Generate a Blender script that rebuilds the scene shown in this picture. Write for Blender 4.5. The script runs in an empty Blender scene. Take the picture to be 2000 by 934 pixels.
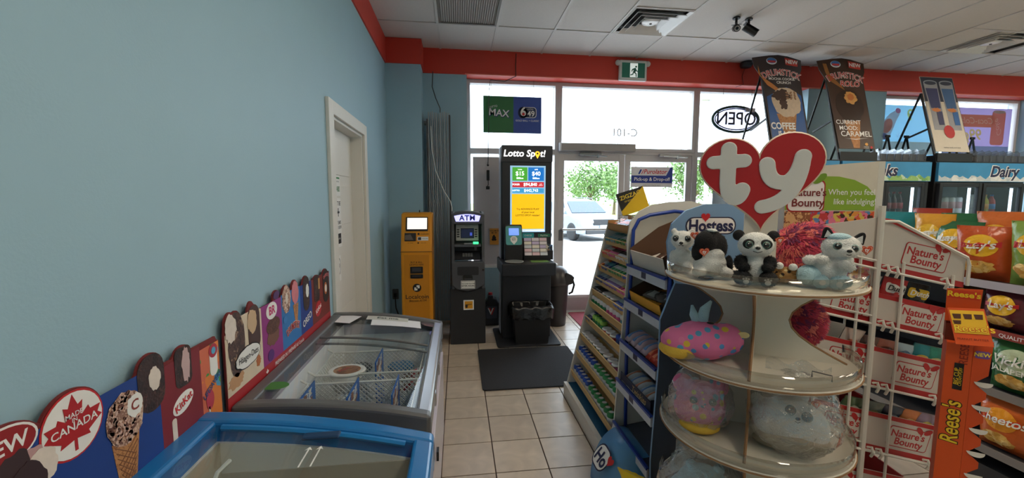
import bpy, bmesh, math, random
from mathutils import Vector, Matrix, noise
random.seed(7)
sc = bpy.context.scene
C = sc.collection
PI = math.pi
V = Vector

# ------------------------------------------------------------------ camera
cam_d = bpy.data.cameras.new('camera')
cam_d.sensor_width = 36.0
cam_d.lens = 36.0 * 808.79 / 2000.0
cam_d.clip_start = 0.02
cam_d.clip_end = 500
cam = bpy.data.objects.new('camera', cam_d)
C.objects.link(cam)
pitch, roll, yaw = .0943, .0021, .1293
Fv = V((math.sin(yaw) * math.cos(pitch), math.cos(yaw) * math.cos(pitch), -math.sin(pitch)))
Rv = V((math.cos(yaw), -math.sin(yaw), 0))
Uv = Rv.cross(Fv)
R2 = Rv * math.cos(roll) + Uv * math.sin(roll)
U2 = -Rv * math.sin(roll) + Uv * math.cos(roll)
cam.matrix_world = Matrix(((R2.x, U2.x, -Fv.x, 0), (R2.y, U2.y, -Fv.y, 0), (R2.z, U2.z, -Fv.z, 1.52), (0, 0, 0, 1)))
sc.camera = cam

# ------------------------------------------------------------------ sky, sun, exposure
w = bpy.data.worlds.new('sky')
sc.world = w
w.use_nodes = True
bg = w.node_tree.nodes['Background']
bg.inputs[0].default_value = (.86, .93, 1.0, 1)
bg.inputs[1].default_value = 4.2
sun_d = bpy.data.lights.new('sun', 'SUN')
sun_d.energy = 9.0
sun_d.angle = .01
sun_d.color = (1, .96, .88)
sun = bpy.data.objects.new('sun', sun_d)
C.objects.link(sun)
sun.rotation_euler = (math.radians(38), math.radians(14), 0)     # shines from behind the shop over its roof, towards the car park
LAMP = 9.0                                                       # brightness of a lit ceiling troffer
sc.view_settings.view_transform = 'Standard'
sc.view_settings.look = 'None'
sc.view_settings.gamma = 1
sc.view_settings.use_curve_mapping = False
sc.view_settings.exposure = 0.68
sc.cycles.transparent_max_bounces = 48

# ------------------------------------------------------------------ materials
MC = {}
def lin(c):
    out = []
    for v in c:
        v /= 255.0
        out.append(v / 12.92 if v <= .04045 else ((v + .055) / 1.055) ** 2.4)
    return (out[0], out[1], out[2], 1)
def mat(rgb, rough=.55, metal=0.0, var=.07, scale=18.0, bump=0.0, bscale=60.0, spec=.5, coat=0.0, emit=0.0):
    key = (rgb, rough, metal, var, scale, bump, bscale, spec, coat, emit)
    if key in MC: return MC[key]
    m = bpy.data.materials.new('surface_%d_%d_%d' % rgb)
    m.use_nodes = True
    nt = m.node_tree
    b = nt.nodes['Principled BSDF']
    b.inputs['Roughness'].default_value = rough
    b.inputs['Metallic'].default_value = metal
    b.inputs['Specular IOR Level'].default_value = spec
    b.inputs['Coat Weight'].default_value = coat
    tc = nt.nodes.new('ShaderNodeTexCoord')
    n = nt.nodes.new('ShaderNodeTexNoise'); n.inputs['Scale'].default_value = scale; n.inputs['Detail'].default_value = 3
    nt.links.new(tc.outputs['Object'], n.inputs['Vector'])
    mx = nt.nodes.new('ShaderNodeMix'); mx.data_type = 'RGBA'
    c = lin(rgb)
    mx.inputs[6].default_value = tuple(max(0, v * (1 - var)) for v in c[:3]) + (1,)
    mx.inputs[7].default_value = tuple(min(1, v * (1 + var)) for v in c[:3]) + (1,)
    nt.links.new(n.outputs['Fac'], mx.inputs[0])
    nt.links.new(mx.outputs[2], b.inputs['Base Color'])
    if emit:
        nt.links.new(mx.outputs[2], b.inputs['Emission Color'])
        b.inputs['Emission Strength'].default_value = emit
    if bump:
        n2 = nt.nodes.new('ShaderNodeTexNoise'); n2.inputs['Scale'].default_value = bscale; n2.inputs['Detail'].default_value = 2
        nt.links.new(tc.outputs['Object'], n2.inputs['Vector'])
        bp = nt.nodes.new('ShaderNodeBump'); bp.inputs['Strength'].default_value = bump; bp.inputs['Distance'].default_value = .01
        nt.links.new(n2.outputs['Fac'], bp.inputs['Height'])
        nt.links.new(bp.outputs['Normal'], b.inputs['Normal'])
    MC[key] = m
    return m
def clear(tint=(240, 245, 248), gloss=.10, rough=.02, bump=0.0, bscale=25.0, haze=0.0, name='clear_sheet'):
    """thin clear sheet: lets light through, with a gloss on top"""
    key = (name, tint, gloss, rough, bump, bscale, haze)
    if key in MC: return MC[key]
    m = bpy.data.materials.new(name)
    m.use_nodes = True
    nt = m.node_tree
    nt.nodes.remove(nt.nodes['Principled BSDF'])
    out = nt.nodes['Material Output']
    tr = nt.nodes.new('ShaderNodeBsdfTransparent'); tr.inputs[0].default_value = lin(tint)
    gl = nt.nodes.new('ShaderNodeBsdfGlossy'); gl.inputs['Roughness'].default_value = rough
    mx = nt.nodes.new('ShaderNodeMixShader')
    lw = nt.nodes.new('ShaderNodeFresnel'); ge = nt.nodes.new('ShaderNodeNewGeometry'); io = nt.nodes.new('ShaderNodeMath'); io.operation = 'MULTIPLY_ADD'; io.inputs[1].default_value = 1 / 1.3 - 1.3; io.inputs[2].default_value = 1.3   # same gloss seen from either side of the thin sheet
    nt.links.new(ge.outputs['Backfacing'], io.inputs[0]); nt.links.new(io.outputs[0], lw.inputs['IOR'])
    ad = nt.nodes.new('ShaderNodeMath'); ad.operation = 'MULTIPLY_ADD'; ad.inputs[1].default_value = 1.0; ad.inputs[2].default_value = gloss * .3
    nt.links.new(lw.outputs[0], ad.inputs[0]); nt.links.new(ad.outputs[0], mx.inputs[0])
    nt.links.new(tr.outputs[0], mx.inputs[1]); nt.links.new(gl.outputs[0], mx.inputs[2])
    last = mx
    if haze:
        df = nt.nodes.new('ShaderNodeBsdfDiffuse'); df.inputs[0].default_value = (.85, .86, .88, 1)
        m2 = nt.nodes.new('ShaderNodeMixShader'); m2.inputs[0].default_value = haze
        nt.links.new(mx.outputs[0], m2.inputs[1]); nt.links.new(df.outputs[0], m2.inputs[2]); last = m2
    if bump:
        tc = nt.nodes.new('ShaderNodeTexCoord')
        n2 = nt.nodes.new('ShaderNodeTexNoise'); n2.inputs['Scale'].default_value = bscale; n2.inputs['Detail'].default_value = 4; n2.inputs['Distortion'].default_value = 1.5
        nt.links.new(tc.outputs['Object'], n2.inputs['Vector'])
        bp = nt.nodes.new('ShaderNodeBump'); bp.inputs['Strength'].default_value = bump; bp.inputs['Distance'].default_value = .02
        nt.links.new(n2.outputs['Fac'], bp.inputs['Height'])
        nt.links.new(bp.outputs['Normal'], gl.inputs['Normal']); nt.links.new(bp.outputs['Normal'], lw.inputs['Normal'])
    nt.links.new(last.outputs[0], out.inputs[0])
    MC[key] = m
    return m
def film(rgb):
    """printed window film: daylight shines through it"""
    key = ('film', rgb)
    if key in MC: return MC[key]
    m = bpy.data.materials.new('window_film'); m.use_nodes = True; nt = m.node_tree
    nt.nodes.remove(nt.nodes['Principled BSDF'])
    d = nt.nodes.new('ShaderNodeBsdfDiffuse'); d.inputs[0].default_value = lin(rgb)
    t = nt.nodes.new('ShaderNodeBsdfTranslucent'); t.inputs[0].default_value = lin(rgb)
    x = nt.nodes.new('ShaderNodeMixShader'); x.inputs[0].default_value = .6
    nt.links.new(d.outputs[0], x.inputs[1]); nt.links.new(t.outputs[0], x.inputs[2]); nt.links.new(x.outputs[0], nt.nodes['Material Output'].inputs[0])
    MC[key] = m
    return m
def patchy(name, cols, scale=22.0, rough=.85, bump=.3, dist=1.2, bscale=160.0):
    """a fabric or print with irregular patches of several colours"""
    if name in MC: return MC[name]
    m = bpy.data.materials.new(name); m.use_nodes = True
    nt = m.node_tree; b = nt.nodes['Principled BSDF']; b.inputs['Roughness'].default_value = rough
    tc = nt.nodes.new('ShaderNodeTexCoord')
    wn = nt.nodes.new('ShaderNodeTexNoise'); wn.inputs['Scale'].default_value = scale * .9
    av = nt.nodes.new('ShaderNodeMix'); av.data_type = 'RGBA'; av.inputs[0].default_value = .06 * dist
    nt.links.new(tc.outputs['Object'], wn.inputs['Vector']); nt.links.new(tc.outputs['Object'], av.inputs[6]); nt.links.new(wn.outputs['Color'], av.inputs[7])
    vo = nt.nodes.new('ShaderNodeTexVoronoi'); vo.inputs['Scale'].default_value = scale
    nt.links.new(av.outputs[2], vo.inputs['Vector'])
    sp = nt.nodes.new('ShaderNodeSeparateColor'); nt.links.new(vo.outputs['Color'], sp.inputs[0])
    cr = nt.nodes.new('ShaderNodeValToRGB'); cr.color_ramp.interpolation = 'CONSTANT'
    tot = sum(wt for _, wt in cols); acc = 0
    for i, (c, wt) in enumerate(cols):
        e = cr.color_ramp.elements[i] if i < 2 else cr.color_ramp.elements.new(acc)
        e.position = acc; e.color = lin(c); acc += wt / tot
    nt.links.new(sp.outputs[0], cr.inputs[0]); nt.links.new(cr.outputs[0], b.inputs['Base Color'])
    if bump:
        n2 = nt.nodes.new('ShaderNodeTexNoise'); n2.inputs['Scale'].default_value = bscale
        nt.links.new(tc.outputs['Object'], n2.inputs['Vector'])
        bp = nt.nodes.new('ShaderNodeBump'); bp.inputs['Strength'].default_value = bump; bp.inputs['Distance'].default_value = .005
        nt.links.new(n2.outputs['Fac'], bp.inputs['Height']); nt.links.new(bp.outputs['Normal'], b.inputs['Normal'])
    MC[name] = m
    return m
def spots(name, base, cols, scale=14.0, size=.42, rough=.9):
    """plush with scattered round coloured spots"""
    if name in MC: return MC[name]
    m = bpy.data.materials.new(name); m.use_nodes = True
    nt = m.node_tree; b = nt.nodes['Principled BSDF']; b.inputs['Roughness'].default_value = rough
    tc = nt.nodes.new('ShaderNodeTexCoord')
    vo = nt.nodes.new('ShaderNodeTexVoronoi'); vo.inputs['Scale'].default_value = scale
    nt.links.new(tc.outputs['Object'], vo.inputs['Vector'])
    lt = nt.nodes.new('ShaderNodeMath'); lt.operation = 'LESS_THAN'; lt.inputs[1].default_value = size
    nt.links.new(vo.outputs['Distance'], lt.inputs[0])
    sp = nt.nodes.new('ShaderNodeSeparateColor'); nt.links.new(vo.outputs['Color'], sp.inputs[0])
    cr = nt.nodes.new('ShaderNodeValToRGB'); cr.color_ramp.interpolation = 'CONSTANT'
    for i, c in enumerate(cols):
        e = cr.color_ramp.elements[i] if i < 2 else cr.color_ramp.elements.new(i / len(cols))
        e.position = i / len(cols); e.color = lin(c)
    nt.links.new(sp.outputs[0], cr.inputs[0])
    mx = nt.nodes.new('ShaderNodeMix'); mx.data_type = 'RGBA'; mx.inputs[6].default_value = lin(base)
    nt.links.new(lt.outputs[0], mx.inputs[0]); nt.links.new(cr.outputs[0], mx.inputs[7]); nt.links.new(mx.outputs[2], b.inputs['Base Color'])
    MC[name] = m
    return m
WHITE = mat((232, 232, 230)); OFFW = mat((214, 211, 204)); BLACK = mat((24, 24, 27), .45); DARK = mat((44, 45, 50), .5)
INK = mat((18, 18, 22), .6); PAPER = mat((238, 238, 236), .6); RED = mat((196, 30, 38)); YEL = mat((245, 200, 30)); BLUE = mat((24, 60, 150))
CHROME = mat((190, 192, 196), .22, 1.0); STEEL = mat((120, 122, 126), .35, .9); GLASS = clear()
NTH = ['first', 'second', 'third', 'fourth', 'fifth', 'sixth', 'seventh', 'eighth', 'ninth', 'tenth', 'eleventh', 'twelfth']
CARD = mat((176, 132, 82), .8)

# ------------------------------------------------------------------ mesh helpers
class FR:
    """a 2-D frame in space: origin, right, up; prints face along un"""
    def __init__(s, o, ux=(1, 0, 0), uy=(0, 0, 1)):
        s.o = V(o); s.ux = V(ux).normalized(); s.uy = V(uy).normalized(); s.un = s.ux.cross(s.uy)
    def p(s, x, y, z=0): return s.o + s.ux * x + s.uy * y + s.un * z
class MB:
    def __init__(s): s.v = []; s.f = []
    def add(s, vs, fs):
        k = len(s.v); s.v += [tuple(a) for a in vs]; s.f += [tuple(i + k for i in f) for f in fs]; return s
    def box(s, x0, x1, y0, y1, z0, z1):
        return s.add([(x, y, z) for z in (z0, z1) for y in (y0, y1) for x in (x0, x1)],
                     [(0, 2, 3, 1), (4, 5, 7, 6), (0, 1, 5, 4), (2, 6, 7, 3), (0, 4, 6, 2), (1, 3, 7, 5)])
    def obox(s, c, a, b, d):
        c, a, b, d = V(c), V(a), V(b), V(d)
        return s.add([c + a * i + b * j + d * k for k in (-1, 1) for j in (-1, 1) for i in (-1, 1)],
                     [(0, 2, 3, 1), (4, 5, 7, 6), (0, 1, 5, 4), (2, 6, 7, 3), (0, 4, 6, 2), (1, 3, 7, 5)])
    def bar(s, p, q, w_, d_, up=(0, 0, 1)):
        p, q = V(p), V(q); t = (q - p); L = t.length; t.normalize()
        u = t.cross(V(up))
        if u.length < 1e-4: u = t.cross(V((0, 1, 0)))
        u.normalize(); n = u.cross(t)
        return s.obox((p + q) / 2, t * L / 2, u * w_ / 2, n * d_ / 2)
    def tube(s, pts, r, n=6, closed=False):
        pts = [V(p) for p in pts]; N = len(pts); vs = []; fs = []; prev = None
        for i, p in enumerate(pts):
            t = ((pts[(i + 1) % N] if (i < N - 1 or closed) else p) - (pts[i - 1] if (i > 0 or closed) else p)).normalized()
            if prev is None:
                a = t.cross(V((0, 0, 1)))
                if a.length < .1: a = t.cross(V((0, 1, 0)))
            else: a = prev - t * prev.dot(t)
            a.normalize(); prev = a; b = t.cross(a)
            rr = r[i] if isinstance(r, (list, tuple)) else r
            vs += [p + (a * math.cos(2 * PI * k / n) + b * math.sin(2 * PI * k / n)) * rr for k in range(n)]
        for i in range(N if closed else N - 1):
            j = (i + 1) % N
            fs += [(i * n + k, i * n + (k + 1) % n, j * n + (k + 1) % n, j * n + k) for k in range(n)]
        if not closed: fs += [tuple(range(n))[::-1], tuple(range((N - 1) * n, N * n))]
        return s.add(vs, fs)
    def cyl(s, p, q, r, n=16, r2=None): return s.tube([p, q], [r, r if r2 is None else r2], n)
    def prism(s, pts, fr, t, z0=0.0):
        n = len(pts)
        vs = [fr.p(x, y, z0) for x, y in pts] + [fr.p(x, y, z0 + t) for x, y in pts]
        return s.add(vs, [tuple(range(n))[::-1], tuple(range(n, 2 * n))] + [(i, (i + 1) % n, n + (i + 1) % n, n + i) for i in range(n)])
    def lathe(s, prof, n=20, c=(0, 0, 0), m=None):
        vs = []; c = V(c)
        for r, z in prof:
            for k in range(n):
                q = V((r * math.cos(2 * PI * k / n), r * math.sin(2 * PI * k / n), z))
                vs.append(c + (m @ q if m else q))
        fs = [(i * n + k, i * n + (k + 1) % n, (i + 1) * n + (k + 1) % n, (i + 1) * n + k) for i in range(len(prof) - 1) for k in range(n)]
        if prof[0][0] > 1e-5: fs.append(tuple(range(n))[::-1])
        if prof[-1][0] > 1e-5: fs.append(tuple(range((len(prof) - 1) * n, len(prof) * n)))
        return s.add(vs, fs)
    def ell(s, c, r, n=16, m=10, rot=None):
        c = V(c); vs = []; fs = []
        if not isinstance(r, (tuple, list)): r = (r, r, r)
        for i in range(m + 1):
            th = PI * i / m
            for k in range(n):
                q = V((r[0] * math.sin(th) * math.cos(2 * PI * k / n), r[1] * math.sin(th) * math.sin(2 * PI * k / n), r[2] * math.cos(th)))
                if rot: q = rot @ q
                vs.append(c + q)
        for i in range(m):
            fs += [(i * n + k, (i + 1) * n + k, (i + 1) * n + (k + 1) % n, i * n + (k + 1) % n) for k in range(n)]
        return s.add(vs, fs)
    def grid(s, f, nu, nv):
        vs = [f(i / nu, j / nv) for j in range(nv + 1) for i in range(nu + 1)]
        return s.add(vs, [(j * (nu + 1) + i, j * (nu + 1) + i + 1, (j + 1) * (nu + 1) + i + 1, (j + 1) * (nu + 1) + i) for j in range(nv) for i in range(nu)])
    def build(s, name, m, parent=None, smooth=False, bevel=0.0, seg=2, remesh=0.0, solid=0.0):
        me = bpy.data.meshes.new(name); me.from_pydata(s.v, [], s.f)
        bm = bmesh.new(); bm.from_mesh(me); bmesh.ops.remove_doubles(bm, verts=bm.verts, dist=1e-6); bmesh.ops.recalc_face_normals(bm, faces=bm.faces); bm.to_mesh(me); bm.free()
        if smooth: me.polygons.foreach_set('use_smooth', [True] * len(me.polygons))
        me.materials.append(m)
        o = bpy.data.objects.new(name, me); C.objects.link(o)
        if parent: o.parent = parent
        if solid:
            q = o.modifiers.new('thickness', 'SOLIDIFY'); q.thickness = solid
        if bevel:
            q = o.modifiers.new('bevel', 'BEVEL'); q.width = bevel; q.segments = seg; q.limit_method = 'ANGLE'
        if remesh:
            q = o.modifiers.new('remesh', 'REMESH'); q.mode = 'VOXEL'; q.voxel_size = remesh; q.use_smooth_shade = True
            q = o.modifiers.new('smooth', 'SMOOTH'); q.factor = .6; q.iterations = 5
        return o
def tag(o, label, cat, group=None, kind=None):
    o['label'] = label; o['category'] = cat
    if group: o['group'] = group
    if kind: o['kind'] = kind
    return o
def thing(name, label, cat, loc=(0, 0, 0), rz=0.0, group=None):
    o = bpy.data.objects.new(name, None); C.objects.link(o); o.location = loc; o.rotation_euler = (0, 0, rz); o.empty_display_size = .05
    return tag(o, label, cat, group)
def struct(o, label=None, cat=None):
    o['kind'] = 'structure'
    if label: o['label'] = label
    if cat: o['category'] = cat
    return o
def copy_tree(o, parent=None):
    c = o.copy(); C.objects.link(c); c.parent = parent
    for ch in list(o.children): copy_tree(ch, c)
    return c

# flat shapes
def rect(x0, y0, x1, y1): return [(x0, y0), (x1, y0), (x1, y1), (x0, y1)]
def rrect(x0, y0, x1, y1, r, n=4):
    out = []
    for cx, cy, a in ((x1 - r, y0 + r, -PI / 2), (x1 - r, y1 - r, 0), (x0 + r, y1 - r, PI / 2), (x0 + r, y0 + r, PI)):
        out += [(cx + r * math.cos(a + PI / 2 * k / n), cy + r * math.sin(a + PI / 2 * k / n)) for k in range(n + 1)]
    return out
def oval(cx, cy, rx, ry=None, n=28, rot=0.0, a0=0.0, a1=2 * PI):
    ry = rx if ry is None else ry; out = []
    full = abs(a1 - a0 - 2 * PI) < 1e-6
    for k in range(n if full else n + 1):
        a = a0 + (a1 - a0) * k / n; x, y = rx * math.cos(a), ry * math.sin(a)
        out.append((cx + x * math.cos(rot) - y * math.sin(rot), cy + x * math.sin(rot) + y * math.cos(rot)))
    return out
def blobby(cx, cy, rx, ry, seed=0, amp=.12, n=26, rot=0.0):
    rnd = random.Random(seed); out = []
    for k in range(n):
        a = 2 * PI * k / n; q = 1 + amp * (rnd.random() - .5) * 2; x, y = rx * q * math.cos(a), ry * q * math.sin(a)
        out.append((cx + x * math.cos(rot) - y * math.sin(rot), cy + x * math.sin(rot) + y * math.cos(rot)))
    return out
def pr(name, pts, fr, m, parent, lift=.001, t=.0006, warp=None):
    """flat print or thin raised piece on frame fr; with warp it follows a bulging surface"""
    mb = MB()
    if warp is None: mb.prism(pts, fr, t, lift)
    else:
        cx = sum(p[0] for p in pts) / len(pts); cy = sum(p[1] for p in pts) / len(pts); K = 5; vs = [fr.p(cx, cy, warp(cx, cy) + lift)]; n = len(pts); fs = []
        for k in range(1, K + 1):
            for x, y in pts:
                a, b = cx + (x - cx) * k / K, cy + (y - cy) * k / K; vs.append(fr.p(a, b, warp(a, b) + lift))
        for i in range(n):
            fs.append((0, 1 + i, 1 + (i + 1) % n))
            for k in range(K - 1):
                q = 1 + k * n; fs.append((q + i, q + n + i, q + n + (i + 1) % n, q + (i + 1) % n))
        mb.add(vs, fs)
    return mb.build(name, m, parent)
TXT = {}
def txt(s, size, fr, m, parent, x=0.0, y=0.0, lift=.0016, bold=0.0, shear=0.0, sx=1.0, align='CENTER', rot=0.0, arc=0.0, warp=None, name='lettering', space=1.0):
    """lettering as geometry: centred at x, y on frame fr, cap height about .7 size"""
    key = (s, bold, shear, align, space)
    if key not in TXT:
        cu = bpy.data.curves.new('t', 'FONT'); cu.body = s; cu.size = 1; cu.align_x = align; cu.align_y = 'CENTER'; cu.offset = bold; cu.shear = shear; cu.resolution_u = 3; cu.space_character = space
        ob = bpy.data.objects.new('t', cu); me = bpy.data.meshes.new_from_object(ob)
        TXT[key] = ([tuple(v.co) for v in me.vertices], [tuple(p.vertices) for p in me.polygons])
        bpy.data.objects.remove(ob); bpy.data.curves.remove(cu); bpy.data.meshes.remove(me)
    vs, fs = TXT[key]; out = []
    for a, b, _ in vs:
        a *= size * sx; b *= size
        if arc:
            R = 1.0 / arc; th = a / R; a, b = (R + b) * math.sin(th), (R + b) * math.cos(th) - R
        a, b = a * math.cos(rot) - b * math.sin(rot) + x, a * math.sin(rot) + b * math.cos(rot) + y
        out.append(fr.p(a, b, lift + (warp(a, b) if warp else 0)))
    return MB().add(out, fs).build(name, m, parent)
# ================================================================== THE SETTING
H = 3.304; XL = -.79; XR = 9.6; YB = 5.18; YG = 5.40; Y0 = -3.2
WALL = mat((156, 190, 207), .6, var=.03, scale=3, bump=.05, bscale=140)
REDP = mat((205, 62, 46), .55, var=.04, scale=4)
CEIL = mat((214, 209, 205), .9, var=.05, scale=60, bump=.35, bscale=240)
ALU = mat((198, 194, 196), .5, .1, var=.03)
GROUT = mat((70, 52, 44), .9)

# floor: grout bed with tiles laid in it
fl = struct(MB().box(XL - .2, XR + .1, Y0, YG + .02, -.06, -.004).build('floor', GROUT))
def tile_mat(k):
    key = 'tile%d' % k
    if key in MC: return MC[key]
    base = [(204, 188, 170), (198, 182, 165), (208, 193, 176)][k]
    m = bpy.data.materials.new('ceramic_tile'); m.use_nodes = True; nt = m.node_tree; b = nt.nodes['Principled BSDF']
    tc = nt.nodes.new('ShaderNodeTexCoord'); n = nt.nodes.new('ShaderNodeTexNoise'); n.inputs['Scale'].default_value = 5; n.inputs['Detail'].default_value = 6; n.inputs['Distortion'].default_value = .8
    nt.links.new(tc.outputs['Object'], n.inputs['Vector'])
    cr = nt.nodes.new('ShaderNodeValToRGB'); cr.color_ramp.elements[0].color = lin(tuple(int(v * .90) for v in base)); cr.color_ramp.elements[1].color = lin(tuple(min(255, int(v * 1.05)) for v in base))
    cr.color_ramp.elements[0].position = .3; cr.color_ramp.elements[1].position = .7
    nt.links.new(n.outputs['Fac'], cr.inputs[0]); nt.links.new(cr.outputs[0], b.inputs['Base Color'])
    b.inputs['Roughness'].default_value = .3
    MC[key] = m; return m
P = .3032; G = .0038
tmesh = []
for k in range(3):
    o = MB().box(G, P - G, G, P - G, -.012, 0).build('floor_tile', tile_mat(k), None, bevel=0)
    tmesh.append(o.data); bpy.data.objects.remove(o)
rest = MB()
ix0 = int(math.floor((XL + .1076) / P)); ix1 = int((XR + .1076) / P); iy0 = int((Y0 - 3.992) / P); iy1 = int((YG - 3.992) / P)
for i in range(ix0, ix1 + 1):
    for j in range(iy0, iy1 + 1):
        x = -.1076 + i * P; y = 3.992 + j * P
        if -.5 < x < 2.75 and 1.15 < y and x + P < 8:
            o = bpy.data.objects.new('floor_tile', tmesh[random.randrange(3)]); C.objects.link(o); o.parent = fl; o.location = (x, y, 0)
        else: rest.box(x + G, x + P - G, y + G, y + P - G, -.012, 0)
o = rest.build('floor_tiles_beyond', tile_mat(0), fl); o['kind'] = 'stuff'

# ceiling: T-bar grid with lay-in tiles
gx0 = .4211 - 2 * .61
cl = MB().box(XL - .1, XR + .1, Y0, YG + .1, H + .05, H + .1)
cl = struct(cl.build('ceiling', CEIL))
BARM = mat((206, 202, 198), .5, var=.02)
bars = MB(); k = 0
while gx0 + k * .61 < XR:
    x = gx0 + k * .61
    if x > XL: bars.box(x - .012, x + .012, Y0, YB, H - .004, H + .012)
    k += 1
rows = [4.456 - 1.22 * q for q in range(7)]
for y in rows: bars.box(XL, XR, y - .012, y + .012, H - .0045, H + .012)
bars.box(gx0 + 4 * .61, gx0 + 5 * .61, 3.846 - .012, 3.846 + .012, H - .0045, H + .012)
bars.box(gx0 + 10 * .61, gx0 + 12 * .61, 3.846 - .012, 3.846 + .012, H - .0045, H + .012)
bars.build('ceiling_grid', BARM, cl)['kind'] = 'stuff'
LIGHTS = {(1, 1): 0, (9, 2): 1, (3, 3): 1, (3, 5): 1, (9, 4): 1, (12, 2): 1, (12, 4): 1, (15, 2): 1, (15, 4): 1}  # all but the first two are unseen panels added to light the room
tc_ = {}
for k in range(17):
    for r in range(7):
        if (k, r) in LIGHTS: continue
        xa, xb = gx0 + k * .61 + .008, gx0 + (k + 1) * .61 - .008
        yb, ya = (YB if r == 0 else rows[r - 1] - .008), rows[r] + .008
        if (k, r) in ((4, 1), (11, 1)): yb = 3.846 - .008
        if xa >= XR: continue
        key = round(yb - ya, 3)
        if key not in tc_:
            o = MB().box(0, xb - xa, 0, yb - ya, .004, .02).build('ceiling_tile', CEIL); tc_[key] = o.data; bpy.data.objects.remove(o)
        o = bpy.data.objects.new('ceiling_tile', tc_[key]); C.objects.link(o); o.parent = cl; o.location = (xa, ya, H)
LENS = mat((150, 146, 140), .35, var=.03)
def troffer(k, r, lit):
    xa, xb, ya, yb = gx0 + k * .61 + .014, gx0 + (k + 1) * .61 - .014, rows[r] + .014, rows[r - 1] - .014
    seen = {(1, 1): 'unlit grey ribbed ceiling light panel near the red band of the left wall', (9, 2): 'lit warm white ceiling light at the upper right corner'}
    t = thing('ceiling_light', seen.get((k, r), 'lit ceiling light panel farther into the shop, %s of these panels' % NTH[sorted(LIGHTS).index((k, r))]), 'ceiling light', ((xa + xb) / 2, (ya + yb) / 2, H), 0, 'ceiling light panels')
    hx, hy = (xb - xa) / 2, (yb - ya) / 2
    f = MB()
    for a in ((-hx, hx, -hy, -hy + .02), (-hx, hx, hy - .02, hy), (-hx, -hx + .02, -hy + .02, hy - .02), (hx - .02, hx, -hy + .02, hy - .02)): f.box(*a, -.002, .03)
    f.build('light_frame', mat((120, 114, 108), .5), t)
    m = mat((255, 240, 214), .4, var=0, emit=LAMP) if lit else LENS
    n = 26; rb = MB()
    if lit: rb.box(-hx + .02, hx - .02, -hy + .02, hy - .02, .004, .012)
    else:
        for q in range(n):
            x = -hx + .02 + (2 * hx - .04) * q / n; wv = (2 * hx - .04) / n
            rb.add([(x, -hy + .02, .010), (x + wv / 2, -hy + .02, .002), (x + wv, -hy + .02, .010), (x, hy - .02, .010), (x + wv / 2, hy - .02, .002), (x + wv, hy - .02, .010)], [(0, 1, 4, 3), (1, 2, 5, 4)])
    rb.build('light_lens', m, t)
for (k, r), lit in LIGHTS.items(): troffer(k, r, lit)

def diffuser(x, y, label):
    t = thing('air_vent', label, 'ceiling vent', (x, y, H), 0, 'square ceiling air diffusers')
    wm = mat((226, 224, 222), .35, .2, var=.03); dm = mat((40, 38, 40), .8)
    MB().box(-.28, .28, -.28, .28, .03, .045).build('duct_plate', dm, t)
    for q, (a, b) in enumerate(((.295, .265), (.25, .205), (.19, .145), (.13, .095))):
        z0, z1 = ((-.008, .006) if q == 0 else (-.024, .016)); n_ = 4
        vs = [(sx * r, sy * r, z) for r, z in ((a, z0), (a, z0 + .004), (b, z1 + .004), (b, z1)) for sx, sy in ((1, 1), (-1, 1), (-1, -1), (1, -1))]
        fs = [(i * 4 + k, i * 4 + (k + 1) % 4, ((i + 1) % 4) * 4 + (k + 1) % 4, ((i + 1) % 4) * 4 + k) for i in range(4) for k in range(4)]
        MB().add(vs, fs).build('vane_ring', wm, t)
    MB().lathe([(.09, .012), (.085, -.002), (.05, -.01), (0, -.011)], 20).build('centre_disc', wm, t, True)
    MB().box(-.012, .012, -.003, .003, -.016, -.011).box(-.003, .003, -.012, .012, -.016, -.011).build('screw', dm, t)
diffuser(gx0 + 4.5 * .61, 4.151, 'square white ceiling air vent over the entrance doors')
diffuser(gx0 + 11.5 * .61 - .2, 4.151, 'square white ceiling air vent at the far right above the coolers')

# left wall with a door opening
DY0, DY1, DZ = 2.787, 3.659, 2.055
wl = MB().box(XL - .14, XL, Y0, DY0, 0, H + .05).box(XL - .14, XL, DY1, 5.5, 0, H + .05).box(XL - .14, XL, DY0, DY1, DZ, H + .05)
struct(wl.build('wall_left', WALL))
struct(MB().box(XL, XL + .014, Y0, 4.9, 3.03, H).build('trim_1', REDP))
struct(MB().box(XL, -.40, 4.9, 5.5, 0, H + .05).build('wall_column', WALL))
struct(MB().box(XL, -.388, 4.888, 4.9, 3.032, H).box(-.40, -.388, 4.9, YB - .01, 3.032, H).build('trim_2', REDP))
# back wall: blue below, red bulkhead above, shop windows and doors between
WX0, WX1, WX2, WX3 = .118, 4.70, 5.90, 8.40
wb = MB().box(-.40, WX0, YB, 5.5, 0, 3.02).box(WX1, WX2, YB, 5.5, 0, 3.02).box(WX3, XR, YB, 5.5, 0, 3.02).box(WX0, 1.285, YB, 5.5, 0, .66).box(3.20, WX1, YB, 5.5, 0, .66).box(WX2, WX3, YB, 5.5, 0, .9)
struct(wb.build('wall_back', WALL))
struct(MB().box(-.40, XR, YB - .012, 5.5, 3.02, H + .05).build('trim_3', REDP))
lip_highlight = mat((236, 120, 100), .4)  # paler red paints the highlight line along the bulkhead's lower lip
struct(MB().box(WX0 - .02, XR, YB - .02, YB - .012, 3.02, 3.032).build('trim_4', lip_highlight))
struct(MB().box(XR, XR + .1, Y0, 5.5, 0, H + .05).build('wall_right', WALL))
struct(MB().box(XL - .14, XR + .1, Y0 - .1, Y0, 0, H + .05).build('wall_front', WALL))
struct(MB().box(WX0 + .005, 1.28, 5.20, 5.37, .66, .69).build('trim_5', mat((236, 234, 230), .4)))

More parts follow.
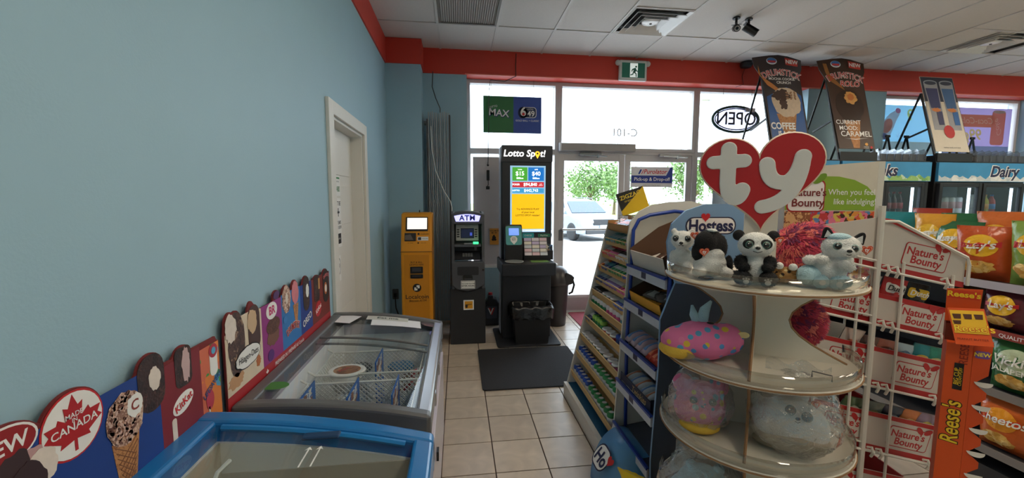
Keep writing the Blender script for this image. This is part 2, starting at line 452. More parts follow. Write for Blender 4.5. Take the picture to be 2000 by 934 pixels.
def framed(name, x0, x1, z0, z1, ww=.045, y=YG, panes=None):
    """aluminium frame with glass panes; panes: extra horizontal bars at these heights"""
    f = MB()
    for a in ((x0, x0 + ww, z0, z1), (x1 - ww, x1, z0, z1), (x0 + ww, x1 - ww, z0, z0 + ww), (x0 + ww, x1 - ww, z1 - ww, z1)):
        f.box(a[0], a[1], y - .05, y + .06, a[2], a[3])
    zs = [z0 + ww]
    for zb in (panes or []):
        f.box(x0 + ww, x1 - ww, y - .05, y + .06, zb - .035, zb + .035); zs += [zb - .035, zb + .035]
    zs.append(z1 - ww)
    o = struct(f.build(name, ALU, bevel=.003))
    for i in range(0, len(zs), 2): MB().box(x0 + ww, x1 - ww, y, y + .006, zs[i], zs[i + 1]).build('pane', GLASS, o)
    return o
framed('window_1', WX0, 1.30, .66, 3.02, panes=[2.14])
framed('window_2', 1.30, 3.20, 2.16, 3.02)
framed('window_3', 3.20, WX1, .66, 3.02, panes=[2.14])
framed('window_4', WX2, WX3, .9, 3.02)
def glass_door(name, x0, x1):
    f = MB(); s_ = .075
    for a in ((x0, x0 + s_, .015, 2.12), (x1 - s_, x1, .015, 2.12), (x0 + s_, x1 - s_, .015, .235), (x0 + s_, x1 - s_, 2.035, 2.12)): f.box(a[0], a[1], YG - .025, YG + .025, a[2], a[3])
    o = struct(f.build(name, ALU, bevel=.003))
    MB().box(x0 + s_, x1 - s_, YG - .004, YG + .004, .235, 2.035).build('pane', GLASS, o)
    MB().tube([(x0 + .04, YG - .03, 1.13), (x0 + .04, YG - .09, 1.13), (x1 - .04, YG - .09, 1.13), (x1 - .04, YG - .03, 1.13)], .014, 8).build('push_bar', CHROME, o)
    MB().box(x0 + .01, x0 + .06, YG - .04, YG - .025, .98, 1.12).build('lock_plate', mat((110, 108, 112), .4, .6), o)
    MB().box(x0 + s_, x1 - s_, YG - .03, YG - .025, .03, .2).build('kick_plate', mat((170, 168, 172), .35, .5), o)
    return o
glass_door('door_2', 1.315, 2.215)
glass_door('door_3', 2.225, 3.175)
dj = MB().box(1.285, 1.315, YG - .05, YG + .06, 0, 2.16).box(3.175, 3.20, YG - .05, YG + .06, 0, 2.16).box(1.285, 3.20, YG - .05, YG + .06, 2.125, 2.16).box(1.285, 3.2, YG - .05, YG + .08, 0, .012)
struct(dj.build('trim_6', ALU, bevel=.002))
op = thing('door_operator', 'long grey metal box of the automatic door operator over the left glass door', 'door operator', (1.32, 5.35, 2.15))
MB().box(0, 1.0, -.09, 0, .005, .10).build('cover', mat((158, 154, 152), .4, .3), op, bevel=.006)
MB().box(-.02, 0, -.092, .002, 0, .105).build('end_cap', mat((220, 222, 226), .3, .5), op)
def closer(x, label):
    t = thing('door_closer', label, 'door closer', (x, 5.34, 2.07), 0, 'silver door closer arms')
    MB().box(-.15, .15, -.05, .0, .03, .065).build('closer_body', mat((150, 150, 152), .3, .8), t, bevel=.006)
    MB().bar((-.10, -.06, .03), (.18, -.17, .005), .03, .012).build('arm', CHROME, t)
    MB().cyl((.10, -.04, .0), (.10, -.04, .04), .018, 10).build('pivot', CHROME, t)
closer(1.72, 'silver door closer arm above the left glass door'); closer(2.82, 'silver door closer arm above the right glass door')

# white interior door in the left wall
MD = mat((224, 222, 216), .45, var=.02)
cas = MB()
cas.box(XL, XL + .022, DY0 - .10, DY0, 0, DZ + .085).box(XL, XL + .022, DY1, DY1 + .085, 0, DZ + .085).box(XL, XL + .022, DY0, DY1, DZ, DZ + .085)
cas.box(XL - .14, XL, DY0 - .002, DY0 + .02, 0, DZ).box(XL - .14, XL, DY1 - .02, DY1 + .002, 0, DZ).box(XL - .14, XL, DY0 + .02, DY1 - .02, DZ - .02, DZ + .002)
struct(cas.build('trim_7', MD, bevel=.003))
dr = MB().box(XL - .13, XL - .09, DY0 + .022, DY1 - .024, .01, DZ - .024)
d1 = struct(dr.build('door_1', MD))
for za, zb in ((.12, .70), (.80, 1.25), (1.33, 1.62), (1.70, 1.97)):
    MB().box(XL - .09, XL - .084, DY0 + .11, DY1 - .11, za, zb).build('door_panel', MD, d1, bevel=.005)
MB().cyl((XL - .09, DY0 + .09, 1.0), (XL - .04, DY0 + .09, 1.0), .012, 10).ell((XL - .035, DY0 + .09, 1.0), .028).build('door_knob', STEEL, d1, True)
def wallprint(x, yc, zc): return FR((x, yc, zc), (0, 1, 0), (0, 0, 1))
s1 = thing('cannabis_notice', 'small white and green notice at the top of the white door signs', 'sign', (XL - .083, 3.10, 1.62))
f = FR((0, 0, 0), (0, 1, 0), (0, 0, 1)); GRN = mat((40, 130, 70))
pr('sheet', rect(-.15, -.075, .15, .075), f, PAPER, s1, 0, .002); pr('border', rect(-.135, .05, .135, .062), f, GRN, s1, .002)
txt('YOU MUST BE OF AGE FOR', .016, f, INK, s1, .02, .03, lift=.003); txt('CANNABIS', .055, f, GRN, s1, .03, -.025, bold=.012, sx=.75, lift=.003)
pr('leaf_mark', [(-.13, -.04), (-.115, .0), (-.125, .03), (-.105, .015), (-.085, .035), (-.095, -.005), (-.08, -.02), (-.105, -.02)], f, GRN, s1, .003)
s2 = thing('age_notice', 'white sheet printed 19+ taped to the white door below the green notice', 'sign', (XL - .083, 3.10, 1.36))
pr('sheet', rect(-.15, -.19, .15, .17), f, PAPER, s2, 0, .002)
txt('YOU MUST BE', .044, f, INK, s2, 0, .13, bold=.012, lift=.003); txt('19', .20, f, INK, s2, -.055, .015, bold=.02, sx=.75, lift=.003); txt('+', .12, f, INK, s2, .075, .06, bold=.02, lift=.003)
txt('YEARS', .035, f, INK, s2, .09, -.01, bold=.01, lift=.003); txt('OR OLDER', .03, f, INK, s2, .085, -.045, bold=.01, sx=.8, lift=.003)
pr('black_bar', rect(-.13, -.165, .13, -.09), f, INK, s2, .002); txt('PROOF OF AGE REQUIRED', .018, f, PAPER, s2, 0, -.128, lift=.004)
s3 = thing('round_age_sticker', 'small white sticker with a circled 19 low on the white door', 'sticker', (XL - .083, 3.13, 1.02))
pr('sheet', rect(-.07, -.10, .07, .09), f, PAPER, s3, 0, .002); pr('ring', oval(0, .01, .058, .07), f, INK, s3, .002); pr('ring_inside', oval(0, .01, .049, .06), f, PAPER, s3, .003); txt('19', .06, f, INK, s3, 0, .01, lift=.005, bold=.01)

# outside: car park, lawn, far trees
ASPH = mat((150, 150, 150), .9, var=.08, scale=3); CONC = mat((196, 192, 186), .9)
struct(MB().box(-60, 90, 5.5, 30, -.08, -.03).build('ground_car_park', ASPH))
struct(MB().box(-20, 40, 5.5, 7.6, -.03, -.005).build('ground_walkway', CONC))
struct(MB().box(-90, 140, 30, 160, -.08, .02).build('ground_lawn', mat((150, 175, 80), .95, var=.2, scale=1.5)))
# ================================================================== OUTSIDE THINGS
def tree(x, y, h, r, cz, label, seed, n=900, col_=(92, 120, 70)):
    rnd = random.Random(seed); t = thing('tree', label, 'tree', (x, y, 0), 0, 'trees beyond the car park')
    MB().tube([(0, 0, -.02), (.05, 0, cz * .5), (0, .05, cz)], [.17, .13, .07], 8).build('trunk', mat((96, 80, 66), .9), t)
    br = MB()
    for k in range(5):
        a = rnd.random() * 6.28; br.tube([(0, 0, cz * .55), (math.cos(a) * r * .6, math.sin(a) * r * .6, cz + rnd.random() * r * .4)], [.07, .02], 5)
    br.build('branches', mat((96, 80, 66), .9), t)['kind'] = 'stuff'
    lv = MB()
    lobes = [(rnd.uniform(-.55, .55) * r, rnd.uniform(-.5, .5) * r, cz + rnd.uniform(-.25, .45) * (h - cz), rnd.uniform(.45, .7) * r) for _ in range(8)]
    for _ in range(n):
        lx, ly, lz, lr = lobes[rnd.randrange(8)]
        d = V((rnd.gauss(0, 1), rnd.gauss(0, 1), rnd.gauss(0, .8))).normalized() * lr * rnd.uniform(.55, 1.05)
        c = V((lx, ly, lz)) + d
        if c.z > h: c.z = h - rnd.random() * .3
        a = V((rnd.gauss(0, 1), rnd.gauss(0, 1), rnd.gauss(0, 1))).normalized(); b = a.cross(V((rnd.gauss(0, 1), rnd.gauss(0, 1), rnd.gauss(0, 1)))).normalized(); s_ = rnd.uniform(.10, .2)
        lv.add([c - a * s_, c + b * s_ * .6, c + a * s_, c - b * s_ * .6], [(0, 1, 2, 3)])
    lv.build('foliage', mat(col_, .8, var=.25, scale=.8), t)['kind'] = 'stuff'
tree(11.4, 35, 5.0, 2.5, 3.0, 'round green tree behind the parked car, seen through the left glass door', 1, 1500)
tree(15.9, 41, 5.4, 2.6, 3.0, 'green tree seen through the right glass door above the courier sign', 2, 1600)
tree(19.9, 34, 6.1, 2.2, 3.4, 'tall green tree behind the right edge of the right glass door', 3, 1500)
tree(13.8, 46, 4.4, 2.4, 2.4, 'low far green tree between the two trees behind the glass doors', 4, 900)
tree(24.0, 40, 5.0, 2.6, 3.0, 'green tree far right behind the window with the neon sign', 5, 900)
tree(8.6, 52, 3.6, 2.6, 1.8, 'small far green tree at the left edge of the left glass door', 6, 700)

car = thing('parked_car', 'silver grey suv parked outside, seen through the left glass door', 'car', (4.85, 16.9, -.03), math.radians(14))
paint = mat((150, 160, 172), .25, .5, var=.02); glassd = mat((60, 72, 84), .08, 0, var=.02); tyre = mat((30, 30, 32), .8)
# side profile in the y-z plane (front towards -y)
prof = [(-2.1, .28), (-2.15, .62), (-2.05, .86), (-1.15, 1.02), (-.45, 1.50), (.2, 1.60), (1.4, 1.56), (1.95, 1.10), (2.1, .85), (2.1, .30)]
b = MB(); n = len(prof)
for sx in (-.92, -.80, .80, .92):
    b.v += [(sx * (1.0 if z < 1.05 else .84), y, z if abs(sx) < .9 else min(z, 1.55) - .01) for y, z in prof]
for q in range(3): b.f += [(q * n + i, q * n + (i + 1) % n, (q + 1) * n + (i + 1) % n, (q + 1) * n + i) for i in range(n)]
b.f += [tuple(range(n)), tuple(range(3 * n, 4 * n))]
b.build('car_body', paint, car, bevel=.05, seg=3)
MB().add([(-.78, -1.13, 1.05), (.78, -1.13, 1.05), (.66, -.52, 1.49), (-.66, -.52, 1.49)], [(0, 1, 2, 3)]).build('windscreen', glassd, car, solid=.02)
for sx in (-1, 1):
    for ya, yb in ((-.75, .05), (.12, .85), (.92, 1.5)):
        MB().add([(sx * .865, ya - .18, 1.04), (sx * .865, yb, 1.04), (sx * .80, yb - .05, 1.46), (sx * .80, ya + .28, 1.46)], [(0, 1, 2, 3)]).build('side_window', glassd, car, solid=.02)
    MB().box(sx * .98 - .08, sx * .98 + .08, -.85, -.72, 1.02, 1.15).build('wing_mirror', paint, car, bevel=.03)
    MB().box(sx * .66 - .22, sx * .66 + .22, -2.16, -2.08, .68, .80).build('headlight', mat((232, 236, 240), .1), car, bevel=.03)
    MB().tube([(sx * .62, -.3, 1.62), (sx * .62, .5, 1.66), (sx * .62, 1.3, 1.63)], .02, 6).build('roof_rail', STEEL, car)
    for yw in (-1.35, 1.3):
        wl_ = MB().lathe([(.22, -.1), (.33, -.1), (.35, -.05), (.35, .05), (.33, .1), (.22, .1)], 20, (sx * .84, yw, .35), Matrix.Rotation(PI / 2, 3, 'Y')).build('wheel', tyre, car, True)
        MB().cyl((sx * .84 - .09, yw, .35), (sx * .84 + .09, yw, .35), .21, 14).build('rim', mat((170, 172, 176), .3, .8), wl_)
MB().box(-.45, .45, -2.17, -2.1, .62, .84).build('grille', mat((30, 32, 36), .5), car, bevel=.02)
MB().box(-.75, .75, -2.18, -2.1, .30, .50).build('lower_grille', mat((40, 42, 46), .6), car, bevel=.02)
MB().box(-.18, .18, -2.19, -2.17, .52, .62).build('number_plate', PAPER, car)

lp = thing('light_pole', 'pale tall light pole behind the window with the neon sign', 'lamp post', (17.1, 27, 0))
MB().cyl((0, 0, -.04), (0, 0, 8.3), .16, 10, .11).build('pole', mat((170, 168, 168), .6), lp); MB().box(-.6, .1, -.15, .15, 8.3, 8.42).build('lamp_head', mat((150, 148, 150), .5), lp, bevel=.02); MB().cyl((0, 0, -.05), (0, 0, .5), .28, 12).build('base', CONC, lp)
ps = thing('parking_sign', 'small white sign on a thin post seen through the right glass door', 'sign', (8.65, 18, 0))
MB().cyl((0, 0, -.04), (0, 0, 1.6), .03, 8).build('post', STEEL, ps); MB().prism(rrect(-.2, 1.45, .2, 2.0, .05), FR((0, -.03, 0)), .01).build('sign_plate', PAPER, ps)

# ================================================================== LEFT SIDE: FREEZERS AND HEADER CARDS
def curve_top(za, zb, bulge):
    return lambda s_: za + (zb - za) * s_ + bulge * 4 * s_ * (1 - s_)
def chest_freezer(name, label, x0, x1, y0, y1, top, body_m, rim_m, rim_w, inner_m, sides, side_m=None):
    t = thing(name, label, 'freezer', ((x0 + x1) / 2, (y0 + y1) / 2, 0))
    hx, hy = (x1 - x0) / 2, (y1 - y0) / 2
    zt = lambda x: top((x + hx) / (2 * hx))
    # open-topped cabinet: four walls and a bottom
    wv = .05; b = MB()
    def wall(xa, xb, ya, yb):
        N = 10; vs = []
        for i in range(N + 1):
            x = xa + (xb - xa) * i / N; vs += [(x, ya, .06), (x, yb, .06), (x, yb, zt(x) - .05), (x, ya, zt(x) - .05)]
        fs = [(4 * i + k, 4 * i + (k + 1) % 4, 4 * i + 4 + (k + 1) % 4, 4 * i + 4 + k) for i in range(N) for k in range(4)] + [(0, 1, 2, 3), (4 * N, 4 * N + 1, 4 * N + 2, 4 * N + 3)]
        b.add(vs, fs)
    wall(-hx + .02, hx - .02, -hy + .02, -hy + .02 + wv); wall(-hx + .02, hx - .02, hy - .02 - wv, hy - .02)
    wall(-hx + .02, -hx + .02 + wv, -hy + .07, hy - .07); wall(hx - .02 - wv, hx - .02, -hy + .07, hy - .07)
    b.box(-hx + .07, hx - .07, -hy + .07, hy - .07, .06, .12).build('cabinet', body_m, t)
    li = MB(); li.box(-hx + .07, hx - .07, -hy + .07, hy - .07, .28, .29)
    for a in ((-hx + .07, -hx + .074, -hy + .07, hy - .07), (hx - .074, hx - .07, -hy + .07, hy - .07), (-hx + .07, hx - .07, -hy + .07, -hy + .074), (-hx + .07, hx - .07, hy - .074, hy - .07)):
        li.box(*a, .28, min(zt(a[0]), zt(a[1])) - .05)
    li.build('liner', inner_m, t)
    # curved rim: two long rails and two arched ends
    def arch(ya, yb, th, z_up):
        N = 18; m_ = MB(); vs = []
        for i in range(N + 1):
            x = -hx + 2 * hx * i / N; vs += [(x, ya, zt(x) - th), (x, yb, zt(x) - th), (x, yb, zt(x) + z_up), (x, ya, zt(x) + z_up)]
        fs = [(4 * i + k, 4 * i + (k + 1) % 4, 4 * i + 4 + (k + 1) % 4, 4 * i + 4 + k) for i in range(N) for k in range(4)] + [(0, 1, 2, 3), (4 * N, 4 * N + 1, 4 * N + 2, 4 * N + 3)]
        return m_.add(vs, fs)
    arch(-hy, -hy + rim_w, .085, .014).build('end_rim', rim_m, t, bevel=.014, seg=3); arch(hy - rim_w, hy, .10, .014).build('end_rim', rim_m, t, bevel=.014, seg=3)
    for sx in (-1, 1):
        x = sx * (hx - rim_w / 2); z = zt(x); sl = (zt(x + .01) - zt(x - .01)) / .02
        MB().obox((x, 0, z - .035), (rim_w / 2, 0, sl * rim_w / 2), (0, hy - .012, 0), (0, 0, .045)).build('side_rim', side_m if sx > 0 and side_m else rim_m, t, bevel=.012, seg=3)
    for sx, sy in sides:
        MB().cyl((sx * (hx - .1) - .015, sy * (hy - .1), .035), (sx * (hx - .1) + .015, sy * (hy - .1), .035), .034, 14).build('caster', BLACK, t)
    return t, hx, hy, zt
def lid_pane(t, hx, zt, y0, y1, inset, up, edge_m, m, name='glass_lid'):
    N = 18; g = MB()
    g.grid(lambda u, v: V((-hx + inset + (2 * hx - 2 * inset) * u, y0 + (y1 - y0) * v, zt(-hx + inset + (2 * hx - 2 * inset) * u) + up)), N, 2)
    o = g.build(name, m, t, True)
    for yy in (y0, y1):
        e = MB(); e.tube([(-hx + inset + (2 * hx - 2 * inset) * i / N, yy, zt(-hx + inset + (2 * hx - 2 * inset) * i / N) + up) for i in range(N + 1)], .006, 6).build('lid_edge', edge_m, o)
    return o
LG = clear((246, 250, 251), .05, .03)
GREYR = mat((104, 104, 106), .35, .2, var=.03)
corners = ((-1, -1), (1, -1), (-1, 1), (1, 1))
gf, hx, hy, zt = chest_freezer('ice_cream_freezer', 'grey rimmed chest freezer full of ice cream, with sliding curved glass lids', -.765, -.105, 1.435, 2.625, curve_top(.815, .735, .022), mat((188, 184, 196), .25, var=.02), GREYR, .055, mat((244, 246, 248), .4, var=.02), corners, mat((168, 170, 176), .25, .5, var=.03))
lid_pane(gf, hx, zt, .07, hy - .05, .06, -.008, GREYR, LG); lid_pane(gf, hx, zt, -hy + .05, .13, .06, .004, GREYR, LG)
for yy in (-.30, .02, .34): MB().box(hx - .03, hx + .004, yy, yy + .04, zt(hx) - .10, zt(hx) - .04).build('rail_bracket', CHROME, gf, bevel=.004)
MB().box(hx + .0, hx + .012, -.32, -.28, .40, .44).build('lock', BLACK, gf)
MB().box(-.022 + hx - .02, hx + .003, -hy + .08, hy - .08, .08, zt(hx) - .16).build('front_panel', mat((206, 200, 214), .15, var=.02), gf, bevel=.004)
bf, bhx, bhy, bzt = chest_freezer('blue_chest_freezer', 'bright blue rimmed chest freezer with a nearly empty cream interior, nearest the viewer', -.775, -.085, .02, 1.325, curve_top(.862, .742, .020), mat((232, 230, 224), .4, var=.02), mat((26, 116, 186), .28, var=.03, coat=.3), .062, mat((196, 186, 168), .6, var=.03), corners)
lid = lid_pane(bf, bhx, bzt, -.02, bhy - .055, .055, .0, mat((26, 100, 160), .3), clear((240, 246, 248), .12, .03))
lid_pane(bf, bhx, bzt, -bhy + .05, .06, .055, -.012, mat((26, 100, 160), .3), clear((240, 246, 248), .12, .03))
MB().tube([(-bhx + .085 + (2 * bhx - .17) * i / 12, bhy - .075, bzt(-bhx + .085 + (2 * bhx - .17) * i / 12) + .001) for i in range(13)], .009, 6).build('lid_trim', mat((30, 126, 196), .3), lid)
zc = bzt(.03)
MB().box(-.03, .075, bhy - .112, bhy - .08, zc + .002, zc + .012).build('lid_handle', mat((24, 60, 100), .5), lid, bevel=.006)
aw = FR((.02, bhy - .19, zc + .003), (1, 0, 0), (0, 1, 0))
for dx in (-.012, .018): pr('slide_arrow', [(dx - .002, -.05), (dx + .002, -.05), (dx + .002, .03), (dx + .010, .025), (dx, .043), (dx - .010, .025), (dx - .002, .03)], aw, PAPER, lid, .002)
WIRE = mat((226, 226, 222), .4, var=.02)
rk = thing('freezer_hanging_rack', 'bent white wire hanging inside the blue chest freezer', 'wire rack', (-.43, .67, 0))
MB().tube([(-.25, .33, .5), (-.25, .38, .70), (-.24, .46, .72), (-.235, .50, .77), (-.225, .545, .775)], .006, 6).build('hook', WIRE, rk)
MB().tube([(-.25, -.3, .5), (-.25, .33, .5), (.24, .33, .5), (.24, -.3, .5)], .006, 6, True).build('rim_wire', WIRE, rk)
bt = MB()
for k in range(10): bt.tube([(-.25 + .054 * k, -.3, .5), (-.25 + .054 * k, -.3, .3), (-.25 + .054 * k, .33, .3), (-.25 + .054 * k, .33, .5)], .004, 5)
bt.build('wire_mesh', WIRE, rk)['kind'] = 'stuff'

def basket(xc, y0, y1, label):
    t = thing('freezer_basket', label, 'basket', (xc, (y0 + y1) / 2, .47), 0, 'white mesh baskets in the grey freezer')
    a, b, h = .235, (y1 - y0) / 2, .24
    MB().tube([(-a, -b, h), (a, -b, h), (a, b, h), (-a, b, h)], .005, 6, True).build('rim_wire', WIRE, t)
    ms = MB()
    def face(p, ux, L):
        st = .022
        for k in range(int((L + h) / st)):
            s0 = k * st
            for sg in (0, 1):
                A = (max(0, s0 - h), min(h, s0)); B = (min(L, s0), max(0, s0 - L))
                (u0, z0), (u1, z1) = A, B
                if sg: u0, u1 = L - u0, L - u1
                q0 = V(p) + V(ux) * u0 + V((0, 0, z0)); q1 = V(p) + V(ux) * u1 + V((0, 0, z1))
                if (q0 - q1).length > .01: ms.bar(q0, q1, .0045, .003)
    face((-a, -b, 0), (1, 0, 0), 2 * a); face((-a, b, 0), (1, 0, 0), 2 * a); face((-a, -b, 0), (0, 1, 0), 2 * b); face((a, -b, 0), (0, 1, 0), 2 * b)
    ms.build('wire_mesh', WIRE, t)['kind'] = 'stuff'
    MB().box(-a, a, -b, b, -.004, 0).build('basket_floor', WIRE, t)
    for sy in (-b, b): MB().tube([(-a, sy, h), (-a - .045, sy, h + .03), (-a - .06, sy, h + .045), (-a - .085, sy, h + .04)], .005, 6).build('hanger', WIRE, t)
basket(-.425, 1.56, 1.85, 'near white wire mesh basket inside the grey freezer'); basket(-.425, 1.94, 2.23, 'far white wire mesh basket inside the grey freezer')
CARDB = mat((30, 96, 180), .4)
for k, (x, y, lab) in enumerate(((-.62, 1.71, 'blue printed divider card at the left of the near freezer basket'), (-.44, 1.72, 'blue printed divider card in the middle of the near freezer basket'), (-.27, 1.73, 'blue printed divider card at the right of the near freezer basket'), (-.40, 2.08, 'blue divider card in the far freezer basket'))):
    t = thing('divider_card', lab, 'divider', (x, y, .475), 0, 'blue divider cards in the freezer baskets')
    MB().box(-.002, .002, -.10, .10, 0, .27).build('card', CARDB, t); MB().box(.0022, .003, -.08, .06, .16, .26).build('print', patchy('treat_print', [((230, 220, 200), 2), ((150, 90, 50), 2), ((30, 96, 180), 2), ((240, 240, 240), 1)], 40, .4, 0), t)
for k, (x, y, c, lab) in enumerate(((-.53, 1.71, (150, 190, 220), 'pale blue carton lying in the left bay of the near freezer basket'), (-.355, 1.71, (90, 150, 205), 'mid blue carton lying in the middle bay of the near freezer basket'), (-.55, 2.08, (206, 214, 224), 'white carton lying in the left bay of the far freezer basket'), (-.28, 2.09, (70, 130, 200), 'bright blue carton lying in the right bay of the far freezer basket'))):
    t = thing('frozen_treat_carton', lab, 'carton', (x, y, .472), .1 * k - .15); MB().box(-.065, .065, -.09, .09, 0, .05 + .02 * (k % 2)).build('carton', mat(c, .4), t, bevel=.003); pr('print', oval(0, 0, .04, .05), FR((0, 0, .05 + .02 * (k % 2)), (1, 0, 0), (0, 1, 0)), mat((236, 236, 232), .4), t, .0006)
tb = thing('ice_cream_tub', 'oval white tub of chocolate ice cream in the grey freezer', 'tub', (-.53, 1.985, .62))
MB().lathe([(.05, 0), (.062, .06), (.064, .085), (.060, .085), (.058, .02), (0, .02)], 28, m=Matrix(((1.25, 0, 0), (0, 1, 0), (0, 0, 1)))).build('tub', mat((232, 230, 224), .4), tb, True)
MB().lathe([(.066, .082), (.069, .09), (.066, .096), (.054, .094), (0, .094)], 28, m=Matrix(((1.25, 0, 0), (0, 1, 0), (0, 0, 1)))).build('lid_ring', PAPER, tb, True)
pr('ice_cream_print', oval(0, 0, .062, .050), FR((0, 0, .0945), (1, 0, 0), (0, 1, 0)), patchy('scoop', [((150, 96, 56), 3), ((112, 66, 38), 2), ((180, 128, 84), 2)], 30, .4, 0), tb, .0005)
txt('Rolo', .03, FR((0, 0, .096), (1, 0, 0), (0, 1, 0)), RED, tb, -.015, 0, bold=.02, rot=.9)
for k, (x, y, c, lab) in enumerate(((-.33, 2.33, (60, 130, 180), 'pale blue round ice cream tub lid in the far basket'), (-.56, 2.33, (70, 70, 74), 'dark round ice cream tub at the far end of the grey freezer'))):
    t = thing('ice_cream_tub', lab, 'tub', (x, y, .43)); MB().lathe([(.055, 0), (.068, .14), (.07, .15), (.0, .15)], 24).build('tub', mat((220, 226, 230), .4), t, True); MB().lathe([(.073, .145), (.073, .158), (.06, .160), (0, .160)], 24).build('tub_lid', mat(c, .4), t, True)
for k in range(8):
    a = k % 4; r_ = k // 4
    t = thing('wrapped_ice_cream_cone', '%s wrapped ice cream cone %s along the right wall of the grey freezer' % (['upper', 'lower'][1 - r_], ['first', 'second', 'third', 'fourth'][a]), 'ice cream', (-.235 + .02 * r_, 1.92 + .045 * a, .64 + .02 * r_), 0, 'wrapped cones in the grey freezer')
    MB().lathe([(.0, -.07), (.022, .03), (.024, .05), (.012, .07), (0, .072)], 12, m=Matrix.Rotation(PI / 2 - .2, 3, 'Y')).build('wrapper', patchy('wrap%d' % (k % 3), [((226, 220, 212), 3), ((120, 70, 44), 2), ((190, 40, 44), 1), ((200, 160, 110), 1)], 60, .35, 0), t, True)
bx = thing('ice_cream_sandwich_box', 'white and purple ice cream carton lying near the front of the grey freezer', 'carton', (-.225, 1.545, .665), .1)
MB().box(-.09, .09, -.05, .05, 0, .028).build('carton', PAPER, bx, bevel=.002)
f = FR((0, 0, .028), (1, 0, 0), (0, 1, 0)); pr('print_disc', oval(.04, 0, .036, .03), f, mat((120, 76, 48)), bx, .0006); pr('purple_spot', oval(-.062, -.018, .02), f, mat((110, 50, 130)), bx, .0006); txt('BR', .05, f, mat((214, 40, 110)), bx, -.02, .005, bold=.03)
for k, (x, y, rz, w_, h_, c, lab) in enumerate(((-.665, 2.50, -.25, .125, .15, (236, 236, 240), 'blank white sheet of paper at the back left of the freezer lid'), (-.37, 2.47, .12, .28, .13, (236, 237, 242), 'wide blank white paper under the other sheets on the freezer lid'), (-.43, 2.535, .06, .24, .08, (206, 206, 200), 'greyish printed leaflet on top of the papers on the freezer lid'))):
    zl = (lambda xx: curve_top(.815, .735, .022)((xx + .765) / .66) + (.0025 + .0012 * k))
    o = MB().grid(lambda u, v: (lambda dx, dy: V((x + dx * math.cos(rz) - dy * math.sin(rz), y + dx * math.sin(rz) + dy * math.cos(rz), zl(x + dx * math.cos(rz) - dy * math.sin(rz)))))((u - .5) * w_, (v - .5) * h_), 8, 3)
    t = thing('paper_sheet', lab, 'paper', (0, 0, 0)); o.build('sheet', mat(c, .7, var=.02), t)
    if k == 2:
        txt('Eat me', .045, FR((0, 0, 0), (1, 0, 0), (0, 1, 0)), mat((40, 60, 50)), t, x, y, rot=rz, lift=.0012, bold=.02, warp=lambda a, b_: zl(a))
pr_ = thing('chocolate_sticker', 'dark brown round treat sticker at the far right corner of the freezer lid', 'sticker', (0, 0, 0))
pr('sticker', oval(-.18, 2.525, .05, .035), FR((0, 0, 0), (1, 0, 0), (0, 1, 0)), patchy('brown', [((70, 34, 24), 3), ((110, 50, 34), 2), ((150, 96, 60), 1)], 40, .4, 0), pr_, .003, warp=lambda a, b_: curve_top(.815, .735, .022)((a + .765) / .66))
gs = thing('green_treat_sticker', 'green sticker on the lid of the grey freezer beside the header card', 'sticker', (0, 0, 0))
pr('sticker', oval(-.69, 1.60, .05, .035), FR((0, 0, 0), (1, 0, 0), (0, 1, 0)), mat((70, 130, 60)), gs, .008, warp=lambda a, b_: curve_top(.815, .735, .022)((a + .765) / .66))

# printed cardboard headers behind the freezers, standing against the left wall
CORR = mat((120, 34, 36), .7)
def u_card(name, label, y0, outline):
    t = thing(name, label, 'header card', (-.772, y0, 0)); f = FR((.006, 0, 0), (0, 1, 0), (0, 0, 1))
    MB().prism(outline, FR((0, 0, 0), (0, 1, 0), (0, 0, 1)), .006).build('board', CORR, t)
    return t, f
CHOC = patchy('choc', [((58, 34, 30), 4), ((44, 26, 24), 3), ((84, 52, 44), 1)], 60, .5, .2)
NUT = patchy('nutty', [((196, 160, 140), 3), ((150, 112, 96), 2), ((226, 200, 184), 2), ((110, 72, 60), 1)], 75, .6, .3)
CREAM = mat((226, 214, 204), .6, var=.12, scale=60); WAFER = patchy('wafer', [((190, 134, 84), 3), ((158, 104, 62), 2)], 90, .6, .1)
ZB = .83
def topline(x0, x1, base, bumps, n=160):
    out = []
    for k in range(n + 1):
        x = x1 + (x0 - x1) * k / n; z = base(x)
        for cx, cy, rx, ry in bumps:
            u = (x - cx) / rx
            if abs(u) < 1: z = max(z, cy + ry * math.sqrt(1 - u * u))
        out.append((x, z))
    return out
o1 = [(.0, ZB - .03), (1.40, ZB - .03)] + topline(0, 1.40, lambda x: 1.106 - .012 * x if x < 1.385 else 1.072, [(.893, 1.072, .072, .072), (.765, 1.10, .063, .039), (1.105, 1.09, .048, .048), (1.225, 1.085, .038, .031)])
t, f = u_card('freezer_header_card', 'long blue header card with maple leaf badge and ice cream cone by the left wall', .0, o1)
BLU = mat((24, 62, 140), .5, var=.12, scale=4)
pr('blue_panel', rect(.01, ZB - .02, 1.13, 1.10), f, BLU, t, .0004); pr('red_panel', rect(1.13, ZB - .02, 1.30, 1.085), f, mat((128, 24, 36), .5), t, .0005)
pr('fruit_panel', rect(1.30, ZB - .02, 1.396, 1.072), f, patchy('fruity', [((226, 130, 60), 2), ((70, 150, 70), 2), ((232, 190, 60), 1), ((80, 160, 200), 1), ((214, 110, 80), 2)], 14, .5, 0, 2.5), t, .0005)
pr('new_badge_edge', oval(.765, 1.10, .06, .036), f, PAPER, t, .0012); pr('new_badge', oval(.765, 1.10, .055, .032), f, mat((150, 26, 30)), t, .002); txt('NEW', .038, f, PAPER, t, .762, 1.10, bold=.02, lift=.003)
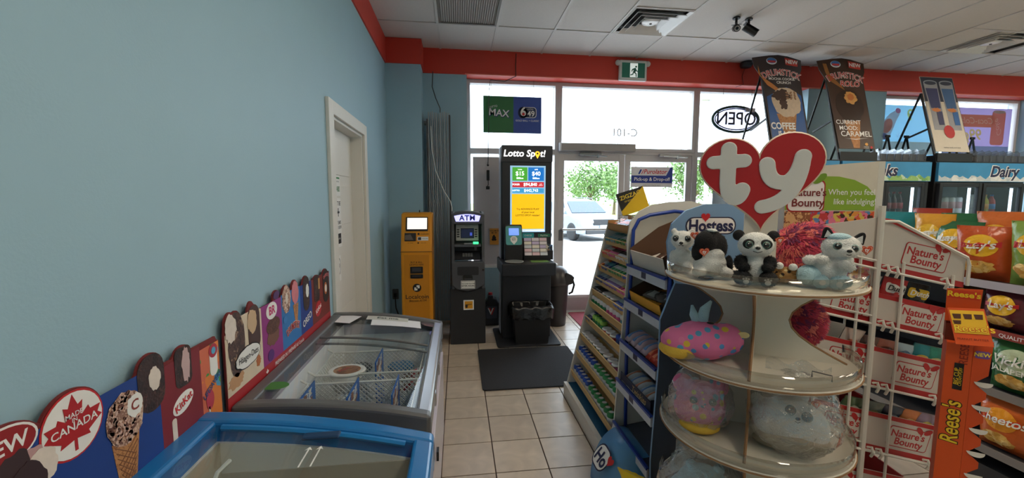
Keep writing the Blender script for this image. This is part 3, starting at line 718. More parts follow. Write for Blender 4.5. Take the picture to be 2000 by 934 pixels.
for k, (cx, cy, c) in enumerate(((.76, 1.02, CREAM), (.80, 1.045, mat((190, 150, 150))), (.775, 1.05, mat((60, 40, 44))), (.825, 1.03, CREAM), (.80, 1.02, mat((56, 36, 40))))): pr('swirl', blobby(cx, cy, .036, .028, k, .1, rot=k * .5), f, c, t, .0012 + .0006 * k)
pr('badge_edge', oval(.893, 1.072, .069, .069), f, RED, t, .0012); pr('badge', oval(.893, 1.072, .065, .065), f, PAPER, t, .002)
def maple(cx, cy, s_):
    h = [(0, 1.0), (.16, .62), (.32, .70), (.26, .25), (.50, .44), (.56, .30), (.92, .30), (.80, .08), (.95, -.05), (.45, -.34), (.5, -.48), (.05, -.40), (.05, -.75)]
    pts = h + [(-a, b) for a, b in reversed(h[1:])]
    return [(cx + a * s_, cy + b * s_) for a, b in pts]
pr('maple_leaf', maple(.893, 1.068, .066), f, mat((178, 26, 34)), t, .003)
txt('MADE', .0145, f, PAPER, t, .893, 1.0925, bold=.012, lift=.0045); txt('IN', .0125, f, PAPER, t, .893, 1.082, bold=.01, lift=.0045); txt('CANADA', .023, f, PAPER, t, .893, 1.069, bold=.014, lift=.0045, sx=1.05)
pr('cone', [(.975, .975), (1.055, .975), (1.03, .82), (.995, .82)], f, WAFER, t, .0012); pr('nut_scoop', blobby(1.018, 1.018, .054, .062, 3, .05), f, NUT, t, .0022); pr('bite', blobby(1.045, 1.035, .024, .028, 5, .08), f, PAPER, t, .003); txt('C', .035, f, mat((140, 60, 50)), t, 1.045, 1.035, bold=.02, lift=.004)
nc = MB(); nd = MB(); rnd = random.Random(9); k = 0
while k < 110:
    a, c = rnd.uniform(-1, 1), rnd.uniform(-1, 1)
    if a * a + c * c > 1 or ((1.018 + .05 * a - 1.045) / .026) ** 2 + ((1.018 + .058 * c - 1.035) / .03) ** 2 < 1: continue
    (nc if k % 3 else nd).prism(blobby(1.018 + .050 * a, 1.018 + .058 * c, rnd.uniform(.0035, .006), rnd.uniform(.003, .0045), k, .3, 7, rnd.random() * 3), f, .0022, .0028); k += 1
nc.build('nut_pieces', mat((206, 172, 160), .6), t)['kind'] = 'stuff'; nd.build('chocolate_pieces', mat((110, 72, 64), .6), t)['kind'] = 'stuff'
wl2 = MB()
for k in range(14):
    for sg in (-1, 1):
        z0 = .965 - .014 * k
        p0, p1 = (1.015 - sg * .034 * (z0 - .78) / .19, z0), (1.015 + sg * .034 * (z0 - .83) / .19, z0 - .045)
        if p1[1] > .822: wl2.prism([(p0[0], p0[1] - .0012), (p1[0], p1[1] - .0012), (p1[0], p1[1] + .0012), (p0[0], p0[1] + .0012)], f, .0005, .002)
wl2.build('waffle_lines', mat((130, 84, 56), .6), t)['kind'] = 'stuff'
pr('dark_bar', rrect(1.06, .99, 1.15, 1.135, .04), f, CHOC, t, .0014); pr('bar_bite', blobby(1.115, 1.07, .02, .03, 6, .1), f, CREAM, t, .0022)
pr('chocolate_bar', rrect(1.19, 1.0, 1.26, 1.112, .02), f, CHOC, t, .0014); pr('bar_cream', blobby(1.235, 1.06, .018, .05, 7, .15), f, mat((200, 170, 170)), t, .0022)
pr('logo_oval', oval(1.215, .957, .045, .026, rot=.3), f, PAPER, t, .0014); txt('KitKat', .030, f, RED, t, 1.215, .957, bold=.02, rot=.3, lift=.003, sx=.95); pr('stick', rrect(1.165, .86, 1.183, .93, .008), f, CREAM, t, .0014)
pr('ice_pop', rrect(1.345, .97, 1.385, 1.065, .018), f, PAPER, t, .0014); pr('pop_tip', oval(1.365, 1.05, .022, .022), f, mat((180, 50, 70)), t, .002); pr('pop_ring', oval(1.365, 1.05, .011), f, mat((90, 170, 210)), t, .003); pr('pop_base', oval(1.335, .905, .02, .03), f, mat((190, 60, 80)), t, .002); pr('pop_stick', rect(1.325, .85, 1.332, .885), f, CREAM, t, .002); txt('LIFESAVERS', .026, f, mat((30, 70, 130)), t, 1.35, .945, bold=.02, rot=.5, lift=.003, sx=.8)
txt("It's!", .05, f, mat((210, 60, 90)), t, .90, .91, bold=.03, rot=.1)

o2 = [(0, .80), (1.12, .80)] + topline(0, 1.12, lambda x: 1.06 if x < .01 else 1.098, [(.075, 1.02, .06, .118), (.04, 1.09, .037, .052), (.2, 1.085, .048, .043), (.185, 1.09, .03, .055), (.40, 1.118, .033, .021), (.50, 1.075, .049, .066), (.60, 1.085, .044, .06), (.742, 1.09, .046, .048), (.9, 1.09, .045, .023), (1.05, 1.075, .054, .048)])
t, f = u_card('freezer_header_card', 'header card with ice cream bars and sandwiches, nearer the white door', 1.43, o2)
pr('cream_panel', [(0.004, .855), (.26, .855), (.26, 1.098), (.21, 1.11), (.1, 1.11), (.004, 1.07)], f, mat((222, 206, 182), .5), t, .0004); pr('purple_panel', rect(.26, .855, .445, 1.10), f, mat((150, 44, 130), .5), t, .0004); pr('blue_panel', rect(.445, .855, .66, 1.105), f, mat((46, 120, 190), .5, var=.15, scale=6), t, .0004); pr('deep_blue_panel', rect(.66, .855, .82, 1.10), f, mat((22, 56, 140), .5), t, .0004); pr('brown_panel', rect(.82, .855, 1.118, 1.095), f, mat((120, 36, 26), .5), t, .0004)
pr('red_stripe', rect(0, .803, 1.12, .857), f, mat((170, 30, 36), .5), t, .0008); pr('leaf_mark', maple(.285, .832, .012), f, PAPER, t, .002); txt('PREPARED IN / PRÉPARÉ AU Canada', .026, f, PAPER, t, .52, .832, bold=.01, lift=.002, sx=.8)
pr('nut_bar', blobby(.075, 1.02, .055, .115, 11, .05), f, patchy('darknut', [((86, 56, 46), 3), ((60, 38, 32), 3), ((150, 120, 96), 1)], 60, .5, .2), t, .0014); pr('bar_bite', blobby(.04, 1.085, .035, .05, 12, .12), f, CREAM, t, .0022)
pr('chocolate_bar', rrect(.155, .95, .245, 1.125, .04), f, mat((74, 44, 36), .5), t, .0014); pr('bar_inside', blobby(.185, 1.07, .034, .045, 13, .12), f, mat((206, 176, 140)), t, .0022)
pr('almonds', blobby(.06, .895, .05, .025, 14, .2), f, mat((196, 150, 110)), t, .0014); pr('almonds', blobby(.22, .905, .018, .02, 15, .2), f, mat((190, 110, 60)), t, .0014)
pr('logo_edge', blobby(.145, .953, .092, .040, 16, .05), f, INK, t, .003); pr('logo_plate', blobby(.145, .953, .087, .036, 16, .05), f, PAPER, t, .0038); txt('Häagen-Dazs', .032, f, INK, t, .145, .953, bold=.012, lift=.005, sx=.85)
pr('sandwich', oval(.36, 1.0, .062, .034), f, patchy('cookie', [((104, 66, 52), 3), ((80, 48, 40), 2)], 90, .6, .1), t, .0014); pr('sandwich_bite', blobby(.355, .955, .055, .035, 17, .1), f, mat((120, 78, 62)), t, .0012); pr('logo_disc', oval(.35, 1.065, .05, .035), f, PAPER, t, .002); txt('BR', .048, f, mat((200, 40, 110)), t, .35, 1.065, bold=.03, lift=.003); pr('purple_spot', oval(.325, .885, .028, .024), f, mat((90, 40, 120)), t, .002); pr('purple_scoop', blobby(.40, 1.118, .03, .018, 19), f, mat((80, 40, 100)), t, .0014)
pr('nut_cone', blobby(.50, 1.075, .045, .062, 20, .06), f, NUT, t, .0014); pr('nut_cone_bite', blobby(.50, 1.08, .014, .024, 21), f, CREAM, t, .0024); pr('pink_cone', [(.57, 1.03), (.635, 1.03), (.61, .92), (.595, .92)], f, WAFER, t, .0014); pr('pink_swirl', blobby(.60, 1.085, .04, .055, 22, .06), f, mat((216, 130, 140), .5, var=.2, scale=40), t, .002)
txt('DRUMSTICK', .045, f, PAPER, t, .56, .935, bold=.06, lift=.0028, arc=6, sx=.62); txt('DRUMSTICK', .045, f, RED, t, .56, .935, bold=.015, lift=.0036, arc=6, sx=.62); pr('badge', oval(.475, .99, .02, .016), f, mat((60, 130, 200)), t, .003)
pr('dark_bar', rrect(.70, .96, .785, 1.135, .04), f, CHOC, t, .0014); pr('bar_bite', blobby(.755, 1.06, .02, .035, 23), f, PAPER, t, .0022); txt('OREO', .046, f, PAPER, t, .74, .915, bold=.02, rot=.25, lift=.003)
pr('chocolate_bar', rrect(.855, .97, .94, 1.11, .02), f, CHOC, t, .0014); pr('wafer_bar', rrect(.92, 1.03, .945, 1.09, .005), f, mat((200, 150, 90)), t, .0024); pr('logo_oval', oval(.91, .925, .05, .04, rot=.3), f, RED, t, .002); txt('KitKat', .034, f, PAPER, t, .91, .925, bold=.02, rot=.3, lift=.003)
pr('dark_bar', rrect(1.0, .93, 1.10, 1.12, .045), f, mat((40, 24, 22), .5), t, .0014); pr('bar_centre', oval(1.045, 1.01, .026, .035), f, mat((190, 110, 60)), t, .002); pr('bar_cream', oval(1.045, 1.01, .014, .022), f, PAPER, t, .003); txt('DRUMSTICK', .026, f, mat((230, 120, 120)), t, 1.06, 1.085, bold=.02, arc=10, sx=.7, lift=.003)
# ================================================================== MACHINES BY THE WINDOW
# yellow kiosk (front towards -y, local origin at the middle of its front foot)
t = thing('crypto_kiosk', 'slim mustard yellow cash kiosk with a bright tilted screen', 'kiosk', (-.428, 4.30, 0))
OCH = mat((226, 150, 22), .45, var=.03); OCHD = mat((206, 134, 18), .5, var=.03)
side = [(-.0, 0), (-.0, .99), (-.10, 1.30), (-.12, 1.375), (-.20, 1.385), (-.32, 1.385), (-.32, 0)]     # (depth behind the front, height)
b = MB(); b.prism([(-y, z) for y, z in side], FR((-.158, 0, 0), (0, 1, 0), (0, 0, 1)), .316); b.build('cabinet', OCH, t, bevel=.014, seg=3)
f = FR((0, 0, 0))
pr('front_door', rect(-.125, .05, .125, .955), f, OCHD, t, .001, .006); MB().box(-.158, .158, -.003, .004, .984, .992).build('seam', mat((120, 76, 14)), t)
up = V((0, .10, .31)).normalized(); g = FR((0, 0, .99), (1, 0, 0), up)
pr('screen_bezel', rrect(-.11, .215, .115, .365, .006), g, BLACK, t, .002, .006); pr('screen', rect(-.095, .235, .105, .355), g, mat((240, 236, 228), .3, var=.02, emit=.65), t, .008, .001)
pr('scanner_window', rrect(-.12, .11, -.005, .195, .004), g, BLACK, t, .002, .006); pr('scanner_glass', [(-.115, .12), (-.03, .12), (-.06, .18), (-.115, .17)], g, mat((110, 100, 96), .2), t, .009, .001)
pr('brand_disc', oval(.02, .185, .011), g, INK, t, .002); txt('Localcoin', .026, g, INK, t, .075, .185, lift=.003)
pr('notice', rrect(.01, .115, .12, .155, .004), g, PAPER, t, .002); pr('code_square', rect(.015, .12, .047, .15), g, DARK, t, .003); txt('SCAN HERE', .012, g, INK, t, .085, .135, lift=.004)
txt('bill  receipt', .012, g, INK, t, -.06, .09, lift=.003); pr('ring_mark', oval(.018, .09, .008), g, INK, t, .002); txt('place code', .012, g, INK, t, .07, .09, lift=.003)
txt('BUY & SELL', .024, f, INK, t, 0, .88, lift=.008, bold=.01); txt('CRYPTO HERE', .022, f, INK, t, 0, .855, lift=.008, bold=.01)
for za, zb in ((.765, .835), (.715, .755)):
    pr('slot_plate', rrect(-.063, za, .063, zb, .005), f, BLACK, t, .007, .008); pr('slot_mouth', rect(-.045, za + .02, .045, zb - .012), f, mat((80, 80, 84), .3, .5), t, .015, .002)
pr('emblem_disc', oval(0, .615, .043), f, INK, t, .008); pr('emblem_square', rect(-.027, .588, .004, .620), f, PAPER, t, .0095); pr('emblem_square', rect(-.004, .610, .027, .642), f, PAPER, t, .0095); pr('emblem_hole', rect(-.007, .607, .007, .623), f, INK, t, .011)
txt('Localcoin', .062, f, INK, t, 0, .52, lift=.008, bold=.008); txt('Bitcoin ATM', .034, f, INK, t, .005, .478, lift=.008, shear=.2)
MB().cyl((.02, .22, 1.385), (.02, .22, 1.41), .006, 8).build('antenna', BLACK, t)

# grey cash machine
t = thing('cash_machine', 'dark grey cash machine with a lit purple topper between the yellow kiosk and lottery kiosk', 'cash machine', (.086, 4.25, 0))
GA = mat((74, 76, 82), .5, var=.04); GB = mat((36, 37, 42), .55, var=.05)
MB().box(-.178, .19, .03, .45, 0, .60).build('safe_cabinet', GB, t, bevel=.008)
# upper shell: side cheeks, hood, recessed fascia
for sx in (-1, 1):
    MB().prism([(.0, .60), (.0, .88), (.03, .92), (.05, 1.20), (.03, 1.30), (.04, 1.37), (.12, 1.395), (.42, 1.395), (.42, .60)], FR((-.158 if sx < 0 else .153, 0, 0), (0, 1, 0), (0, 0, 1)), .03).build('side_cheek', GA, t, bevel=.006)
hood = MB(); pts = [(-.155, 1.27), (.168, 1.27), (.168, 1.375)] + [(.168 - .323 * k / 10, 1.375 + .03 * math.sin(PI * k / 10)) for k in range(1, 10)] + [(-.155, 1.375)]
hood.prism(pts, FR((0, .42, 0)), .39).build('hood', GA, t, bevel=.008)
f3 = FR((0, .03, 0))
pr('topper', [(-.128, 1.355), (-.11, 1.297), (.124, 1.297), (.142, 1.355)] + [(.142 - .27 * k / 8, 1.355 + .018 * math.sin(PI * k / 8)) for k in range(1, 8)], f3, mat((176, 176, 255), .4, var=0, emit=1.0), t, .002, .004); txt('ATM', .075, f3, mat((30, 40, 150), .5), t, .007, 1.332, bold=.03, lift=.0075, space=1.1)
MB().box(-.155, .168, .16, .42, .88, 1.28).build('fascia', mat((40, 41, 46), .5), t)
up2 = V((0, .08, 1)).normalized(); q = FR((0, .135, 1.08), (1, 0, 0), up2)
pr('screen_panel', rrect(-.11, .01, .125, .18, .006), q, mat((176, 176, 172), .4, .3), t, 0, .02); pr('screen_bezel', rect(-.062, .035, .078, .14), q, mat((26, 28, 36), .2), t, .021, .002); pr('screen', rect(-.055, .042, .071, .133), q, mat((30, 34, 60), .15, emit=.25), t, .023, .0006); pr('screen_logo', rect(.035, .062, .058, .095), q, mat((70, 90, 200), emit=.4), t, .024)
txt('GENMEGA', .012, q, INK, t, .007, .163, lift=.021)
for k in range(4):
    for x in (-.088, .098): pr('function_key', rrect(x - .014, .045 + .024 * k, x + .014, .060 + .024 * k, .003), q, DARK, t, .02, .004)
MB().box(-.13, .145, .02, .15, 1.035, 1.06).build('keypad_shelf', mat((92, 94, 98), .4, .4), t, bevel=.004); MB().box(-.03, .06, .01, .03, 1.062, 1.075).build('card_slot', mat((150, 152, 156), .3, .6), t, bevel=.002)
MB().box(.065, .12, .02, .06, 1.064, 1.085).build('card_reader_light', mat((60, 230, 130), .4, var=0, emit=1.4), t, bevel=.003); MB().box(.075, .10, .0, .03, 1.0, 1.036).build('card_reader', DARK, t, bevel=.003)
MB().add([(-.128, .02, .90), (.138, .02, .90), (.138, .17, .97), (-.128, .17, .97)], [(0, 1, 2, 3)]).build('keypad_plate', mat((48, 49, 54), .5), t, solid=.01)
kd = V((0, .15, .07)).normalized(); kf = FR((.005, .06, .925), (1, 0, 0), kd)
for r in range(3):
    for c in range(4): pr('key', rrect(-.05 + .028 * c, .0 + .024 * r, -.028 + .028 * c, .018 + .024 * r, .003), kf, mat((120, 122, 126), .4), t, .004, .005)
MB().prism([(-.158, .64), (-.10, .595), (0, .575), (.10, .595), (.183, .64), (.183, .885), (-.158, .885)], FR((0, .06, 0)), .075).build('dispenser_front', GA, t, bevel=.012, seg=3)
fd = FR((0, -.015, 0))
pr('dispenser_recess', rrect(-.10, .745, .118, .835, .012), fd, mat((34, 35, 40), .5), t, .0005, .001); pr('tray', rrect(-.042, .70, .055, .745, .01), fd, BLACK, t, .001, .02); pr('tray_lip', rect(-.03, .705, .045, .715), fd, mat((70, 72, 78)), t, .021, .002); pr('lock', oval(.165, .80, .012), fd, BLACK, t, .001, .006)
pr('after_hours_notice', rect(-.065, .605, .08, .69), fd, PAPER, t, .002); pr('notice_border', rect(-.06, .61, .075, .685), fd, mat((120, 120, 120)), t, .003); pr('notice_sheet', rect(-.057, .613, .072, .682), fd, PAPER, t, .004); txt('NO CASH IN ATM', .017, fd, INK, t, .008, .658, lift=.006, bold=.01); txt('AFTER HOURS', .021, fd, INK, t, .008, .635, lift=.006, bold=.02)
fs_ = FR((0, .03, 0)); pr('sticker_sheet', rect(-.04, .37, .068, .475), fs_, PAPER, t, .001); pr('sticker', rect(-.028, .383, .056, .462), fs_, mat((226, 160, 30)), t, .002); txt('Interac', .024, fs_, INK, t, .014, .428, lift=.0035, rot=.12, bold=.015); pr('hand_mark', blobby(-.008, .41, .013, .02, 3, .2), fs_, INK, t, .003)

# tall lottery kiosk
t = thing('lottery_kiosk', 'tall black lottery kiosk with a lit header and a yellow advert screen', 'kiosk', (.735, 4.12, 0))
KB = mat((26, 28, 36), .42, var=.04)
MB().prism(rrect(-.345, -.01, .325, .62, .03), FR((0, 0, 0), (1, 0, 0), (0, 1, 0)), .02).build('base_plate', mat((30, 31, 36), .5), t, bevel=.004)
MB().box(-.27, .26, .24, .56, .02, .74).build('cabinet', KB, t, bevel=.008)
MB().box(-.30, .262, 0, .56, .74, .875).build('counter', KB, t, bevel=.012, seg=3)
MB().box(-.272, .282, .33, .56, .875, 2.10).build('column', KB, t, bevel=.012, seg=3)
MB().box(-.276, -.272, .40, .57, .02, 2.09).build('light_edge', mat((230, 232, 240), .4), t); MB().box(.282, .286, .40, .57, .875, 2.09).build('light_edge', mat((230, 232, 240), .4), t)
f = FR((0, .33, 0)); LIT = mat((250, 250, 250), .4, var=0, emit=1.0)
pr('header', rrect(-.272, 1.925, .282, 2.10, .012), f, mat((34, 36, 46), .4), t, .001, .012)
txt('Lotto Sp', .098, f, LIT, t, .088, 2.012, bold=.02, shear=.15, lift=.014, align='RIGHT'); txt('t!', .098, f, LIT, t, .142, 2.012, bold=.02, shear=.15, lift=.014, align='LEFT'); pr('pin_mark', [(.116 + a * 1.0, 2.006 + c) for a, c in ((0, -.045), (.024, -.005), (.028, .012), (.016, .03), (0, .034), (-.016, .03), (-.028, .012), (-.024, -.005))], f, mat((246, 180, 40), .4, emit=1.0), t, .014); pr('pin_hole', oval(.116, 2.015, .01), f, KB, t, .016)
pr('screen', rect(-.178, 1.17, .208, 1.885), f, mat((150, 190, 220), .3, var=.02, emit=.5), t, .002, .004)
def sc_(n_, r_, c, e=.55): pr(n_, rect(*r_), f, mat(c, .3, var=.02, emit=e), t, .007)
sc_('screen_green', (-.155, 1.725, .008, 1.868), (70, 160, 50)); sc_('screen_blue', (.018, 1.725, .19, 1.868), (20, 110, 190)); sc_('screen_red', (-.155, 1.655, .19, 1.712), (190, 40, 50)); sc_('screen_sky', (-.155, 1.595, .19, 1.645), (60, 150, 200)); sc_('screen_yellow', (-.160, 1.205, .195, 1.582), (246, 196, 20), .5); sc_('screen_footer', (-.165, 1.178, .2, 1.198), (226, 238, 246))
LT = mat((250, 250, 250), .4, var=0, emit=1.0)
for x, a, c in ((-.073, '$15', 'Lotto'), (.104, '$40', '6/49')):
    txt(a, .062, f, LT, t, x, 1.80, bold=.015, lift=.009); txt('Million', .028, f, LT, t, x, 1.752, bold=.015, lift=.009); txt(c, .02, f, LT, t, x, 1.845, bold=.01, lift=.009)
txt('$94,840', .046, f, LT, t, .04, 1.684, bold=.015, lift=.009); txt('POKER', .026, f, LT, t, -.115, 1.684, bold=.02, lift=.009); txt('multi\njackpot', .014, f, LT, t, .155, 1.684, lift=.009)
txt('$442,743', .042, f, LT, t, .05, 1.620, bold=.01, lift=.009); txt('LOTTO', .024, f, LT, t, -.115, 1.620, bold=.02, lift=.009)
for k, s_ in enumerate(('Try ADVANCE PLAY', 'of your local', 'LOTTO SPOT retailer!')): txt(s_, .028, f, INK, t, .015, 1.42 - .034 * k, lift=.009, bold=.008)
txt('Know your limit', .012, f, INK, t, -.05, 1.188, lift=.009)
pr('aqua_badge', rrect(-.045, 1.105, .085, 1.16, .006), f, mat((40, 160, 170)), t, .002); txt('CHECK', .026, f, PAPER, t, .02, 1.132, lift=.004); pr('light_line', rect(-.02, 1.075, .06, 1.08), f, LIT, t, .002); pr('green_badge', rrect(.13, 1.115, .265, 1.15, .006), f, mat((40, 120, 90)), t, .002); txt('PlayWise', .022, f, PAPER, t, .198, 1.132, lift=.004)
# terminal standing on the counter, play slips and trays belong to the kiosk
tm = thing('ticket_checker', 'teal ticket checker with a small blue screen standing on the lottery kiosk counter', 'ticket checker', (.585, 4.30, .875))
MB().prism([(0, 0), (0, .17), (.06, .37), (.09, .385), (.13, .36), (.13, 0)], FR((-.10, 0, 0), (0, 1, 0), (0, 0, 1)), .19).build('housing', BLACK, tm, bevel=.012, seg=3)
u3 = V((0, .06, .20)).normalized(); g = FR((-.005, 0, .17), (1, 0, 0), u3)
pr('teal_cover', rrect(-.085, .0, .085, .205, .02), g, mat((46, 150, 150), .4), tm, .002, .006); pr('screen', rect(-.05, .105, .055, .18), g, mat((90, 130, 240), .3, emit=.8), tm, .009); pr('logo_pin', [(a * 1.1, .05 + c) for a, c in ((0, -.045), (.03, -.01), (.035, .02), (.02, .042), (0, .046), (-.02, .042), (-.035, .02), (-.03, -.01))], g, PAPER, tm, .009); txt('Lotto\nSpot!', .018, g, INK, tm, 0, .065, lift=.011, bold=.02)
cp = pr('counter_mat', rect(.03, -.005, .22, .14), FR((.72, 4.18, .8755), (1, 0, 0), (0, 1, 0)), mat((110, 150, 70)), None, .001)
tag(cp, 'green printed mat lying on the lottery kiosk counter', 'mat')
dp = thing('coin_dish', 'shallow round grey dish on the lottery kiosk counter', 'dish', (.57, 4.20, .8765)); MB().lathe([(0, 0), (.085, 0), (.10, .012), (.096, .014), (.08, .006), (0, .005)], 24).build('dish', mat((150, 152, 150), .4), dp, True)
rk = thing('play_slip_rack', 'small rack of white and pink lottery play slips on the kiosk counter', 'slip rack', (.83, 4.36, .875), -.05)
MB().prism([(0, 0), (0, .05), (.09, .24), (.10, .24), (.10, 0)], FR((-.13, 0, 0), (0, 1, 0), (0, 0, 1)), .26).build('rack', BLACK, rk)
u4 = V((0, .09, .19)).normalized(); g = FR((0, 0, .05), (1, 0, 0), u4)
for c in range(3):
    for r in range(5): pr('slip', rect(-.125 + .085 * c, -.005 + .042 * r, -.047 + .085 * c, .030 + .042 * r), g, mat([(230, 222, 228), (228, 196, 206), (214, 220, 226), (236, 230, 220), (206, 190, 220)][(r + c) % 5]), rk, .003 + .002 * (5 - r), .001)
ph = thing('leaflet_holder', 'small black holder of dark leaflets at the right of the kiosk counter', 'leaflet holder', (.965, 4.36, .875), -.1)
MB().box(-.03, .05, 0, .05, 0, .10).build('holder', BLACK, ph); MB().box(-.026, .012, .006, .016, .02, .17).build('leaflet', patchy('leaf1', [((60, 70, 80), 2), ((150, 110, 70), 1), ((210, 200, 190), 1)], 40, .5, 0), ph); MB().box(.006, .046, .018, .03, .02, .16).build('leaflet', patchy('leaf2', [((70, 110, 160), 2), ((40, 40, 50), 2)], 40, .5, 0), ph); pr('handle_print', rrect(-.115, .77, -.085, .84, .01), FR((.64, 4.12, 0)), mat((200, 205, 210)), bpy.data.objects['lottery_kiosk'], .001)

# rubbish bins
t = thing('bagged_waste_bin', 'square black waste bin with a black bag folded over it before the lottery kiosk', 'bin', (.755, 4.235, .02))
MB().add([(-.17, -.085, 0), (.17, -.085, 0), (.17, .085, 0), (-.17, .085, 0), (-.20, -.105, .40), (.20, -.105, .40), (.20, .105, .40), (-.20, .105, .40)], [(0, 1, 2, 3)[::-1], (0, 1, 5, 4), (1, 2, 6, 5), (2, 3, 7, 6), (3, 0, 4, 7)]).build('bin', mat((22, 22, 25), .5), t, solid=.004)
bg_ = MB(); nn = 44
def ringp(k, s_, z, am, sd):
    a = 2 * PI * k / nn; c, s2 = math.cos(a), math.sin(a); q = 1 / max(abs(c), abs(s2)); j = 1 + am * math.sin(k * sd) + am * random.uniform(-.6, .6)
    return (c * q * .20 * s_ * j, s2 * q * .105 * s_ * j, z + am * .25 * math.sin(k * 1.7))
rings = [[ringp(k, .93, .26, .02, 1.3) for k in range(nn)], [ringp(k, .98, .40, .015, 2.1) for k in range(nn)], [ringp(k, 1.05, .412, .02, 1.9) for k in range(nn)], [ringp(k, 1.10, .37, .05, 2.7) for k in range(nn)], [ringp(k, 1.10, .27, .06, 1.1) for k in range(nn)]]
for r in rings: bg_.v += r
for i in range(4): bg_.f += [(i * nn + k, i * nn + (k + 1) % nn, (i + 1) * nn + (k + 1) % nn, (i + 1) * nn + k) for k in range(nn)]
bg_.f.append(tuple(range(nn))); bg_.build('bin_bag', mat((20, 20, 23), .25, var=.1, bump=.4, bscale=30), t, True)
t = thing('domed_waste_bin', 'round black waste bin with a domed swing lid behind the lottery kiosk', 'bin', (1.175, 4.86, 0))
DK = mat((46, 42, 44), .45, var=.06)
MB().lathe([(.115, 0), (.12, .01), (.15, .50), (.156, .52), (.0, .52)], 28).build('bin', DK, t, True)
MB().lathe([(.162, .50), (.164, .54), (.158, .60), (.13, .67), (.08, .715), (0, .73)], 28).build('dome_lid', mat((56, 50, 50), .35, var=.05), t, True)
MB().prism([(.02, .50), (.165, .52), (.19, .60), (.16, .63), (.10, .66)], FR((0, -.09, 0)), .05).build('swing_flap', DK, t, bevel=.01); MB().tube([(.13, -.11, .40), (.17, -.11, .42), (.20, -.09, .50), (.185, -.05, .58)], .013, 7).build('bag_edge', mat((30, 28, 30), .2), t)

# folding security gate, pulled back against the wall
t = thing('folding_gate', 'folded grey steel accordion security gate standing against the blue wall', 'security gate', (-.215, 5.03, 0))
GT = mat((176, 176, 180), .45, .3, var=.06)
for k in range(11):
    x = -.115 + .023 * k; o = MB().box(x - .0055, x + .0055, -.05 + .03 * (k % 2), -.02 + .03 * (k % 2), .06, 2.53 + .01 * math.sin(k)).build('gate_bar', GT, t, bevel=.002)
for z in (.35, .95, 1.55, 2.15):
    for k in range(10): MB().bar((-.115 + .023 * k, -.035, z), (-.092 + .023 * k, -.035, z + .12 * (1 if k % 2 else -1)), .004, .014, (0, 1, 0)).build('lattice_strap', GT, t)
MB().box(.118, .135, -.06, .05, .04, 2.5).build('end_post', mat((70, 70, 74), .5, .5), t); MB().box(-.14, -.125, -.06, .05, .04, 2.45).build('end_post', mat((90, 90, 94), .5, .5), t)
MB().box(-.17, -.12, -.03, .1, 2.40, 2.43).build('hinge_bracket', STEEL, t)
wv = tag(MB().tube([(-.30, 4.93, 2.36), (-.29, 4.90, 2.1), (-.25, 4.89, 1.85), (-.16, 4.86, 1.62), (-.085, 4.84, 1.50), (-.07, 4.80, 1.43), (-.07, 4.70, 1.33)], .005, 6).build('white_cable', PAPER), 'thin white cable drooping across the folded gate', 'cable')
wv = tag(MB().tube([(-.28, 5.14, 3.03), (-.29, 5.13, 2.85), (-.25, 5.12, 2.72), (-.20, 5.11, 2.6), (-.20, 5.10, 2.55)], .005, 6).build('dark_cable', DARK), 'dark cable hanging from the red bulkhead above the folded gate', 'cable')
ob = thing('wall_outlet', 'small dark wall outlet with a plug and black lead left of the yellow kiosk', 'outlet', (-.735, 4.9, .42)); pr('plate', rrect(-.035, -.06, .035, .06, .008), FR((0, 0, 0)), mat((90, 92, 96), .5), ob, .0, .008); MB().box(-.016, .016, -.045, -.008, -.03, .015).build('plug', BLACK, ob, bevel=.004); MB().tube([(0, -.04, -.02), (.01, -.07, -.15), (.06, -.12, -.26), (.14, -.2, -.36)], .006, 6).build('lead', BLACK, ob)
ol = thing('oil_jug', 'dark plastic jug with a red and white label behind the cash machine', 'jug', (.39, 4.95, 0))
MB().prism([(-.09, 0), (.09, 0), (.095, .26), (.06, .33), (.02, .34), (.02, .37), (-.04, .37), (-.045, .33), (-.095, .26)], FR((0, .06, 0)), .12).build('jug', mat((34, 36, 46), .4), ol, bevel=.015, seg=3)
fo = FR((0, -.061, 0)); pr('label_panel', rrect(-.065, .09, .065, .24, .01), fo, mat((70, 74, 90)), ol, .001); txt('V', .11, fo, RED, ol, 0, .175, bold=.05, lift=.003); txt('V', .11, fo, PAPER, ol, -.012, .175, bold=.015, lift=.004); MB().cyl((-.01, 0, .37), (-.01, 0, .395), .025, 14).build('cap', RED, ol)

# mats
t = tag(MB().prism(rrect(.18, 3.17, 1.11, 4.075, .03), FR((0, 0, 0), (1, 0, 0), (0, 1, 0)), .012, .0005).build('door_mat', mat((44, 44, 48), .95, var=.25, scale=120, bump=.6, bscale=300), None, bevel=.004), 'black ribbed rubber backed mat on the tiles before the lottery kiosk', 'mat')
t = tag(MB().prism(rrect(1.45, 4.55, 2.6, 5.33, .03), FR((0, 0, 0), (1, 0, 0), (0, 1, 0)), .01, .0005).build('entrance_mat', mat((140, 62, 72), .95, var=.15, scale=120, bump=.5, bscale=300), None, bevel=.003), 'dull red entrance mat at the foot of the glass doors', 'mat')

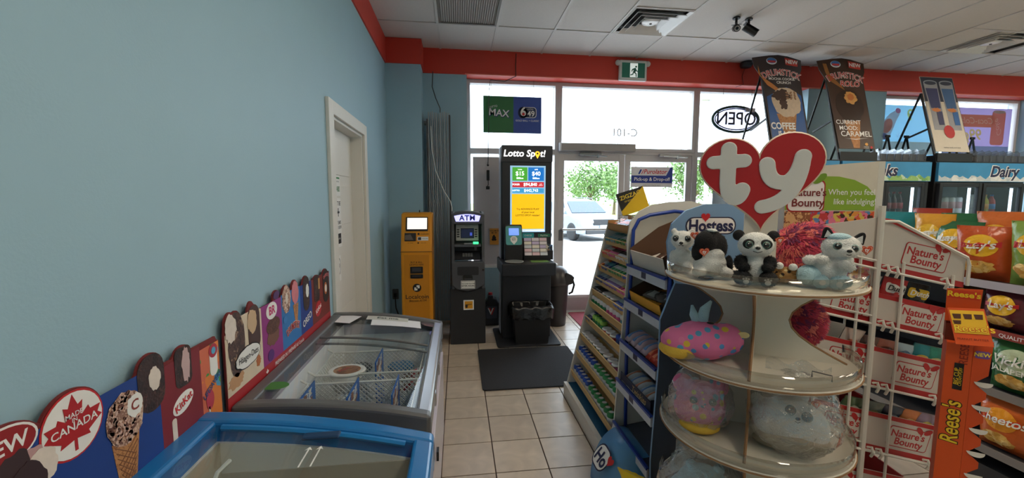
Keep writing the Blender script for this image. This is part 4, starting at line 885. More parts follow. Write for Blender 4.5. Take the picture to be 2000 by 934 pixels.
# grey board standing in the window, hanging lottery sign, cord
bd = thing('window_board', 'large plain grey board standing in the window behind the lottery kiosk', 'board', (.45, 5.30, .69)); MB().box(-.26, .30, 0, .012, 0, 1.37).build('board', mat((190, 184, 186), .7, var=.03), bd); MB().box(-.26, .30, .012, .02, 0, .03).box(-.26, .30, .012, .02, 1.34, 1.37).build('edge_strip', mat((160, 156, 158)), bd)
hs = thing('hanging_lottery_sign', 'green and blue lottery sign hanging in the left window', 'sign', (.695, 5.31, 2.365))
MB().box(-.37, .37, 0, .02, 0, .45).build('panel', mat((40, 60, 110), .5), hs)
f = FR((0, 0, 0)); pr('green_half', rect(-.368, .002, .01, .448), f, mat((44, 116, 66), .5), hs, .001); pr('blue_half', rect(.01, .002, .368, .448), f, mat((44, 78, 166), .5), hs, .001)
txt('MAX', .12, f, mat((28, 52, 110)), hs, -.17, .235, bold=.05, lift=.0025, rot=-.08); txt('MAX', .12, f, mat((236, 238, 242)), hs, -.175, .24, bold=.015, lift=.004, rot=-.08); txt('LOTTO', .035, f, mat((236, 238, 242)), hs, -.25, .315, bold=.01, lift=.004, rot=.25)
pr('logo_edge', rrect(.085, .19, .305, .325, .04), f, PAPER, hs, .0022); pr('logo_plate', rrect(.092, .197, .298, .318, .035), f, mat((30, 44, 84)), hs, .0034); pr('logo_six_edge', oval(.13, .255, .062, .072), f, mat((30, 44, 84)), hs, .0034); txt('6', .15, f, PAPER, hs, .135, .262, bold=.03, lift=.005); txt('49', .095, f, PAPER, hs, .235, .24, bold=.02, lift=.005); pr('red_ball', oval(.137, .235, .017), f, RED, hs, .006); txt('LOTTO', .026, f, PAPER, hs, .22, .295, lift=.005); txt('GOLD BALL + CLASSIC', .030, f, PAPER, hs, .19, .155, lift=.0025, bold=.005)
for x in (-.27, .27): MB().cyl((x, .01, .45), (x, .01, .655), .002, 5).build('hanging_wire', STEEL, hs)
cd = thing('hanging_power_cord', 'thin black power cord hanging down in front of the left window', 'cord', (.375, 5.22, 1.65))
MB().tube([(.34, -.08, 1.63), (.335, -.07, 1.5), (.34, -.06, 1.37), (.20, -.02, 1.31), (.03, 0, 1.33), (.015, 0, 1.2), (.012, 0, .9), (0, 0, .3)], .005, 6).build('wire', BLACK, cd); MB().box(-.018, .018, -.015, .015, .11, .24).build('adapter', BLACK, cd, bevel=.005); MB().tube([(0, 0, .12), (.004, 0, .06), (-.01, 0, .03)], .005, 6).build('wire_end', BLACK, cd); MB().box(-.025, .02, -.012, .012, 0, .04).build('plug', BLACK, cd, bevel=.005); MB().ell((0, 0, .30), .014).build('knot', BLACK, cd)
os_ = thing('orange_notice', 'small orange sign on the board left of the lottery kiosk', 'sign', (.525, 5.28, 1.05)); pr('plate', rect(-.065, -.105, .05, .105), FR((-.06, .012, 0)), mat((220, 150, 60)), os_, 0, .004); txt('YOU MUST\nBE 18+', .026, FR((-.065, .008, 0)), INK, os_, 0, .06, lift=.001, bold=.02); pr('hand_mark', blobby(-.07, -.02, .03, .035, 4, .3), FR((0, .008, 0)), INK, os_, .0005)

# on the glass and above the doors
ps_ = thing('courier_sign', 'white and blue courier pick-up and drop-off sign on the right glass door', 'sign', (2.60, 5.36, 1.695)); f = FR((0, 0, 0))
pr('panel', rect(-.295, 0, .295, .27), f, mat((226, 226, 232), .5), ps_, 0, .006); pr('blue_band', rect(-.29, .055, .29, .155), f, mat((36, 60, 150)), ps_, .007); pr('corner_swoosh', [(.20, .155), (.29, .155), (.29, .265), (.26, .265)], f, mat((36, 60, 150)), ps_, .007)
txt('Purolator', .085, f, mat((200, 30, 50)), ps_, .04, .205, bold=.012, shear=.25, lift=.0085); pr('logo_stripe', [(-.20, .175), (-.175, .175), (-.145, .235), (-.17, .235)], f, mat((36, 60, 150)), ps_, .008); pr('logo_stripe', [(-.155, .175), (-.145, .175), (-.115, .235), (-.125, .235)], f, mat((200, 30, 50)), ps_, .008); txt('Pick-up & Drop-off', .066, f, PAPER, ps_, 0, .105, bold=.012, lift=.0085); txt('authorized shipping agent', .024, f, mat((130, 130, 140)), ps_, 0, .028, lift=.0075)
un = thing('unit_number', 'grey mirrored unit number lettering on the transom glass above the doors', 'lettering', (2.21, 5.388, 2.41)); txt('C-101', .145, FR((0, 0, 0), (-1, 0, 0), (0, 0, 1)), mat((130, 130, 136)), un, 0, 0, lift=-.002); txt('2485 Ave', .06, FR((0, 0, 0), (-1, 0, 0), (0, 0, 1)), mat((190, 190, 194)), un, .1, -.13, lift=-.002)
ex = thing('exit_sign', 'white exit sign with a green running man hanging on the red bulkhead', 'exit sign', (2.19, 5.11, 3.01)); MB().box(-.18, .18, 0, .05, 0, .25).build('housing', mat((208, 206, 202), .4), ex, bevel=.015, seg=3); f = FR((0, 0, 0)); pr('face', rect(-.15, .035, .15, .215), f, mat((20, 84, 66), .4, emit=.15), ex, .001); pr('doorway', rect(-.045, .04, .055, .21), f, mat((222, 232, 226), emit=.35), ex, .003)
MAN = mat((20, 84, 66), .4); pr('running_man', [(.018, .155), (.03, .15), (.04, .125), (.062, .115), (.058, .105), (.032, .115), (.022, .10), (.04, .085), (.042, .045), (.03, .045), (.028, .078), (.005, .095), (-.005, .07), (-.04, .06), (-.042, .072), (-.015, .08), (.002, .13), (-.012, .125), (-.02, .105), (-.03, .11), (-.02, .138)], f, MAN, ex, .005); pr('running_man_head', oval(.032, .168, .012), f, MAN, ex, .005)
for sx in (-1, 1): MB().ell((sx * .195, .02, .215), (.035, .03, .035)).build('emergency_lamp', mat((200, 200, 198), .4), ex, True)
se = thing('motion_sensor', 'small black sensor at the top of the red bulkhead beside the cone advert', 'sensor', (3.72, 5.12, 3.235)); MB().lathe([(0, 0), (.06, .0), (.075, .03), (.07, .065), (0, .068)], 18).build('housing', BLACK, se, True); MB().box(-.05, .10, .0, .05, .04, .07).build('mount', BLACK, se); MB().tube([(.02, .035, .02), (-.02, .04, -.1), (.01, .04, -.2), (-.1, .04, -.24)], .003, 5).build('lead', BLACK, se)
def cctv(x, y, dz, ax, lab):
    t = thing('security_camera', lab, 'camera', (x, y, H - .004), 0, 'pair of black bullet cameras on the ceiling'); MB().cyl((0, 0, 0), (0, 0, -.012), .035, 16).build('mount', BLACK, t, bevel=.002); d = V(ax).normalized()
    MB().tube([(0, 0, -.01), (0, 0, -.05), tuple(d * .03 + V((0, 0, -.075)))], .012, 8).build('arm', BLACK, t); c = V((0, 0, -.10)); MB().cyl(c - d * .05, c + d * .085, .032, 16).build('camera_body', BLACK, t, bevel=.004); MB().obox(c + d * .03 + V((0, 0, .034)), d * .075, d.cross(V((0, 0, 1))).normalized() * .036, (0, 0, .003)).build('sun_shield', BLACK, t)
    ln = MB().cyl(c + d * .085, c + d * .088, .024, 16).build('lens_ring', mat((170, 170, 170), .3), t); MB().cyl(c + d * .088, c + d * .09, .014, 14).build('lens', mat((10, 10, 14), .05), t)
cctv(2.72, 3.92, 0, (-.45, -.85, -.35), 'black bullet camera pointing towards the viewer, left of the ceiling pair'); cctv(2.86, 3.93, 0, (.75, -.2, -.5), 'black bullet camera pointing right, right of the ceiling pair')
# neon sign in the window, seen from behind
ne = thing('neon_sign', 'oval neon sign seen from behind in the window, its letters mirrored', 'neon sign', (3.77, 5.34, 2.42))
MB().tube([(.34 * math.cos(2 * PI * k / 36), 0, .20 + .17 * math.sin(2 * PI * k / 36)) for k in range(36)], .018, 8, True).build('oval_tube', mat((40, 70, 66), .3), ne, True); MB().tube([(.31 * math.cos(2 * PI * k / 36), -.01, .20 + .14 * math.sin(2 * PI * k / 36)) for k in range(36)], .008, 6, True).build('inner_tube', mat((60, 60, 90), .3), ne, True)
MB().box(-.33, .33, .0, .008, .05, .35).build('backing', clear((220, 220, 235), .2, .05), ne); txt('OPEN', .24, FR((0, -.012, .2), (-1, 0, 0), (0, 0, 1)), mat((44, 44, 66), .4), ne, 0, 0, bold=.015, lift=.0, sx=.95); MB().box(.12, .26, -.03, .0, .30, .35).build('transformer', mat((180, 180, 186), .4), ne)
for x in (-.2, .22): MB().cyl((x, 0, .33), (x, 0, .6), .003, 5).build('hanging_wire', STEEL, ne)
# printed posters on the right window, seen from behind
fm = lambda x, z: FR((x, 5.385, z), (-1, 0, 0), (0, 0, 1))
pa = thing('milk_poster', 'backlit blue window poster with a milk jug, left pane side behind the can advert', 'poster', (6.0, 5.385, 1.9)); TR = lambda c: film(tuple(int(v + (255 - v) * .45) for v in c))
fa = FR((0, 0, 0)); pr('sheet', rect(-.04, .0, 1.10, 1.0), fa, TR((96, 158, 190)), pa, -.004, .003); pr('snow', rect(-.04, .3, 1.1, .48), fa, TR((196, 206, 200)), pa, 0); pr('jug', [(.02, .52), (.22, .50), (.34, .80), (.38, .88), (.30, .92), (.22, .88), (.05, .70)], fa, TR((206, 210, 214)), pa, .001); pr('jug_cap', oval(.345, .92, .045, .035, rot=-.5), fa, TR((220, 120, 160)), pa, .002); pr('jug_label', oval(.19, .70, .075, .11, rot=-.4), fa, TR((224, 150, 140)), pa, .002); pr('jug_base', oval(.12, .55, .09, .05), fa, TR((90, 110, 180)), pa, .002)
txt('9', .22, FR((0, 0, 0), (-1, 0, 0)), TR((226, 206, 60)), pa, -.55, .86, bold=.02, lift=-.003); txt('25 15 05', .075, FR((0, 0, 0), (-1, 0, 0)), TR((180, 200, 214)), pa, -.48, .56, lift=-.003); txt('litre milk', .06, FR((0, 0, 0), (-1, 0, 0)), TR((180, 200, 214)), pa, -.48, .48, lift=-.003)
pb = thing('cola_poster', 'backlit purple and orange window poster with soda cans, at the far right', 'poster', (7.15, 5.385, 1.9)); pr('sheet', rect(0, .0, 1.17, 1.0), fa, TR((120, 104, 160)), pb, -.004, .003); pr('orange_band', rect(0, .72, .90, .90), fa, TR((214, 110, 80)), pb, 0); pr('blue_foot', rect(0, .25, 1.17, .44), fa, TR((110, 150, 200)), pb, 0)
pr('can', rrect(.82, .46, 1.06, .97, .05), fa, TR((214, 106, 92)), pb, .001); pr('can_top', oval(.94, .95, .11, .025), fa, TR((190, 180, 180)), pb, .002); pr('blue_can', rrect(.02, .40, .22, .78, .04), fa, TR((100, 110, 180)), pb, .001); pr('can_band', rect(.02, .55, .22, .64), fa, TR((210, 210, 220)), pb, .002); pr('can_top', oval(.12, .765, .09, .02), fa, TR((190, 190, 200)), pb, .002)
mf = FR((0, 0, 0), (-1, 0, 0)); txt('Coca-Cola', .13, mf, TR((236, 216, 200)), pb, -.57, .81, shear=.35, lift=-.003); txt('99¢', .22, mf, TR((226, 206, 60)), pb, -.52, .60, bold=.02, shear=.2, lift=-.003); txt('PEPSI', .11, mf, TR((210, 220, 235)), pb, -.45, .36, bold=.02, lift=-.003); txt('Coke', .12, mf, TR((240, 200, 190)), pb, -.94, .72, rot=1.3, shear=.3, lift=-.004)
# ================================================================== CANDY RACK (tan shelves full of gum), faces -x
TAN = mat((196, 164, 112), .6, var=.05); RW = mat((214, 212, 206), .5, var=.04)
t = thing('candy_rack', 'sloping white candy rack with tan shelf strips along the aisle', 'display rack', (.81, 2.155, 0))
sl = .243
ZS = [1.33, 1.225, 1.125, 1.02, .925, .83, .74, .62, .48, .345, .195]
def rx(z): return sl * z
L = .90
side = [(0, 0), (0, .10), (rx(.1), .10), (rx(1.37), 1.37), (.62, 1.37), (.62, 0)]
MB().prism(side, FR((0, L, 0), (1, 0, 0), (0, 0, 1)), .018).build('side_panel', RW, t); MB().prism(side, FR((0, .018, 0), (1, 0, 0), (0, 0, 1)), .018).build('side_panel', RW, t)
MB().box(0, .03, .018, L - .018, 0, .10).build('kick_board', RW, t); MB().box(.03, .30, .018, L - .018, .085, .10).build('base_shelf', mat((22, 90, 130), .6), t); MB().box(.58, .60, .018, L - .018, .1, 1.36).build('back_panel', RW, t)
for z in ZS:
    x = rx(z)
    MB().obox((x + .012, L / 2, z - .012), (.004, 0, .001), (0, L / 2 - .018, 0), (-.006, 0, .026)).build('shelf_strip', TAN, t)
    MB().box(x + .012, x + .16, .018, L - .018, z - .038, z - .030).build('shelf', TAN, t)
# packs: kind, colours
def lidded(body, lid, lab): return ('bottle', body, lid, lab)
PK = {}
def pack_proto(kind, c1, c2):
    key = (kind, c1, c2)
    if key in PK: return PK[key]
    meshes = []
    m1 = mat(c1, .3, var=.08); m2 = mat(c2, .3, var=.05)
    if kind == 'bottle':
        a = MB().lathe([(.0, 0), (.026, 0), (.027, .01), (.027, .05), (.022, .058), (0, .058)], 14).build('bottle', m1, None, True); b = MB().lathe([(.0265, .056), (.0275, .064), (.026, .078), (.019, .083), (0, .084)], 14).build('lid', m2, None, True)
        c = pr('lid_mark', oval(0, 0, .015), FR((0, 0, .084), (1, 0, 0), (0, 1, 0)), m1, None, .0004)
        meshes = [('bottle', a.data), ('lid', b.data), ('lid_mark', c.data)]; objs = [a, b, c]
    elif kind == 'cup':
        a = MB().lathe([(.0, 0), (.030, 0), (.032, .045), (0, .045)], 14).build('cup', m1, None, True); b = MB().lathe([(.034, .043), (.036, .05), (.030, .058), (.024, .052), (0, .052)], 14).build('lid_ring', m2, None, True)
        meshes = [('cup', a.data), ('lid_ring', b.data)]; objs = [a, b]
    else:
        a = MB().box(-.055, .055, -.022, .022, 0, .024).build('packet', m1, None); b = MB().box(-.012, .024, -.0225, .0225, .0, .0245).build('band', m2, None)
        meshes = [('packet', a.data), ('band', b.data)]; objs = [a, b]; 
        a['x'] = 0
    mods = [[(md.type, md.width) for md in o.modifiers] for o in objs]
    for o in objs: bpy.data.objects.remove(o)
    PK[key] = (meshes, mods); return PK[key]
ORD = ['top', 'second', 'third', 'fourth', 'fifth', 'sixth', 'seventh', 'eighth', 'ninth', 'tenth', 'lowest']
CN = {(230, 60, 60): 'red', (40, 140, 80): 'green', (36, 80, 180): 'blue', (220, 90, 150): 'pink', (230, 230, 235): 'white', (60, 60, 66): 'black', (230, 120, 40): 'orange', (120, 80, 160): 'purple', (70, 150, 170): 'teal', (240, 200, 50): 'yellow', (150, 200, 90): 'lime', (110, 60, 60): 'maroon', (30, 60, 130): 'navy', (170, 190, 200): 'silver'}
c_ = {v: k for k, v in CN.items()}
# each shelf from the far end: (kind, main colour, second colour, how many, spacing)
STOCK = [
    [('box', 'orange', 'white', 2, .05), ('box', 'navy', 'red', 6, .05)],
    [('box', 'teal', 'silver', 4, .052), ('box', 'green', 'white', 3, .052), ('box', 'blue', 'teal', 3, .052)],
    [('box', 'red', 'white', 2, .05), ('box', 'pink', 'black', 3, .05), ('box', 'white', 'black', 3, .05), ('box', 'silver', 'black', 3, .05)],
    [('box', 'orange', 'white', 1, .06), ('box', 'navy', 'teal', 2, .06), ('box', 'green', 'white', 5, .05), ('box', 'blue', 'teal', 5, .05)],
    [('box', 'navy', 'silver', 3, .055), ('box', 'purple', 'white', 5, .05), ('box', 'pink', 'lime', 4, .05), ('box', 'red', 'pink', 3, .05)],
    [('cup', 'white', 'black', 3, .06), ('cup', 'lime', 'white', 1, .07), ('cup', 'maroon', 'white', 2, .075), ('box', 'blue', 'silver', 5, .05), ('box', 'navy', 'teal', 3, .05)],
    [('bottle', 'green', 'white', 5, .06), ('bottle', 'pink', 'white', 4, .06), ('bottle', 'teal', 'white', 4, .06)],
    [('box', 'navy', 'white', 2, .05), ('bottle', 'green', 'lime', 4, .055), ('cup', 'red', 'white', 3, .072), ('bottle', 'navy', 'blue', 3, .06), ('bottle', 'orange', 'maroon', 2, .065)],
    [('cup', 'silver', 'white', 4, .062), ('cup', 'green', 'white', 3, .065), ('cup', 'blue', 'white', 1, .068), ('cup', 'pink', 'white', 2, .072), ('bottle', 'green', 'white', 3, .06)],
    [('bottle', 'white', 'blue', 6, .058), ('bottle', 'white', 'green', 8, .058)],
    [('bottle', 'white', 'blue', 6, .058), ('bottle', 'white', 'green', 7, .06)]]
kindname = {'bottle': 'gum bottle', 'cup': 'round gum tub', 'box': 'flat gum packet'}
for si, row in enumerate(STOCK):
    y = 2.155 + L - .05; z = ZS[si]
    for kind, ca, cb, n_, sp_ in row:
        meshes, mods = pack_proto(kind, c_[ca], c_[cb])
        lab = '%s with %s %s, NTH from the doors, %s candy rack shelf' % ({'bottle': '%s gum bottle', 'cup': '%s round gum tub', 'box': '%s flat gum packet'}[kind] % ca, cb, {'bottle': 'lid', 'cup': 'rim', 'box': 'band'}[kind], ORD[si])
        grp = '%s %s %s on the %s shelf' % (ca, cb, kindname[kind], ORD[si])
        for k in range(n_):
            if y < 2.155 + .05: break
            r = thing({'bottle': 'gum_bottle', 'cup': 'gum_tub', 'box': 'gum_packet'}[kind], lab.replace('NTH', NTH[k]), 'gum', (.81 + rx(z) + (.045 if kind != 'box' else .06), y, z - .029), random.uniform(-.12, .12), grp)
            if kind == 'box': r.rotation_euler = (random.uniform(-.1, .1), math.radians(-24), random.uniform(-.1, .1)); r.location.z += .035
            for (nm, me), md in zip(meshes, mods):
                o = bpy.data.objects.new(nm, me); C.objects.link(o); o.parent = r
            y -= sp_
        y -= .012
# black and yellow carton standing askew on a wire perch at the rack top
t = thing('wire_perch', 'small chrome wire perch on top of the candy rack', 'wire stand', (1.15, 2.55, 1.372)); p_ = MB()
for dy in (-.10, .10): p_.tube([(-.08, dy, .0), (-.08, dy, .05), (.10, dy, .10), (.10, dy, .0)], .004, 6)
p_.tube([(-.08, -.10, .05), (-.08, .10, .05)], .004, 6).tube([(.10, -.10, .10), (.10, .10, .10)], .004, 6); p_.build('wire', CHROME, t)
MB().box(-.09, .12, -.11, .11, .048, .05).build('tray', mat((150, 130, 96)), t)
t = thing('lighter_carton', 'black and yellow carton tilted on top of the candy rack', 'carton', (1.135, 2.55, 1.445)); t.rotation_euler = (.0, -.32, -.35)
MB().box(-.085, .085, -.06, .06, 0, .145).build('carton', mat((232, 190, 34), .5), t, bevel=.003); f = FR((0, -.06, 0)); pr('black_corner', [(-.085, .145), (.085, .145), (-.085, .03)], f, mat((40, 38, 34), .5), t, .0008); txt('ZIGZAG', .036, f, mat((226, 196, 70)), t, -.005, .112, bold=.02, lift=.002, rot=.05); txt('orange', .022, f, mat((226, 196, 70)), t, -.02, .085, lift=.002)
pr('black_side', [(-.06, .145), (.06, .145), (.06, .05), (-.06, .02)], FR((-.085, 0, 0), (0, -1, 0)), mat((40, 38, 34), .5), t, .0008)
t = thing('open_display_tray', 'small open cardboard tray of cartons below the tilted carton', 'tray', (1.19, 2.80, 1.30)); MB().box(-.07, .09, -.20, .20, 0, .004).box(-.07, -.066, -.20, .20, 0, .05).box(.086, .09, -.20, .20, 0, .10).box(-.07, .09, -.20, -.196, 0, .07).box(-.07, .09, .196, .20, 0, .07).build('tray', CARD, t)

# ================================================================== SNACK CAKE RACK, faces -x
SB = mat((30, 62, 150), .4); PBL = mat((120, 158, 196), .5, var=.04, scale=6)
t = thing('snack_cake_rack', 'blue and white snack cake rack with rounded end panels and blue shelf rails', 'display rack', (.86, 1.67, 0))
far = [(0, 0), (.0, .3), (.03, .8), (.055, 1.15), (.045, 1.30), (.06, 1.40), (.11, 1.46), (.18, 1.495), (.28, 1.51), (.40, 1.515), (.52, 1.49), (.58, 1.42), (.58, 0)]
MB().prism(far, FR((0, .472, 0)), .012).build('end_panel', mat((212, 210, 200), .5, var=.03), t)
near = [(0, .0), (-.01, .35), (0, .55), (.012, .78), (.012, 1.0), (.05, 1.10), (.075, 1.16), (.04, 1.26), (.03, 1.34), (.05, 1.42), (.11, 1.475), (.20, 1.503), (.32, 1.505), (.42, 1.49), (.50, 1.45), (.56, 1.38), (.58, 1.3), (.58, 0)]
MB().prism(near, FR((0, .012, 0)), .012).build('end_panel', PBL, t)
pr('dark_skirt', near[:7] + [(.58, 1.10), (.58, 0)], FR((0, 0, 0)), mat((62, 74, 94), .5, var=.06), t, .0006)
f = FR((0, 0, 0)); pr('logo_edge', rrect(.11, 1.372, .345, 1.448, .036), f, mat((40, 44, 70)), t, .0008); pr('logo_plate', rrect(.116, 1.377, .339, 1.443, .033), f, PAPER, t, .0016); txt('Hostess', .070, f, mat((30, 36, 80)), t, .227, 1.408, bold=.035, lift=.003, sx=.92)
def heart(cx, cy, s_, n=40, rot=0.0):
    out = []
    for k in range(n):
        a = 2 * PI * k / n; x = 16 * math.sin(a) ** 3 / 17; y = (13 * math.cos(a) - 5 * math.cos(2 * a) - 2 * math.cos(3 * a) - math.cos(4 * a)) / 17
        out.append((cx + s_ * (x * math.cos(rot) - y * math.sin(rot)), cy + s_ * (x * math.sin(rot) + y * math.cos(rot))))
    return out
pr('logo_heart', heart(.20, 1.448, .022), f, RED, t, .0032)
for yy in (.03, .44):
    MB().tube([(.06, yy, .02), (.05, yy, .75), (.065, yy, 1.14), (.07, yy, 1.36), (.10, yy, 1.415), (.16, yy, 1.44), (.30, yy, 1.46), (.40, yy, 1.45), (.45, yy, 1.40), (.45, yy, .02)], .010, 8).build('frame_tube', SB, t, True)
MB().tube([(.07, .44, 1.24), (.45, .44, 1.24)], .008, 6).build('cross_tube', SB, t)
SH = [(.055, 1.155), (.045, .968), (.025, .74), (.01, .52), (.0, .27)]
for x, z in SH:
    MB().obox((x + .22, .24, z + .012), (.22, 0, .03), (0, .205, 0), (0, 0, .004)).build('shelf', mat((60, 66, 80), .5), t)
    r = MB().box(x - .012, x - .002, .03, .45, z - .03, z + .018).build('price_rail', mat((190, 196, 206), .4), t); MB().box(x - .016, x - .002, .03, .45, z + .012, z + .024).build('rail_edge', SB, r); MB().box(x - .0125, x - .012, .22, .27, z - .02, z + .01).build('rail_mark', mat((50, 54, 80)), r)
def open_carton(loc, rz, w_, d_, h_, c, lab, inner=(90, 62, 44)):
    t = thing('open_carton', lab, 'carton', loc, rz); t.rotation_euler = (0, math.radians(-14), rz); m = mat(c, .7)
    b = MB().box(0, d_, -w_ / 2, w_ / 2, 0, .004); b.build('carton_base', m, t); MB().box(d_ - .004, d_, -w_ / 2, w_ / 2, .004, h_ * 1.15).build('carton_back', m, t)
    for sy in (-1, 1): MB().prism([(0, .004), (0, h_ * .55), (d_ * .5, h_), (d_, h_ * 1.15), (d_, .004)], FR((0, sy * w_ / 2, 0), (1, 0, 0), (0, 0, 1)), .004 * sy).build('carton_side', mat(inner, .8), t)
    MB().box(0, .004, -w_ / 2, w_ / 2, .004, h_ * .5).build('carton_front', m, t)
open_carton((.925, 1.91, 1.178), 0, .36, .36, .16, (206, 200, 190), 'large open brown and white carton on the upper snack rack shelf')
open_carton((.915, 1.91, .99), 0, .34, .34, .10, (224, 160, 50), 'open orange and brown carton on the second snack rack shelf')
def snack(loc, rot, w_, l_, h_, cols, lab, grp, name='snack_cake_pack', wr=''):
    t = thing(name, lab, 'snack pack', loc, 0, grp); t.rotation_euler = rot
    def pil(u, v, s_): 
        x, y = (u - .5) * w_, (v - .5) * l_; e = max(0, 1 - abs(2 * v - 1) ** 4) * max(0, 1 - abs(2 * u - 1) ** 3)
        return V((x, y, s_ * h_ / 2 * e + h_ / 2))
    b = MB().grid(lambda u, v: pil(u, v, 1), 6, 8).grid(lambda u, v: pil(u, v, -1), 6, 8); b.build('wrapper', mat(cols[0], .25, var=.1, bump=.2, bscale=50), t, True)
    wf = lambda x, y: h_ / 2 * max(0, 1 - abs(2 * y / l_) ** 4) * max(0, 1 - abs(2 * x / w_) ** 3) + h_ / 2
    pr('print_band', rect(-w_ * .36, -l_ * .22, w_ * .36, l_ * .22), FR((0, 0, 0), (1, 0, 0), (0, 1, 0)), mat(cols[1], .3), t, .001, warp=wf)
    if wr: txt(wr, w_ * .28, FR((0, 0, 0), (0, -1, 0), (1, 0, 0)), PAPER, t, 0, 0, lift=.002, warp=lambda a, b_: wf(b_, -a), bold=.02)
for k in range(4): snack((1.03 + .03 * k, 2.02 - .06 * k, 1.20 + .008 * k), (.2, -.3, .5 * k), .09, .13, .035, [(80, 56, 46), (214, 206, 196)], NTH[k] + ' dark brown wrapped snack from the doors in the large upper open carton', 'brown wrapped snacks in the upper carton')
for k in range(4): snack((1.01 + .04 * (k % 2), 2.0 - .07 * k, 1.01 + .006 * k), (.1, -.3, .4 * k + .3), .08, .12, .035, [(120, 110, 106), (190, 186, 180)], NTH[k] + ' grey clear wrapped pastry from the doors in the open orange carton', 'clear wrapped pastries in the orange carton')
for k in range(4): snack((.955, 2.07 - .065 * k, .765), (0, -.35, 0), .12, .06, .05, [(196, 170, 180), (80, 130, 190)], NTH[k] + ' pale pink and blue cake roll from the doors, third snack rack shelf', 'pale cake rolls on the third rack shelf')
for k in range(3): snack((.95, 1.81 - .04 * k, .765), (0, -.35, 0), .12, .055, .05, [(190, 56, 40), (230, 110, 50)], NTH[k] + ' red and orange wrapped cake from the doors, third snack rack shelf', 'red wrapped cakes on the third rack shelf')
for k in range(5): snack((.94, 2.05 - .058 * k, .545), (0, -.35, 0), .13, .055, .05, [(206, 210, 216), (90, 130, 190) if k % 2 else (200, 120, 80)], NTH[k // 2] + (' white and blue' if k % 2 else ' white and orange') + ' cake roll from the doors, fourth snack rack shelf', 'cake rolls on the fourth rack shelf' + (' blue' if k % 2 else ' orange'), wr='')
t = thing('snack_tray', 'dark navy cardboard tray with script lettering on the fourth snack rack shelf', 'tray', (.872, 1.91, .54)); MB().box(0, .004, -.18, .18, 0, .05).box(.15, .154, -.18, .18, 0, .08).box(0, .154, -.18, -.176, 0, .06).build('tray', mat((30, 40, 66), .6), t); txt('Twinkies', .045, FR((-.001, -.05, .025), (0, -1, 0), (0, 0, 1)), mat((200, 170, 110)), t, 0, 0, shear=.3, lift=.001)
t = thing('round_blue_tub', 'pale blue drum with a heart logo on the floor beneath the snack rack', 'drum', (.87, 1.95, 0))
hf = MB(); N = 16
hf.add([(.16 * math.cos(PI * k / N) * -1, y, .28 * math.sin(PI * k / N)) for y in (-.13, .13) for k in range(N + 1)] , [(k, k + 1, N + 2 + k, N + 1 + k) for k in range(N)] + [tuple(range(N + 1)), tuple(range(N + 1, 2 * N + 2))])
hf.build('curved_front', mat((90, 150, 200), .4, var=.1, scale=5), t, True)
def cylfr(x, y): return 0
fh = FR((-.118, -.01, .17), (0, -1, 0), (.62, 0, .78)); pr('logo_edge', rrect(-.09, -.06, .06, .06, .05), fh, mat((30, 40, 80)), t, .035); pr('logo_plate', rrect(-.082, -.052, .055, .052, .045), fh, PAPER, t, .037); txt('Ho', .09, fh, mat((30, 36, 80)), t, -.01, -.005, bold=.03, lift=.0395); pr('logo_heart', heart(.065, .03, .03), fh, RED, t, .038)

# ================================================================== PLUSH TOY STAND
TY = thing('plush_toy_stand', 'white tiered card stand topped with a red heart sign for plush toys', 'display stand', (1.03, 1.30, 0), math.atan2(-.49, .87))
CW = mat((222, 216, 204), .6, var=.03); CE = mat((150, 112, 78), .8)
TZ = [1.26, .98, .72, .44]
for z in TZ:
    d = MB().lathe([(0, -.012), (.298, -.012), (.30, -.010), (.30, -.002), (.298, 0), (0, 0)], 48, (0, 0, z)).build('tier', CW, TY)
    MB().tube([(.3005 * math.cos(2 * PI * k / 48), .3005 * math.sin(2 * PI * k / 48), z - .006) for k in range(48)], .003, 6, True).build('tier_edge', CE, d, True)
    g_ = MB(); N = 40
    g_.add([(.297 * math.cos(PI + PI * k / N - .3 + .6 * k / N), .297 * math.sin(PI + PI * k / N - .3 + .6 * k / N), z + h) for h in (0, .042) for k in range(N + 1)], [(k, k + 1, N + 2 + k, N + 1 + k) for k in range(N)])
    g_.build('clear_lip', clear((236, 236, 232), .4, .05), d, True, solid=.002)
# crossing uprights with waisted sides between the tiers
def upright(za, zb, w0, wm):
    N = 10; right = [(w0 + (wm - w0) * math.sin(PI * k / N), za + (zb - za) * k / N) for k in range(N + 1)]
    return right + [(-x, z) for x, z in reversed(right)]
zz = [.02] + TZ[::-1]
for i in range(len(zz) - 1):
    pts = upright(zz[i] + .0, zz[i + 1] - .012, .27, .10 if i == 3 else .16)
    for ang, nm in ((.0, 'upright'), (PI / 2 - .18, 'cross_upright')):
        ux = (math.cos(ang), math.sin(ang), 0); n_ = V(ux).cross(V((0, 0, 1)))
        fr = FR(tuple(-n_ * .003), ux, (0, 0, 1)); u_ = MB().prism(pts, fr, .006).build(nm, CW, TY)
        for sg in (1, -1):
            ed = [p for p in pts if p[0] * sg > 0]; MB().tube([fr.p(x + sg * .0005, y, .003) for x, y in ed], .0045, 4).build('cut_edge', CE, u_)
MB().lathe([(0, 0), (.30, 0), (.30, .02), (0, .02)], 40).build('base', CW, TY)
MB().tube([(.135, -.16, .982), (.135, -.16, 1.0), (.18, -.18, 1.0), (.18, -.18, .982)], .002, 5).build('wire_hook', STEEL, TY)
MB().box(-.05, .05, -.004, .004, 1.26, 1.50).build('sign_post', CW, TY)
hm = FR((-.012, -.012, 1.592), (1, 0, 0), (0, 0, 1))
hpts = []
for k in range(72):
    a = 2 * PI * k / 72; x = 16 * math.sin(a) ** 3 / 17; y = (13 * math.cos(a) - 5 * math.cos(2 * a) - 2 * math.cos(3 * a) - math.cos(4 * a)) / 17
    hpts.append((x * .194, y * .186 + .012))
